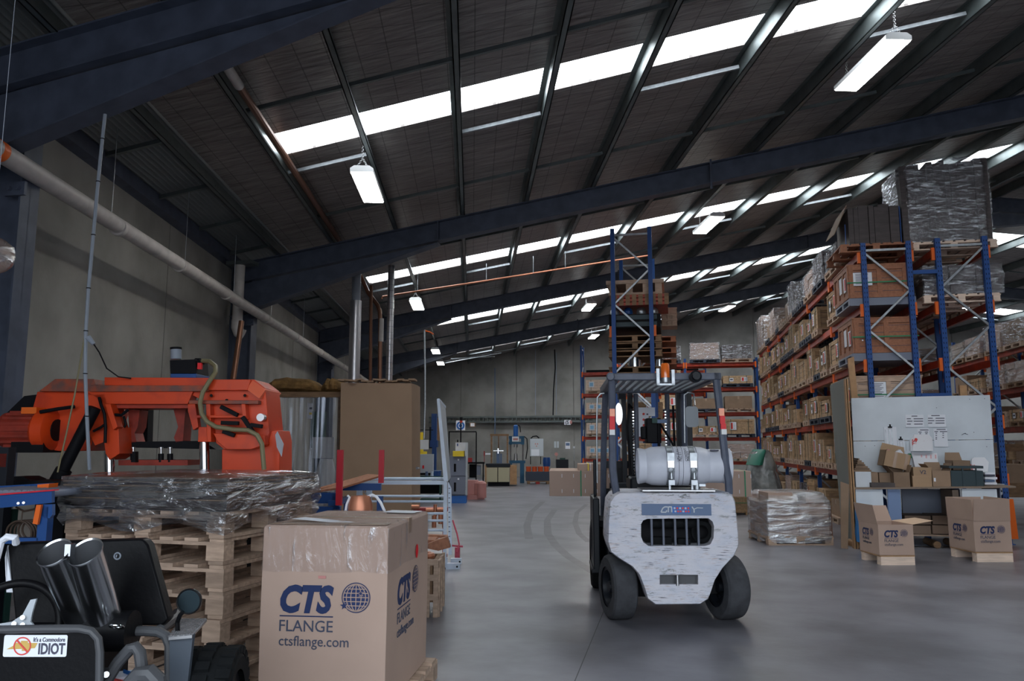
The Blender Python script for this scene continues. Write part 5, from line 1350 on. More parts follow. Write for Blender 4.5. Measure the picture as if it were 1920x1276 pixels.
g = G(); q4 = [P(316,1194,.10),P(360,1190,.10),P(388,1160,.55),P(340,1160,.55)]; zz_ = q4[0].z; g.prism(q4,(0,0,-.01)); n = 9
for i in range(n):
    for j in range(16):
        u_ = (i+.5)/n; v_ = (j+.5)/16; p0_ = q4[0].lerp(q4[1],u_).lerp(q4[3].lerp(q4[2],u_),v_); g.box(p0_+Vector((0,0,.002)),(.008,.014,.004),M=Matrix.Rotation(.7 if (i+j)%2 else -.7,4,'Z'))
g.build('tread_plate','diamond_plate',t)
th = g = G(); c_ = P(354,1127,.2); g.cyl(c_+Vector((0,.0,0)),c_+Vector((0,.02,0)),.045,n=28,m=0,prof=((0,.040),(0,.045),(.6,.045),(1,.03))); o = g.build('mirror',['mirror_dark'],t)
g = G(); g.torus(c_,.043,.003,(0,1,0),m=0); g.tube([c_+Vector((-.018,-.0,-.035)),P(338,1152,.2),P(333,1165,.22),P(333,1186,.22)],.008,8); g.cyl(P(333,1188,.22),P(333,1184,.22),.018); g.build('mirror_stalk','black_satin',o)
# knobbly tyre
g = G(); cw = P(392,1330,.30); rw_ = abs(P(392,1213,.30).z-cw.z); n = 44; ax_ = Vector((1,.12,0)).normalized(); rs_ = []
prof = [(-.10,rw_*.62),(-.105,rw_*.82),(-.085,rw_*.95),(-.05,rw_*.985),(.05,rw_*.985),(.085,rw_*.95),(.105,rw_*.82),(.10,rw_*.62)]
bx = Vector((0,0,1)); by_ = ax_.cross(bx)
g.rings([[cw+ax_*x_+(bx*cos(2*pi*i/n)+by_*sin(2*pi*i/n))*r_ for i in range(n)] for x_,r_ in prof], cap=False)
for i in range(26):
    an = 2*pi*i/26
    for s_ in (-1,0,1):
        rr_ = rw_*(.99 if s_ == 0 else .94); a2 = an+(.12 if s_ == 0 else 0); ctr = cw+ax_*(.075*s_)+(bx*cos(a2)+by_*sin(a2))*rr_
        M = Matrix((ax_, by_*cos(a2)-bx*sin(a2), bx*cos(a2)+by_*sin(a2))).transposed().to_4x4(); g.box(ctr,(.05,.035,.028),M=M)
g.build('knobbly_tyre','rubber',t)
g = G(); g.cyl(cw-ax_*.08,cw+ax_*.08,rw_*.62,n=24); g.build('rim','black',t)
g = G(); g.bb(P(100,1250,.3).x,P(300,1250,.3).x,.0,.8,.12,.38); g.bb(P(-60,1250).x,P(320,1250,.2).x,-.05,.75,.10,.20); g.bb(P(-60,1200,.1).x,P(180,1200,.1).x,.0,.35,.2,P(0,1190,.1).z)
g.build('floor_pan','black',t)
# sticker
g = G(); a = P(8,1190,-.104); b = P(127,1187,-.104); c_ = P(8,1231,-.104)
w_, h_ = b.x-a.x, a.z-c_.z; o_ = Vector((a.x,-.104,c_.z)); k = w_/.22
g.prism([(x_+o_.x,-.102,z_+o_.z) for x_,y_,z_ in rrect(0,w_,0,h_,.006)],(0,-.001,0),0)
cx,cz = o_.x+w_*.30,o_.z+h_*.50
bow = [(-.115,-.012),(-.075,.006),(-.070,.020),(-.03,.020),(-.028,.031),(.014,.031),(.014,.020),(.055,.020),(.075,.020),(.06,-.006),(.03,-.008),(.026,-.020),(-.020,-.020),(-.020,-.010)]
g.prism([(cx+x_*.56*k+.010*k, -.1035, cz+z_*.66*k-.003*k) for x_,z_ in bow],(0,-.0006,0),3)
nn = 36; R1,R2 = h_*.42,h_*.36; va = g.vs([(cx+R1*cos(2*pi*i/nn),-.1052,cz+R1*sin(2*pi*i/nn)) for i in range(nn)]); vb = g.vs([(cx+R2*cos(2*pi*i/nn),-.1052,cz+R2*sin(2*pi*i/nn)) for i in range(nn)])
for i in range(nn): g.face([va[i],va[(i+1)%nn],vb[(i+1)%nn],vb[i]],2)
g.bar((cx-R2*.72,-.1055,cz+R2*.72),(cx+R2*.72,-.1055,cz-R2*.72),.005,.001,2,up=(0,1,0))
add_text(g,"It's a Commodore",.020*k,o_.x+w_*.465,o_.z+h_*.70,-.1035,1,fit=w_*.50,bold=.02,shear=.1)
add_text(g,"IDIOT",.050*k,o_.x+w_*.555,o_.z+h_*.14,-.1035,1,fit=w_*.42,bold=.03)
g.build('sticker',['paper','ink','print_red','gold'],t)
# small litter inside the buggy
g = G(); rs = random.Random(11)
for k,(m_,X_,Y_) in enumerate(((0,232,1265),(1,226,1272),(2,245,1262),(0,215,1268))): a = P(X_,Y_,.15); g.box(a,(.06,.03,.012),m_,M=Matrix.Rotation(.5+k,4,'Z')@Matrix.Rotation(.5,4,'X'))
tag(g.build('crumpled_packets',['paper','print_red','mid_blue'],loc=kf.loc,rz=kf.rz),'crumpled red, white and blue packets lying inside the buggy','litter')
# ---- strip-curtain booth, insulation bats, cardboard tower
bf = CF(570, 14.3); P = bf.pt
t = bf.root('strip_curtain_booth', 'booth closed by hanging clear plastic strips under a timber beam, left of the cardboard tower', 'booth')
g = G(); g.bb(P(496,735).x,P(640,735).x,0,.12,P(0,744).z,P(0,734).z); g.build('timber_beam','old_wood',t)
g = G(); g.bb(P(496,760,.05).x,P(502,760,.05).x,.02,.1,0,P(0,744).z); g.bb(P(634,760,.05).x,P(640,760,.05).x,.02,.1,0,P(0,744).z); g.bb(P(496,735).x,P(640,735).x,.1,1.2,P(0,738).z,P(0,735).z); g.build('booth_frame','old_wood',t)
rs = random.Random(12); n = 13; a0 = P(502,745).x; a1 = P(636,745).x; wd = (a1-a0)/n
for i in range(n):
    g = G(); m_ = 5; x0_ = a0+i*wd-.02; yo = .0+(.012 if i % 2 else 0); va = []; 
    for z_ in (P(0,744).z-.0, .9, .05):
        va.append(g.vs([(x0_+(wd+.04)*j/m_, yo+.02*sin(pi*j/m_)+rs.uniform(-.006,.006), z_) for j in range(m_+1)]))
    for r_ in range(2):
        for j in range(m_): g.face([va[r_][j],va[r_][j+1],va[r_+1][j+1],va[r_+1][j]],0,True)
    g.build('plastic_strip','strip_pvc',t)
g = G(); g.bb(P(512,870,.9).x,P(560,870,.9).x,.7,1.0,0,.7); g.bb(P(590,820,.9).x,P(630,820,.9).x,.75,.78,1.2,1.6)
g.cyl(P(610,890,.8)-Vector((0,0,.3)),P(612,860,.8),.28,.12); o = g.build('covered_machine','bag_white',loc=bf.loc,rz=bf.rz); tag(o,'machine under a pale cover seen through the plastic strips','machine')
g = G(); g.bb(P(585,790,1.1).x,P(612,790,1.1).x,1.0,1.1,1.4,2.1); tag(g.build('tool_cabinet','dark_green',loc=bf.loc,rz=bf.rz),'dark green cabinet seen dimly through the plastic strips','cabinet')
g = G(); p = P(583,770,.8); g.box((p.x-.02,p.y,p.z),(.09,.02,.3),0); g.box((p.x,p.y-.012,p.z+.05),(.05,.004,.04),1); g.box((p.x,p.y-.012,p.z-.05),(.05,.004,.04),2); tag(g.build('notice_strip',['paper','ink','yellow'],loc=bf.loc,rz=bf.rz),'narrow vertical notice seen through the plastic strips','notice')
def bat(x0,x1,y0,y1,lab,seed):
    g = G(); rs = random.Random(seed); a = P(x0,y0,.1); b = P(x1,y1,.1); n = 14; rr_ = []
    for i in range(n+1):
        X_ = a.x+(b.x-a.x)*i/n; e_ = min(1, 2.2*min(i,n-i)/n+.45)*(1+rs.uniform(-.06,.06)); H_ = (a.z-b.z)*e_; zc_ = b.z+H_*.5
        rr_.append([(X_, .45+.42*e_*cos(q_)*(1+rs.uniform(-.05,.05)), zc_+H_*.5*max(-.95,min(.95,1.25*sin(q_)))) for q_ in [2*pi*k_/14 for k_ in range(14)]])
    g.rings(rr_); tag(g.build('insulation_roll','insulation_wool',loc=bf.loc,rz=bf.rz),lab,'insulation','insulation rolls on the booth')
bat(488,600,707,734,'long golden-brown insulation roll on the booth roof, left of two',1); bat(599,642,708,735,'short golden-brown insulation roll on the booth roof, beside the cardboard tower',2)
tf = CF(705, 13.9); P = tf.pt
t = tf.root('cardboard_tower', 'tall flat brown cardboard box tower standing behind the white steel frame', 'box')
g = G(); g.prism([P(639,717),P(772,718),P(773,1010),P(634,1010)],(0,.55,0)); 
g.prism([P(772,718),(P(783,722,.35).x,.35,P(783,722,.35).z),(P(783,1000,.35).x,.35,0),(P(773,1010).x,0,0)],(0,.4,0),1)
g.bb(P(634,1010).x,P(773,1010).x,0,.55,0,.12); g.build('panels',['cardboard_dim','cardboard_dim'],t,bevel=.004)
g = G(); rs = random.Random(5); X_ = 640; 
for k in range(13): a = P(642+k*11,716,.02+rs.uniform(0,.3)); g.box((a.x,a.y,a.z+.01+rs.uniform(-.01,.03)),(.12,.30,.03),M=Matrix.Rotation(rs.uniform(-.12,.12),4,'Y'))
g.build('torn_top','cardboard_dim',t)
g = G(); p = P(782,877,-.02); g.cyl(p,p+Vector((0,.05,0)),.025); g.bb(p.x,p.x+.05,0,.02,p.z-.01,p.z+.01); g.build('latch','chrome',t)
# ---- red and blue infeed table between stack and tower
rf = CF(640, 8.0); P = rf.pt
t = rf.root('infeed_table', 'blue steel table with two tall red posts behind the big printed carton', 'table')
for X_,Y0_,Y1_,dy in ((636,843,947,-.1),(714.5,843,905,.75)):
    g = G(); a = P(X_-4,Y0_,dy); b = P(X_+4,Y1_,dy); g.bb(a.x,b.x,dy,dy+.05,b.z,a.z); g.build('post','red_paint',t)
g = G(); g.prism([P(556,925,.1),P(690,888,1.0),P(716,890,1.0),P(640,913,.2),P(578,921,.0)],(0,0,-.02)); g.prism([P(572,922,0),P(712,889,1.1),P(712,893,1.1),P(572,930,0)],(0,.03,0)); g.build('brown_board','red_wood',t)
g = G(); g.bb(P(570,928).x,P(632,928).x,.05,.12,P(0,944).z,P(0,924).z); g.bb(P(570,928).x,P(636,928).x,.05,.12,P(0,962).z,P(0,950).z); g.bb(P(640,908,.6).x,P(714,908,.6).x,.6,.66,P(0,919,.6).z,P(0,906,.6).z); g.bb(P(640,922,.6).x,P(655,922,.6).x,.0,.6,P(0,944,.3).z,P(0,934,.3).z)
for X_,dy in ((580,.05),(630,.05),(712,.6),(650,.6)): a = P(X_,930,dy); g.bb(a.x-.03,a.x+.03,dy,dy+.06,0,a.z)
g.build('frame','blue_paint',t)
# ---- white steel frame rack
wf_ = CF(760, 9.45); P = wf_.pt
t = wf_.root('steel_frame_rack', 'white steel frame rack with horizontal rails and one tall leaning panel at its right', 'rack')
g = G(); rz_ = P(0,903).z
g.bb(P(669,905).x,P(836,905).x,0,.05,P(0,908).z,P(0,901).z); g.build('top_rail','white_steel',t)
for i,(X0,X1,yy_,dy) in enumerate(((695,832,897,.35),(698,832,929.5,.2),(694,832,939.5,.2),(694,832,962,.2),(694,832,975.5,.2),(694,832,993.5,.2))):
    g = G(); a = P(X0,yy_,dy); b = P(X1,yy_,dy); g.cyl(a,b,.015 if i else .02,n=8); g.build('rail','white_steel',t)
for X_,w_,dy,yt in ((674,5,0,903),(692,5,.3,905),(835,3.2,0,903)):
    g = G(); a = P(X_-w_,yt,dy); b = P(X_+w_,yt,dy); g.bb(a.x,b.x,dy,dy+.05,.1,a.z); g.build('post','white_steel',t)
g = G(); g.prism([P(819,748,0),P(824,748,0),P(840,901,0),P(832,904,0)],(0,.04,0)); g.prism([P(823,750,.04),P(833,762,.5),P(843,896,.5),P(838,902,.04)],(.012,0,0),1); 
g.prism([P(832,762,.5),P(835,764,.5),P(845,896,.5),P(841,898,.5)],(0,.03,0)); g.bar(P(822,749,.03),P(834,763,.5),.03,.03); g.build('leaning_panel',['white_steel','panel_grey'],t)
g = G(); g.prism([P(840,903,.05),P(846,915,.05),P(847,1040,.05),P(841,1040,.05)],(0,.05,0)); 
for k in range(13): a = P(842.5,915+k*9,.045); g.box(a,(.02,.004,.012),1)
g.build('slotted_upright',['white_steel','locker_grey'],t)
g = G(); g.bb(P(808,1050).x,P(838,1050).x,-.02,.10,0.02,P(0,1046).z); g.bb(P(836,1060).x,P(862,1060).x,-.02,.06,0.0,.065); g.bb(P(845,1045,.4).x,P(865,1045,.4).x,.38,.46,0,.065); g.bb(P(669,1060).x,P(682,1060).x,0,.5,0,.09); g.bb(P(669,1060).x,P(838,1060).x,.0,.06,.02,.06)
for X_,Y_,dy in ((857,1060,-.022),(862,1049,.378)): a = P(X_,Y_,dy); g.cyl((a.x,dy,.03),(a.x,dy-.005,.03),.012,m=1,n=8)
g.build('base_feet',['white_steel','black'],t)
g = G(); g.tube([P(690,892,.3),P(683,898,.3),P(687,905,.28),P(686,915,.28),P(682,922,.28),P(688,926,.28)],.008); g.build('wire_hook','galv',t)
g = G(); g.tube([P(849,975,.8),P(857,1000,.7),P(861,1020,.6),P(856,1035,.55)],.010); g.bar(P(846,1022,.6),P(868,1024,.6),.035,.02); g.bb(P(853,1030,.6).x,P(862,1030,.6).x,.58,.66,.0,P(0,1026,.6).z)
tag(g.build('pallet_jack_handle','pink_red',loc=wf_.loc,rz=wf_.rz),'dull red trolley handle standing behind the foot of the white frame','trolley')
# copper parts lying on a red stand behind the rails
rs = random.Random(14)
g = G(); a = P(775,948,.8); b = P(838,955,.8); g.bb(a.x,b.x,.8,1.0,b.z-.03,b.z+.02); g.bb(a.x+.02,b.x,.85,.95,0,.05); 
for X_ in (783,832): q = P(X_,990,.85); g.bb(q.x-.015,q.x+.015,.85,.89,0,P(0,950,.85).z)
tag(g.build('red_stand','red_dull',loc=wf_.loc,rz=wf_.rz),'dull red steel stand behind the rails of the white frame','stand')
for k,(X_,Y_,r_,v_) in enumerate(((779,950,.03,0),(806,956,.03,0),(816,954,.024,1),(827,955,.028,0),(814,975,.03,1),(826,968,.03,1),(797,980,.03,1),(784,978,.026,1),(833,975,.028,1))):
    a = P(X_,Y_,.76); g = G()
    if v_: g.cyl(a-Vector((0,0,.09)),a+Vector((0,0,.06)),r_,n=14)
    else: g.cyl(a-Vector((.05,0,0)),a+Vector((.05,0,0)),r_,n=14)
    tag(g.build('copper_fitting','copper',loc=wf_.loc,rz=wf_.rz),'%s copper fitting %s the red stand, %s counted from the left' % (('lying','upright')[v_], ('on','under')[Y_ > 960], {0:'first',1:'third',2:'fourth',3:'fifth',4:'third',5:'fourth',6:'second',7:'first',8:'fifth'}[k]),'fitting','copper fittings')
# brown timber cradle in the frame
cf_ = CF(800, 7.7); P = cf_.pt
g = G(); g.prism([P(790,1002,.4),P(838,1004,.4),P(838,1008,.4),P(790,1008,.4)],(0,.1,0)); g.prism([P(780,1028,0),P(815,1014,0),P(838,1006,0),P(844,1026,0),P(822,1032,0),P(792,1026,0),(P(780,1034,0))],(0,.12,0)); g.prism([P(770,1012,.1),P(815,1012,.1),P(818,1018,.1),P(770,1026,.1)],(0,.3,0)); a = P(778,1020,.1); g.bb(a.x-.04,a.x+.04,.02,.10,0,a.z)
tag(g.build('timber_cradle','red_wood',loc=cf_.loc,rz=cf_.rz),'reddish timber cradle sticking out right of the big printed carton','timber')
# crate beside the carton, copper collar on it
qf = CF(806, 6.85); P = qf.pt
t = qf.root('worn_crate', 'worn open wooden crate on the floor right of the big printed carton', 'crate')
zt_ = P(0,1052).z; a = P(770,1052).x; b = P(820,1052).x
g = G(); g.bb(a,b,0,.04,.14,zt_); g.bb(a,b,.46,.5,.14,zt_); g.bb(b-.04,b,0,.5,.14,zt_); g.bb(a,a+.04,0,.5,.14,zt_); g.bb(a,b,0,.5,.12,.15); g.build('panels','old_wood',t)
g = G()
for X_ in (b-.07,b-.0): g.bb(X_-.03,X_+.01,-.02,.0,.0,zt_+.01)
for z_ in (.14,.30,zt_-.03): g.bb(a,b,-.025,-.0,z_,z_+.05)
for yy_ in (.0,.22,.44): g.bb(b,b+.025,yy_,yy_+.06,.0,zt_+.01)
for z_ in (.12,zt_-.05): g.bb(b+.0,b+.02,0,.5,z_,z_+.05)
g.build('battens','pine',t)
g = G(); a_ = P(800,1046,.2); g.torus((a_.x-.03,.2,zt_+.02),.075,.03,(0,0,1)); tag(g.build('copper_collar','copper',loc=qf.loc,rz=qf.rz),'copper collar lying in the worn crate right of the big printed carton','fitting')
# copper reducer and white hose behind the carton
hf = CF(672, 5.6); P = hf.pt; a = P(676,958); b = P(676,929)
g = G(); g.cyl((a.x,0,a.z-.1),(b.x,0,b.z),.085,n=28,cap=False,prof=((0,.088),(.7,.085),(1,.066),(1,.060),(.1,.078))); t = tag(g.build('copper_reducer','copper',loc=hf.loc,rz=hf.rz),'upright copper reducer poking up behind the big printed carton','fitting')
g = G(); g.tube([P(647,965,-.02),P(650,945,-.02),P(656,932,-.01),P(652,929,0)],.009,8); g.tube([P(690,931,0),P(698,927,0),P(706,931,0),P(714,942,-.02),P(722,960,-.04)],.010,8); tag(g.build('white_strap','paper',loc=hf.loc,rz=hf.rz),'curved white straps beside the copper reducer','strap')
g = G(); a = P(640,965,.05); g.bb(P(640,965).x,P(725,965).x,-.12,.14,0,P(0,961).z); tag(g.build('steel_drum_crate','old_wood',loc=hf.loc,rz=hf.rz),'low crate hidden behind the big printed carton holding the copper reducer','crate')
# ================================================================ FAR END
def cfbox(name, lab, cat, D, rects, mats, group=None, bevel=0):
    """camera-facing thing out of (x0,y0,x1,y1,dy,depth,m) boxes, coordinates met at distance D"""
    f = CF((rects[0][0]+rects[0][2])/2, D); g = G()
    for r_ in rects: f.rect(g, r_[0], r_[1], r_[2], r_[3], r_[4], r_[5], r_[6] if len(r_) > 6 else 0)
    o = g.build(name, mats, loc=f.loc, rz=f.rz, bevel=bevel)
    return f, tag(o, lab, cat, group)
fl = 0
def child(f, root, name, mats, rects=None, fn=None):
    g = G()
    for r_ in rects or []: f.rect(g, *r_[:6], r_[6] if len(r_) > 6 else 0)
    if fn: fn(g, f.pt)
    return g.build(name, mats, root)
# grey and blue locker cabinet
f, o = cfbox('locker_cabinet','grey two-door cabinet on a blue plinth with yellow bins on top','cabinet',DF(943),[(843,855,873,929,0,.45,0),(873,829,875,929,.0,.45,1)],['locker_grey','panel_grey'])
child(f,o,'plinth','mid_blue',[(840,927,874,943,-.0,.5)])
child(f,o,'door','locker_grey',[(845,857,872,891,-.02,.02)]); child(f,o,'door','locker_grey',[(845,893,872,926,-.02,.02)])
child(f,o,'handle','black',[(851,869,855,884,-.03,.01),(851,904,855,921,-.03,.01)]); child(f,o,'lock','paper',[(858,860,861,863,-.03,.01),(858,896,861,899,-.03,.01)])
f2, o2 = cfbox('white_machine_head','white control panel with small blue emblem behind the yellow bins','machine',DF(943)+.3,[(854,829,875,856,.0,.25,0),(857,831,859,836,-.01,.01,1)],['panel_white','blue_paint'])
f2, o2 = cfbox('signal_tower','black pole with red signal light above the grey cabinet','signal light',DF(943)+.3,[(863,790,865,829,.1,.03,0),(862,788,867,792,.08,.06,1),(862,782,867,788,.08,.06,0),(857,824,859,845,.05,.02,0)],['black','beam_orange'])
for k in range(2): cfbox('storage_bin','yellow plastic bin on the grey cabinet, %s of two' % ('upper','lower')[k],'bin',DF(943)-.05,[(849,845+k*5.2,870,850+k*5.2,-.03,.3,0)],['yellow'],'yellow bins')
# round blue sign, clock
f = CF(864,36.2); g = G(); f.rect(g,855,788,872,806,0,.02,0); c_ = f.pt(863.5,797.5,-.005); g.cyl(c_,c_-Vector((0,.01,0)),.19,n=28,m=1); g.cyl(c_-Vector((0,.012,0)),c_-Vector((0,.014,0)),.11,n=20,m=0); g.cyl(c_-Vector((0,.016,0)),c_-Vector((0,.018,0)),.08,n=20,m=1); o = g.build('safety_sign',['paper','mid_blue'],loc=f.loc,rz=f.rz); tag(o,'white sign with a round blue symbol on the far wall','sign')
f = CF(886,36.2); g = G(); c_ = f.pt(886,796,0); g.prism([(c_.x-.13,0,c_.z-.1),(c_.x+.13,0,c_.z-.1),(c_.x+.13,0,c_.z+.1),(c_.x-.13,0,c_.z+.1)],(0,-.03,0)); g.bb(c_.x-.09,c_.x+.09,-.035,-.03,c_.z-.07,c_.z+.07,1); g.bb(c_.x,c_.x+.06,-.04,-.035,c_.z,c_.z+.01,0); tag(g.build('wall_clock',['old_wood','paper'],loc=f.loc,rz=f.rz),'small yellowish square clock on the far wall','clock')
# black door-like frame
f, o = cfbox('black_frame_screen','thin black rectangular frame standing behind the grey cabinet','screen',DF(930),[(841,808,893.5,810,0,.03),(841,810,842,930,0,.03),(892,810,893.5,925,0,.03),(880,922,893.5,924.5,0,.03)],['black'])
f, o = cfbox('welding_screen_frame','dark steel post and rail frame left of the leaning white panel','screen',21.5,[(785,805,812,806.5,0,.03),(785,806,787,880,0,.03)],['black'])
# blue press left, yellow column, electrical box
f, o = cfbox('hydraulic_press','tall dark blue press column left of the leaning white panel','press',DF(925),[(809,775,818,835,0,.25,0),(805,800,812,840,.05,.2,1),(810,835,817,925,0,.2,0),(806,825,820,838,-.05,.3,0)],['blue_paint','mast_black'])
f, o = cfbox('orange_board','narrow orange-brown panel behind the blue press','panel',DF(925)+.4,[(818,783,824,826,0,.05,0)],['plywood_edge'])
f, o = cfbox('yellow_column','yellow steel column behind the grey control box','column',20.5,[(787,810,793,850,0,.1,0),(783,846,800,851,0,.12,0)],['yellow'])
f, o = cfbox('control_box','light grey electrical box with a red switch beside the cardboard tower','electrical box',17.8,[(782,851,812,886,0,.15,0)],['panel_grey'])
child(f,o,'red_switch','tail_red',[(792,872,795,878,-.02,.02)])
f, o = cfbox('work_trolley','dark green workbench cluttered with tools under the grey control box','workbench',DF(940),[(783,892,830,896,0,.6,0),(783,885,808,890,.1,.4,1),(812,882,826,892,.1,.3,2),(785,896,787,938,0,.05,0),(824,896,827,938,0,.05,0),(786,905,828,925,.3,.2,1),(786,936,828,940,0,.6,0)],['dark_green','black','blue_paint'])
for k,(x_,y_,m_,lb) in enumerate(((810,886,'white_steel','small clear bottle'),(822,884,'blue_paint','dark blue motor'),(800,889,'grey_blue','blue-grey tin'))):
    f = CF(x_,17.3); g = G(); a = f.pt(x_,892,.1); g.cyl(a,a+Vector((0,0,.1)),.035,.028,n=12); tag(g.build('bench_item',m_,loc=f.loc,rz=f.rz),lb+' on the dark green workbench under the control box','tool')
# gas bottles / pink-red compressor
f = CF(897,DF(936)); g = G()
for k,(x_,r_) in enumerate(((903,.13),(897,.11))):
    a = f.pt(x_,935,.1*k); b = f.pt(x_,901,.1*k); g.cyl((a.x,.1*k,.05),(a.x,.1*k,b.z),r_,n=18,prof=((0,r_),(.85,r_),(.95,r_*.7),(1,.03)))
f.rect(g,874,900,896,935,.1,.3,0); f.rect(g,874,928,908,936,-.05,.5,0); g.cyl(f.pt(880,935,-.05)-Vector((0,0,.05)),f.pt(880,935,.0)-Vector((0,.0,.05)),.05); tag(g.build('gas_bottle_trolley','pink_tube',loc=f.loc,rz=f.rz),'pinkish red gas bottles on a trolley behind the grey cabinet','gas bottles')
# workbench with tools beyond the frame
f, o = cfbox('far_workbench','dark workbench with red vice beyond the thin black frame','workbench',DF(908),[(875,866,908,869,0,.6,0),(875,869,877,908,0,.05,0),(905,869,907,905,0,.05,0),(893,872,901,890,.1,.3,2),(877,858,885,866,.1,.3,1),(886,862,890,866,.1,.2,2),(880,870,892,895,.3,.2,0)],['black','red_dull','locker_grey'])
f, o = cfbox('wall_pipe_valve','red wall valve and white shelf on the far wall left of the timber frame','valve',35.8,[(907,845,909,854,0,.06,1),(910,849,920,852,0,.2,0),(907.5,854,908.5,868,0,.03,1)],['paper','red_dull'])
# tall open wooden frame with crossbars
f, o = cfbox('timber_stand','tall open timber frame crate with a pale panel beyond the cream container','crate',DF(911)+1.3,[(920,814,923,872,0,.06),(950,814,953,870,0,.06),(934,815,936,870,.5,.06),(919,813,954,817,0,.06),(925,815,932,868,.45,.04,1),(940,836,944,842,.3,.04,1)],['old_wood','grey_board'])
f, o = cfbox('drill_head','grey-blue drill spindle with a shiny cross handle in front of the timber frame','machine',DF(911)+1.0,[(931,843,937,872,.0,.2,0),(925,844,944,845.3,-.05,.03,1),(933,840,935,850,-.05,.03,1),(938,850,941,872,.1,.1,0)],['grey_blue','chrome'])
f, o = cfbox('cream_container','cream metal bin container on dark skids in front of the far wall','container',DF(911),[(912,876,932.5,903,0,.9,0),(934,876,955,903,0,.9,0),(909,872,913,908,0,.9,1),(956,872,969,908,.1,.9,1),(915,903,955,911,.05,.8,2),(911,869,957,875,.0,.9,3),(932,876,934,903,.01,.05,2)],['cream','plywood_edge','black','mast_black'])
# blue H-frame press
f = CF(972,DF(905)); P = f.pt
t = f.root('workshop_press','blue workshop press with a tall blue ram cylinder against the far wall','press')
g = G(); f.rect(g,954,817,983,822,0,.3); f.rect(g,954,828,983,832,0,.3); f.rect(g,955,863,985,868,0,.4); f.rect(g,956,868,960,900,0,.3); f.rect(g,975,868,983,905,0,.3); f.rect(g,955,817,960,833,.0,.3); f.rect(g,977,817,983,833,.0,.3); g.build('frame','press_blue',t)
g = G(); a = P(967,796,.15); b = P(967,820,.15); g.cyl(b,a,.095,n=18,prof=((0,.095),(.9,.095),(1,.05))); g.build('ram_cylinder','mid_blue',t)
g = G()
for x_ in (957.5,980.5): g.cyl(P(x_,832,.1),P(x_,864,.1),.03,n=8)
g.cyl(P(967,864,.15),P(967,850,.15),.09,.06,n=14); g.cyl(P(967,833,.15),P(967,838,.15),.08,n=14); g.build('columns','steel',t)
g = G(); f.rect(g,960,818,973,827,-.02,.02,0); f.rect(g,962,821,971,825,-.025,.005,1); g.build('plate',['paper','pink_tube'],t)
g = G(); g.tube([P(972,796,.1),P(975,800,.1),P(976,810,.1)],.02,6); g.tube([P(983,818,.1),P(988,822,.1),P(989,840,.1),P(986,860,.1)],.02,6); g.build('hoses','black',t)
# grey switchboard
f, o = cfbox('switchboard','large light grey electrical cabinet on the far wall right of the blue press','electrical box',35.5,[(994,822,1019,855,0,.3,0)],['panel_grey'])
child(f,o,'door','panel_grey',[(995,823,1018,854,-.02,.02)]); child(f,o,'notice','paper',[(996,842,1011,854,-.03,.01)]); child(f,o,'indicators','pink_tube',[(1003,830.5,1005,833,-.03,.01),(1007,830.5,1009,833,-.03,.01),(1005,835,1007,837,-.03,.01)])
child(f,o,'legs','black',[(994,855,995.5,870,0,.05),(1013,855,1014.5,870,0,.05)])
def hz_(g,P): g.tube([P(995,822,.1),P(999,818,.1),P(1006,817,.1),P(1011,821,.1)],.03,6)
child(f,o,'cable','black',fn=hz_)
f = CF(1024,31.5); g = G(); a = f.pt(1025,873,.2); g.cyl((a.x,.2,a.z-.02),(a.x,.2,f.pt(1025,857,.2).z),.15,n=20,prof=((0,.14),(.3,.155),(.7,.155),(1,.13))); tag(g.build('blue_drum','blue_paint',loc=f.loc,rz=f.rz),'small dark blue drum against the far wall beside the orange tubs','drum')
for k in range(4):
    f = CF(991+k*11.2,DF(907)+.1); g = G(); a = f.pt(991+k*11.2,882,.25); b = f.pt(991+k*11.2,874.5,.25); g.cyl((a.x,.25,a.z-.04),(a.x,.25,b.z),.09,.10,n=18); g.torus((a.x,.25,b.z),.1,.008,n=18,k=5); tag(g.build('orange_tub','orange_tub',loc=f.loc,rz=f.rz),'orange-red tub on the dark blue crate by the far wall, %s from left' % ORD[k],'tub','orange tubs on the dark crate')
f, o = cfbox('dark_crate','dark blue steel stillage on a pallet holding the orange tubs','container',DF(907),[(986,884,1032,901,0,.8,0)],['dark_pallet'])
f, o = cfbox('wooden_pallet','low pallet under the dark blue stillage by the far wall','pallet',DF(907),[(988,901,1032,903,0,.8,0),(989,903,994,907,0,.8,0),(1005,903,1012,907,0,.8,1),(1025,903,1031,907,0,.8,0)],['old_wood','red_dull'])
# small things on the far wall
f = CF(1070,36.3); g = G(); f.rect(g,1058,787,1070,796,0,.02,0); a = f.pt(1060,795,-.003)
add_text(g,'(S',.22,a.x,a.z+.02,-.004,1,bold=.03); add_text(g,'8',.22,a.x+.2,a.z+.02,-.004,2,bold=.03); tag(g.build('letter_sign',['paper','ink','pink_tube'],loc=f.loc,rz=f.rz),'small white sign with dark and pink characters on the far wall','sign')
f, o = cfbox('pale_switch_plate','pair of pale wall switch plates left of the white keypad','switch',36.2,[(1039,827,1043,839,0,.03,0),(1044,827,1048,839,0,.03,0)],['panel_grey'])
f, o = cfbox('keypad_panel','white wall panel with a dark screen on the far wall','control panel',36.2,[(1060,828,1069,841,0,.04,0),(1061,830,1068,835,-.01,.01,1)],['paper','grey_blue'])
f = CF(1042,36.0); g = G(); a = f.pt(1043,851,.0); g.cyl((a.x,-.05,a.z),(a.x,.1,a.z),.08,n=14); g.cyl((a.x,.05,.3),(a.x,.05,a.z),.015,n=6); tag(g.build('alarm_bell','pink_tube',loc=f.loc,rz=f.rz),'round pale socket low on the far wall under the thin conduit','socket')
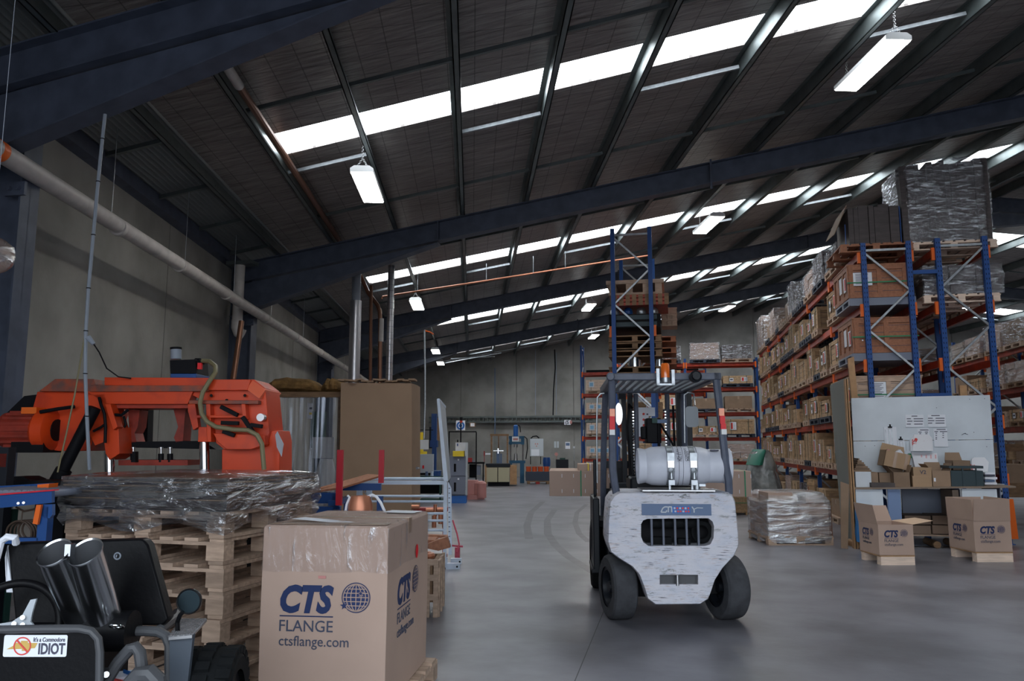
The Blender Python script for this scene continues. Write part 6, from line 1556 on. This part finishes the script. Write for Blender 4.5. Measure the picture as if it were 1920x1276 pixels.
f, o = cfbox('wall_tap','pale tap on a thin post by the left rack upright','tap',31.0,[(1075,836,1078,840,0,.08,0),(1076,840,1077,863,.02,.03,1)],['paper','galv'])
f, o = cfbox('dark_low_cabinet','dark clutter on a low cabinet behind the huge long carton','cabinet',34.0,[(1043,861,1066,885,0,.5,0),(1050,858,1060,861,.1,.2,1)],['mast_black','dark_green'])
# ================================================================ RIGHT: behind the forklift and around
# crates on the floor behind the forklift's right side
for k,(x0,x1) in enumerate(((1366,1401),(1404,1440))):
    f = CF((x0+x1)/2,DF(965)); P = f.pt; t = f.root('wooden_crate','pale wooden crate on the floor behind the forklift, %s of two' % ('left','right')[k],'crate','crates on the floor behind the forklift')
    g = G(); f.rect(g,x0,932,x1,961,0,1.0); 
    for z_ in (932,946,957): f.rect(g,x0-.5,z_-1.2,x1+.5,z_+1.5,-.02,.03)
    for X_ in (x0+1.5,x1-1.5): f.rect(g,X_-2,932,X_+2,965,-.02,.1)
    g.build('box','pine_crate',t); g = G(); f.rect(g,x0,942,x1,943,-.03,.01); g.build('strap','green_strap',t)
f, o = cfbox('cardboard_box','flat pale carton lying on the two crates behind the forklift','box',DF(965)+.1,[(1398,924,1440,931.5,.1,.8,0),(1428,925,1438,927,.09,.01,1)],['cardboard','ink'])
# big bagged roll
f = CF(1440,DF(957)+.05); P = f.pt
t = f.root('bagged_bundle','large slumped clear plastic bag over a green-lined bundle behind the wrapped pallet','bag')
def blob(prof, dep, seed, jitr=.05):
    g = G(); rs = random.Random(seed); rr = []
    for (y_,xa,xb) in prof:
        a = P(xa,y_,0); b = P(xb,y_,0); c_ = (a.x+b.x)/2; r_ = (b.x-a.x)/2; rr.append([(c_+r_*cos(2*pi*i/26)*(1+rs.uniform(-jitr,jitr)), .55+dep*sin(2*pi*i/26)*(1+rs.uniform(-jitr,jitr)), (a.z+b.z)/2) for i in range(26)])
    g.rings(rr); return g
blob([(924,1412,1482),(905,1411,1478),(885,1413,1472),(872,1417,1468),(858,1421,1462),(848,1426,1457),(843,1434,1448)],.42,1).build('bag','bag_clear',t)
blob([(872,1416,1440),(862,1420,1442),(852,1424,1444),(845,1430,1444),(842,1434,1440)],.46,2,.03).build('green_cover','green_cover',t)
blob([(925,1440,1476),(905,1438,1470),(890,1437,1465),(882,1444,1458)],.52,3).build('bag_fold','bag_clear',t)
f, o = cfbox('wooden_crate','plain crate on the floor carrying the big plastic bag','crate',DF(957),[(1420,925,1486,957,0,.9,0)],['pine_crate'])
f, o = cfbox('green_crate','wooden crate with a yellow mark just right of the wrapped pallet','crate',DF(960)-.4,[(1527,908,1558,960,.0,.35,0),(1526,905,1559,910,-.02,.4,0),(1548,922,1554,937,-.01,.01,1)],['pine_crate','yellow'])
f, o = cfbox('orange_bracket','orange-brown timber prop behind the wrapped pallet','timber',12.6,[(1556,950,1562,1012,0,.3,0)],['red_wood'])
# wrapped pallet
f = CF(1500,DF(1022)); P = f.pt
pz = P(0,1013).z
t = f.root('wooden_pallet','pine pallet under the shiny wrapped cartons beside the white shelter','pallet')
x0_,x1_ = P(1441,1020).x,P(1563,1020).x; wm = x1_-x0_
g = G()
for k in range(6): g.bb(x0_,x1_,k*.17,k*.17+.10,.11,.13)
g.build('top_deck','pine',t); g = G()
for X_ in (x0_+.06,(x0_+x1_)/2,x1_-.06):
    g.bb(X_-.07,X_+.07,0,.96,.09,.11)
    for y_ in (.06,.48,.88): g2 = G(); g2.bb(X_-.06,X_+.06,y_-.06,y_+.06,.018,.09); g2.build('block','pine',t)
g.build('bearers','pine',t); g = G(); g.bb(x0_,x1_,0,.10,0,.018); g.bb(x0_,x1_,.43,.53,0,.018); g.bb(x0_,x1_,.86,.96,0,.018); g.build('bottom_boards','pine',t)
zt_ = P(0,944,.02).z
rs = random.Random(31)
t = thing('wrapped_carton_load','large cartons on a pallet glinting in stretch wrap, left of the white shelter','wrapped pallet load',Vector(f.loc)+Vector((0,0,.132)),f.rz)
a_, b_ = P(1441,1000).x+.015, P(1557,1000).x; H_ = zt_-.132
g = G()
for i in range(2):
    for k in range(3): g.bb(a_+(b_-a_)*i/2+.003,a_+(b_-a_)*(i+1)/2-.003,.02,.93,H_*k/3+.003,H_*(k+1)/3-.003)
g.bb(a_+.02,a_+.38,.05,.5,H_,H_+.16); g.bb(b_-.30,b_-.02,.1,.6,H_,H_+.15); g.bb(a_+.40,b_-.34,.3,.8,H_,H_+.12)
g.build('cartons','cardboard',t,bevel=.004)
g = G(); rings = []
for k,z_ in enumerate((-.10,-.03,H_*.2,H_*.4,H_*.6,H_*.8,H_-.01,H_+.03,H_+.12,H_+.165)):
    r_ = []
    for i in range(40):
        a = i/40*4; s_ = int(a); fr_ = a-s_; q = .02+rs.uniform(-.006,.010)
        if k > 7: q = -.03
        if k == 9: q = -.07
        P4 = [(a_-q,.02-q),(b_+q,.02-q),(b_+q,.93+q),(a_-q,.93+q)]; A_ = P4[s_]; B_ = P4[(s_+1)%4]
        r_.append((A_[0]+(B_[0]-A_[0])*fr_,A_[1]+(B_[1]-A_[1])*fr_,z_+rs.uniform(-.008,.008)))
    rings.append(r_)
g.rings(rings,cap=False); g.face(g.vs(rings[-1])); g.build('stretch_wrap','film_glint',t)
# ---- printed cartons with open flaps on small pallets
def open_box(pxl, pxr, pyb, D, name_lab, pal_lab, flaps, rot):
    f = CF((pxl+pxr)/2, D, rot); P = f.pt
    a = P(pxl,pyb).x; b = P(pxr,pyb).x; w_ = b-a; d = w_*1.2; z0 = P(0,pyb).z; 
    tp = f.root('small_pallet', pal_lab, 'pallet')
    for y_ in (0,d-.10): g = G(); g.bb(a+.01,b-.005,y_,y_+.10,0.0,z0-.015); g.build('bearer','fresh_pine',tp)
    g = G(); g.bb(a,b,0,d,z0-.014,z0-.001); g.build('deck','plywood_edge',tp)
    t = thing('printed_carton', name_lab, 'box', Vector(f.loc)+(Matrix.Rotation(f.rz,3,'Z')@Vector((a,.005,z0))), f.rz, 'open printed cartons')
    zt_ = P(0,flaps['top'],.005).z; h = zt_-z0; th_ = .006
    g = G(); g.bb(0,w_,0,th_,0,h); g.bb(0,w_,d-th_,d,0,h); g.bb(0,th_,th_,d-th_,0,h); g.bb(w_-th_,w_,th_,d-th_,0,h); g.bb(0,w_,0,d,0,th_); g.build('carton','cardboard',t)
    def flap(p, q, ang, ln, nrm, taper=.0):
        p = Vector(p); q = Vector(q); out = Vector(nrm).normalized()*cos(R(ang))*ln+Vector((0,0,1))*sin(R(ang))*ln; e_ = (q-p).normalized()*taper
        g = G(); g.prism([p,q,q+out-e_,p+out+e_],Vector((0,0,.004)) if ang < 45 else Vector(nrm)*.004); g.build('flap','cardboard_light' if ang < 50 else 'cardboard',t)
    for (side_, ang, ln, tpr) in flaps['f']:
        if side_ == 'l': flap((0,d,h),(0,0,h),ang,ln,(-1,0,0),tpr)
        if side_ == 'r': flap((w_,0,h),(w_,d,h),ang,ln,(1,0,0),tpr)
        if side_ == 'f': flap((0,0,h),(w_,0,h),ang,ln,(0,-1,0),tpr)
        if side_ == 'b': flap((w_,d,h),(0,d,h),ang,ln,(0,1,0),tpr)
    S = w_*.40
    cts_logo(t,S,w_*.165,h*.60,-.002)
    cts_logo(t,S,d*.62,h*.60,0,xf=lambda p: (-.002+p[1],d*1.24-p[0]-.0,p[2]) if False else (-.002+p[1], d*.80-(p[0]-d*.62), p[2]))
    return t
open_box(1650,1716,1045,9.75,'open printed carton with its flaps splayed, on a small pallet left of its twin','small pine pallet under the left printed carton with splayed flaps',{'top':986,'f':[('l',78,.24,.0),('b',70,.20,.03),('r',8,.28,.05)]},R(1))
open_box(1830,1900,1039,10.0,'open printed carton with its flaps standing up, right-hand one on the floor','small pine pallet under the right printed carton with upright flaps',{'top':979,'f':[('l',88,.26,.0),('b',88,.26,.0),('f',84,.27,.01),('r',86,.27,.02)]},R(1))
# ---- white shelter with bench
f = CF(1735,11.06,-YAW); P = f.pt
t = f.root('packing_shelter','white board packing shelter with a bench shelf in front of the racks','work bench')
g = G(); g.prism([P(1596,746,.82),P(1856,740,.82),P(1862,823,.82),P(1600,826,.82)],(0,.02,0)); g.prism([P(1600,827,.82),P(1862,824,.82),P(1868,912,.82),P(1604,912,.82)],(0,.02,0)); g.build('back_board','white_board',t)
g = G(); rs = random.Random(17)
for X_,Y_ in ((1818,748),(1846,747),(1756,764),(1850,837),(1640,835),(1810,812),(1826,810),(1622,836)): a = P(X_,Y_,.815); g.cyl(a,a-Vector((0,.002,0)),.006,n=6)
g.tube([P(1803,815,.813),P(1808,812,.813),P(1815,814,.813)],.003,5); g.build('screw_heads','ink',t)
g = G(); g.prism([P(1556,722,1.75),P(1586,708,.0),P(1605,1030,.0),P(1580,1013,1.75)],(.012,0,0)); g.build('side_board','grey_board',t)
g = G(); g.prism([P(1585,710,0),P(1590,710,0),P(1610,1029,0),P(1602,1029,0)],(0,.12,0)); g.prism([P(1590,672,.85),P(1601,668,.85),P(1610,760,.85),P(1598,760,.85)],(0,.06,0)); g.prism([P(1799,722,.86),P(1812,722,.86),P(1814,742,.86),P(1801,742,.86)],(0,.06,0)); g.build('timber_post','plywood_edge',t)
g = G(); g.prism([P(1603,914,.0),P(1905,911,.0),P(1905,914,.0),P(1603,917,.0)],(0,.82,0)); g.build('bench_top','bench_top',t)
g = G(); f.rect(g,1604,917,1660,1000,.02,.02); g.build('front_panel','white_board',t); g = G(); f.rect(g,1803,916,1876,1005,.02,.02); g.build('front_panel','white_board',t)
g = G(); f.rect(g,1664,917,1693,1000,.03,.02); g.prism([P(1664,917,.05),P(1664,917,.6),P(1664,1000,.6),P(1664,1000,.05)],(.01,0,0)); g.build('blue_door','grey_blue_door',t)
g = G(); f.rect(g,1690,916,1806,1002,.75,.03); g.build('rear_panel','locker_grey',t)
g = G(); f.rect(g,1785,918,1803,1000,.1,.5); g.build('inner_side','bench_top',t)
g = G(); f.rect(g,1876,914,1882,1005,.02,.6); g.build('end_panel','locker_grey',t)
g = G(); a = P(1876,953,-.1); g.prism([P(1886,935,.8),P(1900,935,.8),P(1910,1010,.9),P(1896,1010,.9)],(0,.05,0)); tag(g.build('orange_post','orange_post',loc=f.loc,rz=f.rz),'short orange post at the right end of the packing shelter','post')
g = G(); g.prism([P(1576,902,-.06),P(1592,908,-.06),P(1590,1029,-.2),P(1577,1027,-.2)],(0,.012,0)); tag(g.build('leaning_board','cardboard_dark',loc=f.loc,rz=f.rz),'brown hardboard sheet leaning on the grey side of the packing shelter','board')
def paper_on(name, lab, x0,y0,x1,y1, lines, dy=.808, m='paper'):
    g = G(); f.rect(g,x0,y0,x1,y1,dy,.004,0)
    for (lx0,ly,lx1) in lines: f.rect(g,lx0,ly,lx1,ly+1.4,dy-.002,.001,1)
    return tag(g.build(name,[m,'ink'],loc=f.loc,rz=f.rz),lab,'notice','notices on the white board')
paper_on('printed_notice','laminated notice, upper left of the four on the white board',1697,777,1733,800,[(1709,779,1720),(1700,784,1708),(1713,784,1731),(1701,788.5,1711),(1713,788.5,1731),(1700,794,1708),(1714,794,1730)])
paper_on('printed_notice','laminated notice, upper right of the four on the white board',1739,777,1774,800,[(1746,778,1762),(1740,783,1749),(1754,783,1771),(1740,787.5,1752),(1754,787.5,1771),(1740,792,1748),(1754,792,1771)])
paper_on('printed_notice','lower left paper table on the white board, half hidden by white cartons',1720,803,1744,832,[(1725,805,1741),(1722,809,1728),(1734,809,1740),(1724,812,1727),(1735,812,1739)])
paper_on('printed_notice','lower right paper table on the white board',1750,803,1778,837,[(1756,804,1773),(1752,808,1759),(1762,808,1776),(1754,811,1757),(1767,811,1770),(1754,815,1757),(1767,815,1770),(1754,819,1757),(1767,819,1770),(1754,822,1757)])
for (x0,y0,x1,y1,cx_,lb) in ((1657,800,1683,840,1669,'clipboard with papers, left one on the white board'),(1683,823,1697,845,1689,'small clip of papers above the tilted open carton')):
    g = G(); f.rect(g,x0,y0,x1,y1,.805,.006,0); f.rect(g,cx_-4,y0-1,cx_+4,y0+1.5,.79,.012,1); f.rect(g,cx_-1.5,y0-5,cx_+1.5,y0,.79,.01,1)
    for k in range(3): f.rect(g,x0+4+k*6,y0+5,x0+4.5+k*6,y1,.803,.002,2)
    tag(g.build('clipboard',['paper','black','galv'],loc=f.loc,rz=f.rz),lb,'clipboard')
zb_ = P(0,914,.45).z+.01
def on_bench(name, lab, x0,y0,x1,y1, dy, dep, m='cardboard_dark', cat='box', open_=False, tilt=0, grp='cartons on the bench', tape=None):
    a = P(x0,y1,dy); b = P(x1,y0,dy); w_ = b.x-a.x; h = b.z-a.z
    t = thing(name, lab, cat, Vector(f.loc)+(Matrix.Rotation(f.rz,3,'Z')@Vector((a.x,dy,a.z))), f.rz, grp)
    g = G()
    if open_:
        q = .005; g.bb(0,w_,0,q,0,h); g.bb(0,w_,dep-q,dep,0,h); g.bb(0,q,0,dep,0,h); g.bb(w_-q,w_,0,dep,0,h); g.bb(0,w_,0,dep,0,q); g.build('carton',m,t)
        g = G()
        if open_ != 2: g.prism([(0,0,h),(0,dep,h),(-.07,dep,h+.09),(-.07,.02,h+.09)],(.004,0,0)); g.prism([(w_,0,h),(w_,dep,h),(w_+.03,dep,h+.10),(w_+.03,.02,h+.10)],(.004,0,0)); 
        g.prism([(0,dep,h),(w_,dep,h),(w_-.02,dep+.03,h+.11),(.02,dep+.03,h+.11)],(0,.004,0)); g.build('flap',m,t)
    else: g.bb(0,w_,0,dep,0,h); g.build('carton',m,t,bevel=.003)
    if tape:
        g = G()
        for u_ in tape: g.bb(w_*u_-.02,w_*u_+.02,-.002,0,0,h)
        g.build('tape','kraft_tape',t)
    t.rotation_euler[1] = tilt; return t
on_bench('white_carton','white carton at the left end of the bench',1605,884,1633,913,.15,.35,'white_board',grp=None)
t_ = thing('flat_cartons','messy fan of flattened brown cartons on the white carton','cardboard',Vector(f.loc),f.rz)
g = G(); rs = random.Random(9)
for k in range(7): a = P(1600+k*1.5,882-k*3.6,.2); b = P(1633-k*3.6,882-k*3.6,.2); g.bb(a.x,b.x,.15+rs.uniform(0,.05),.5,a.z-.012,a.z+.012)
g.build('sheets','cardboard_dark',t_)
on_bench('brown_carton','small brown carton right of the white carton on the bench',1633,885,1646,913,.2,.3)
on_bench('brown_carton','small brown carton with a plastic scrap, between two bigger ones on the bench',1649,886,1669,904,.25,.3)
on_bench('flat_box','thin flat dark carton lying at the front of the bench',1634,905,1678,913,.05,.2,'cardboard_grey')
on_bench('open_carton','open brown carton under the tilted one on the bench',1676,885,1706,913,.1,.32,'cardboard_dark',open_=True)
t2 = on_bench('tilted_carton','open brown carton with two tape bands tilted on top of the others',1656,842,1702,872,.3,.34,'cardboard_mid',open_=2,tilt=R(13),tape=(.42,.85),grp=None)
g = G(); g.prism([(.12,.05,.2),(.2,.05,.28),(.3,.07,.2)],(0,.1,0),0); g.prism([(.3,.1,.2),(.36,.1,.26),(.40,.12,.2)],(0,.1,0),1); g.prism([(.03,.1,.2),(.06,.1,.255),(.12,.1,.2)],(0,.1,0),2)
o = g.build('packing_scraps',['paper','green_strap','pink_tube'],loc=t2.location); o.rotation_euler = t2.rotation_euler; tag(o,'white, green and pink packing scraps inside the tilted carton','scraps')
on_bench('brown_carton','large brown carton marked with dark writing, middle of the bench',1712,892,1747,913,.1,.36,'cardboard_mid'); 
g = G(); a = P(1725,888,.095)
on_bench('carton_flap_box','brown carton layer with handwriting standing in the middle of the bench',1713,876,1747,892,.105,.3,'cardboard_mid',grp=None)
add_text(g,'V2',.075,a.x,a.z,.10,0,bold=.01); g.b.verts.ensure_lookup_table(); 
tag(g.build('marker_writing','ink',loc=f.loc,rz=f.rz),'dark handwriting on the middle carton of the bench','writing')
t_ = on_bench('brown_carton','brown carton with a white sticker left of the black bin',1749,882,1782,913,.1,.36,'cardboard_dark',open_=True)
g = G(); g.bb(.02,.045,-.003,-.001,.08,.13); g.build('sticker','paper',t_)
t_ = on_bench('storage_bin','black plastic bin at the right of the bench',1783,882,1843,913,.12,.40,'bin_dark',cat='bin',grp=None)
g = G(); w_ = P(1843,913,.12).x-P(1783,913,.12).x; h = P(0,882,.12).z-P(0,913,.12).z; g.bb(-.01,w_+.02,-.015,.415,h-.03,h+.005); g.bb(w_*.38,w_*.42,-.012,0,0,h); g.bb(w_*.8,w_*.84,-.012,0,0,h); g.build('rim','bin_dark',t_)
t_ = on_bench('open_carton','empty open brown carton standing on the black bin',1787,863,1819,881,.15,.32,'cardboard_dark',open_=2,grp=None)
t_ = thing('white_flat_cartons','stack of white flattened cartons with red printing leaning on the white board','cardboard',Vector(f.loc),f.rz)
g = G()
for k in range(5): g.prism([P(1706+k*2,824-k*2.5,.79),P(1748-k*1.5,820-k*1.5,.79),P(1750-k,845,.75-.01*k),P(1707+k,845,.75-.01*k)],(0,.006,0))
g.prism([P(1709,847,.78),P(1757,849,.78),P(1760,876,.70),P(1716,876,.70)],(0,.08,0)); g.build('sheets','white_carton',t_)
g = G(); a = P(1719.5,842,.745)
add_text(g,'CTS',.085,0,0,0,0,fit=.15,bold=.03,shear=.2,side=lambda p: (a.x-p[2], a.y+p[1]-.0, a.z+p[0]))
c_ = P(1717.5,823.5,.75); g.cyl(c_,c_-Vector((0,.002,0)),.022,n=16)
for k in range(8): x_ = 1722+k*4.4; g.prism([P(x_,852,.765),P(x_+2.6,852,.765),P(x_+3.4,866,.735),P(x_+.8,866,.735)],(0,.001,0),1) if k % 2 else None
g.prism([P(1732,826,.755),P(1733,826,.755),P(1733.5,842,.78),P(1732.5,842,.78)],(0,.001,0),1); g.prism([P(1740,826,.79),P(1740.6,826,.79),P(1741,842,.78),P(1740.5,842,.78)],(0,.001,0),1)
g.build('red_print',['print_red','pale_pink'],t_)
t_ = thing('white_flat_carton','white flattened carton with red lettering behind the black bin','cardboard',Vector(f.loc),f.rz)
g = G(); g.prism([P(1822,885,.6),P(1822,860,.7),P(1828,857,.7),P(1846,857,.7),P(1854,866,.7),P(1852,885,.6)],(0,.01,0)); g.build('sheet','white_carton',t_)
g = G(); a = P(1832,886,.595); add_text(g,'CTS',.085,0,0,0,0,fit=.12,bold=.03,shear=.2,side=lambda p: (a.x-p[2], a.y+p[1]+p[0]*.5, a.z+p[0])); c_ = P(1828.5,867,.68); g.cyl(c_,c_-Vector((0,.004,0)),.018,n=14); g.build('red_print','print_red',t_)
for k,(m_,y_) in enumerate((('paper',905),('grey_blue',900),('paper',895),('ink',890),('paper',886))):
    g = G(); rs = random.Random(k); a = P(1847,y_+3,.3); b = P(1868+rs.uniform(-4,2),y_-1,.3); g.bb(a.x,b.x,.3,.6,a.z,b.z); tag(g.build('paper_pile',m_,loc=f.loc,rz=f.rz),'layer of papers in the pile right of the black bin, %s from the bench' % ORD[k],'papers','papers right of the black bin')
f_, o_ = cfbox('tape_roll_boxes','grey tray with two orange-labelled rolls at the right end of the bench','rolls',11.3,[(1846,907,1884,913,.05,.3,0),(1848,908,1858,912,.04,.01,1),(1866,908,1880,912,.04,.01,1)],['panel_grey','orange_post'])
# below the bench
g = G(); rs = random.Random(2); Q = []
for k,(y_,xa,xb) in enumerate(((1016,1608,1632),(1000,1607,1634),(980,1606,1636),(962,1606,1632),(950,1607,1628),(946,1610,1618))):
    a = P(xa,y_,-.12); b = P(xb,y_,-.12); c_ = (a.x+b.x)/2; r_ = (b.x-a.x)/2; Q.append([(c_+r_*cos(2*pi*i/20)*(1+rs.uniform(-.12,.12)),.0+.16*sin(2*pi*i/20)*(1+rs.uniform(-.15,.15)),a.z) for i in range(20)])
g.rings(Q); tag(g.build('blue_sack','blue_plastic',loc=f.loc,rz=f.rz),'crumpled bright blue plastic sack under the left end of the bench','sack')
f_, o_ = cfbox('wooden_pallet','small pallet under the blue plastic sack','pallet',11.35,[(1606,1017,1640,1021,0,.5,0),(1608,1021,1612,1029,0,.4,0),(1630,1021,1634,1027,0,.4,0)],['plywood_edge'])
f_ = CF(1750,11.3,-YAW); P2 = f_.pt
for k in range(2):
    g = G()
    for i in range(2): f_.rect(g,1696+i*52,966+k*18-.0,1746+i*52,983+k*18,0,.5)
    tag(g.build('flat_carton_stack','old_board',loc=f_.loc,rz=f_.rz),'%s layer of worn brown cartons on the pallet under the bench' % ('upper','lower')[k],'box','worn cartons under the bench')
t = f_.root('wooden_pallet','worn pallet on round feet under the bench','pallet')
g = G(); f_.rect(g,1692,1001,1801,1006,-.02,.52); g.build('deck','pine',t); g = G()
for X_ in (1700,1755,1794): a = P2(X_,1012,.05); g.cyl((a.x,.0,.05),(a.x,.5,.05),.05,n=12)
g.build('feet','old_wood',t)
f_, o_ = cfbox('rubber_mat','thin dark mat on the floor behind the printed cartons','mat',DF(1022),[(1710,1021,1830,1022,0,.8,0)],['locker_grey'])
# dark stock beyond the right end of the bench
for k,(x0,y0,x1,y1,D,m_,lb) in enumerate(((1868,832,1920,846,15.5,'old_wood','brown crate low on the shelving right of the bench'),(1880,870,1935,905,14.6,'cardboard_dark','dark stacked sheets on the floor right of the bench'),(1888,905,1940,932,14.6,'old_wood','weathered pallet pile right of the orange post'))):
    cfbox('stored_stack',lb,'stack',D,[(x0,y0,x1,y1,0,.8,0)],[m_])
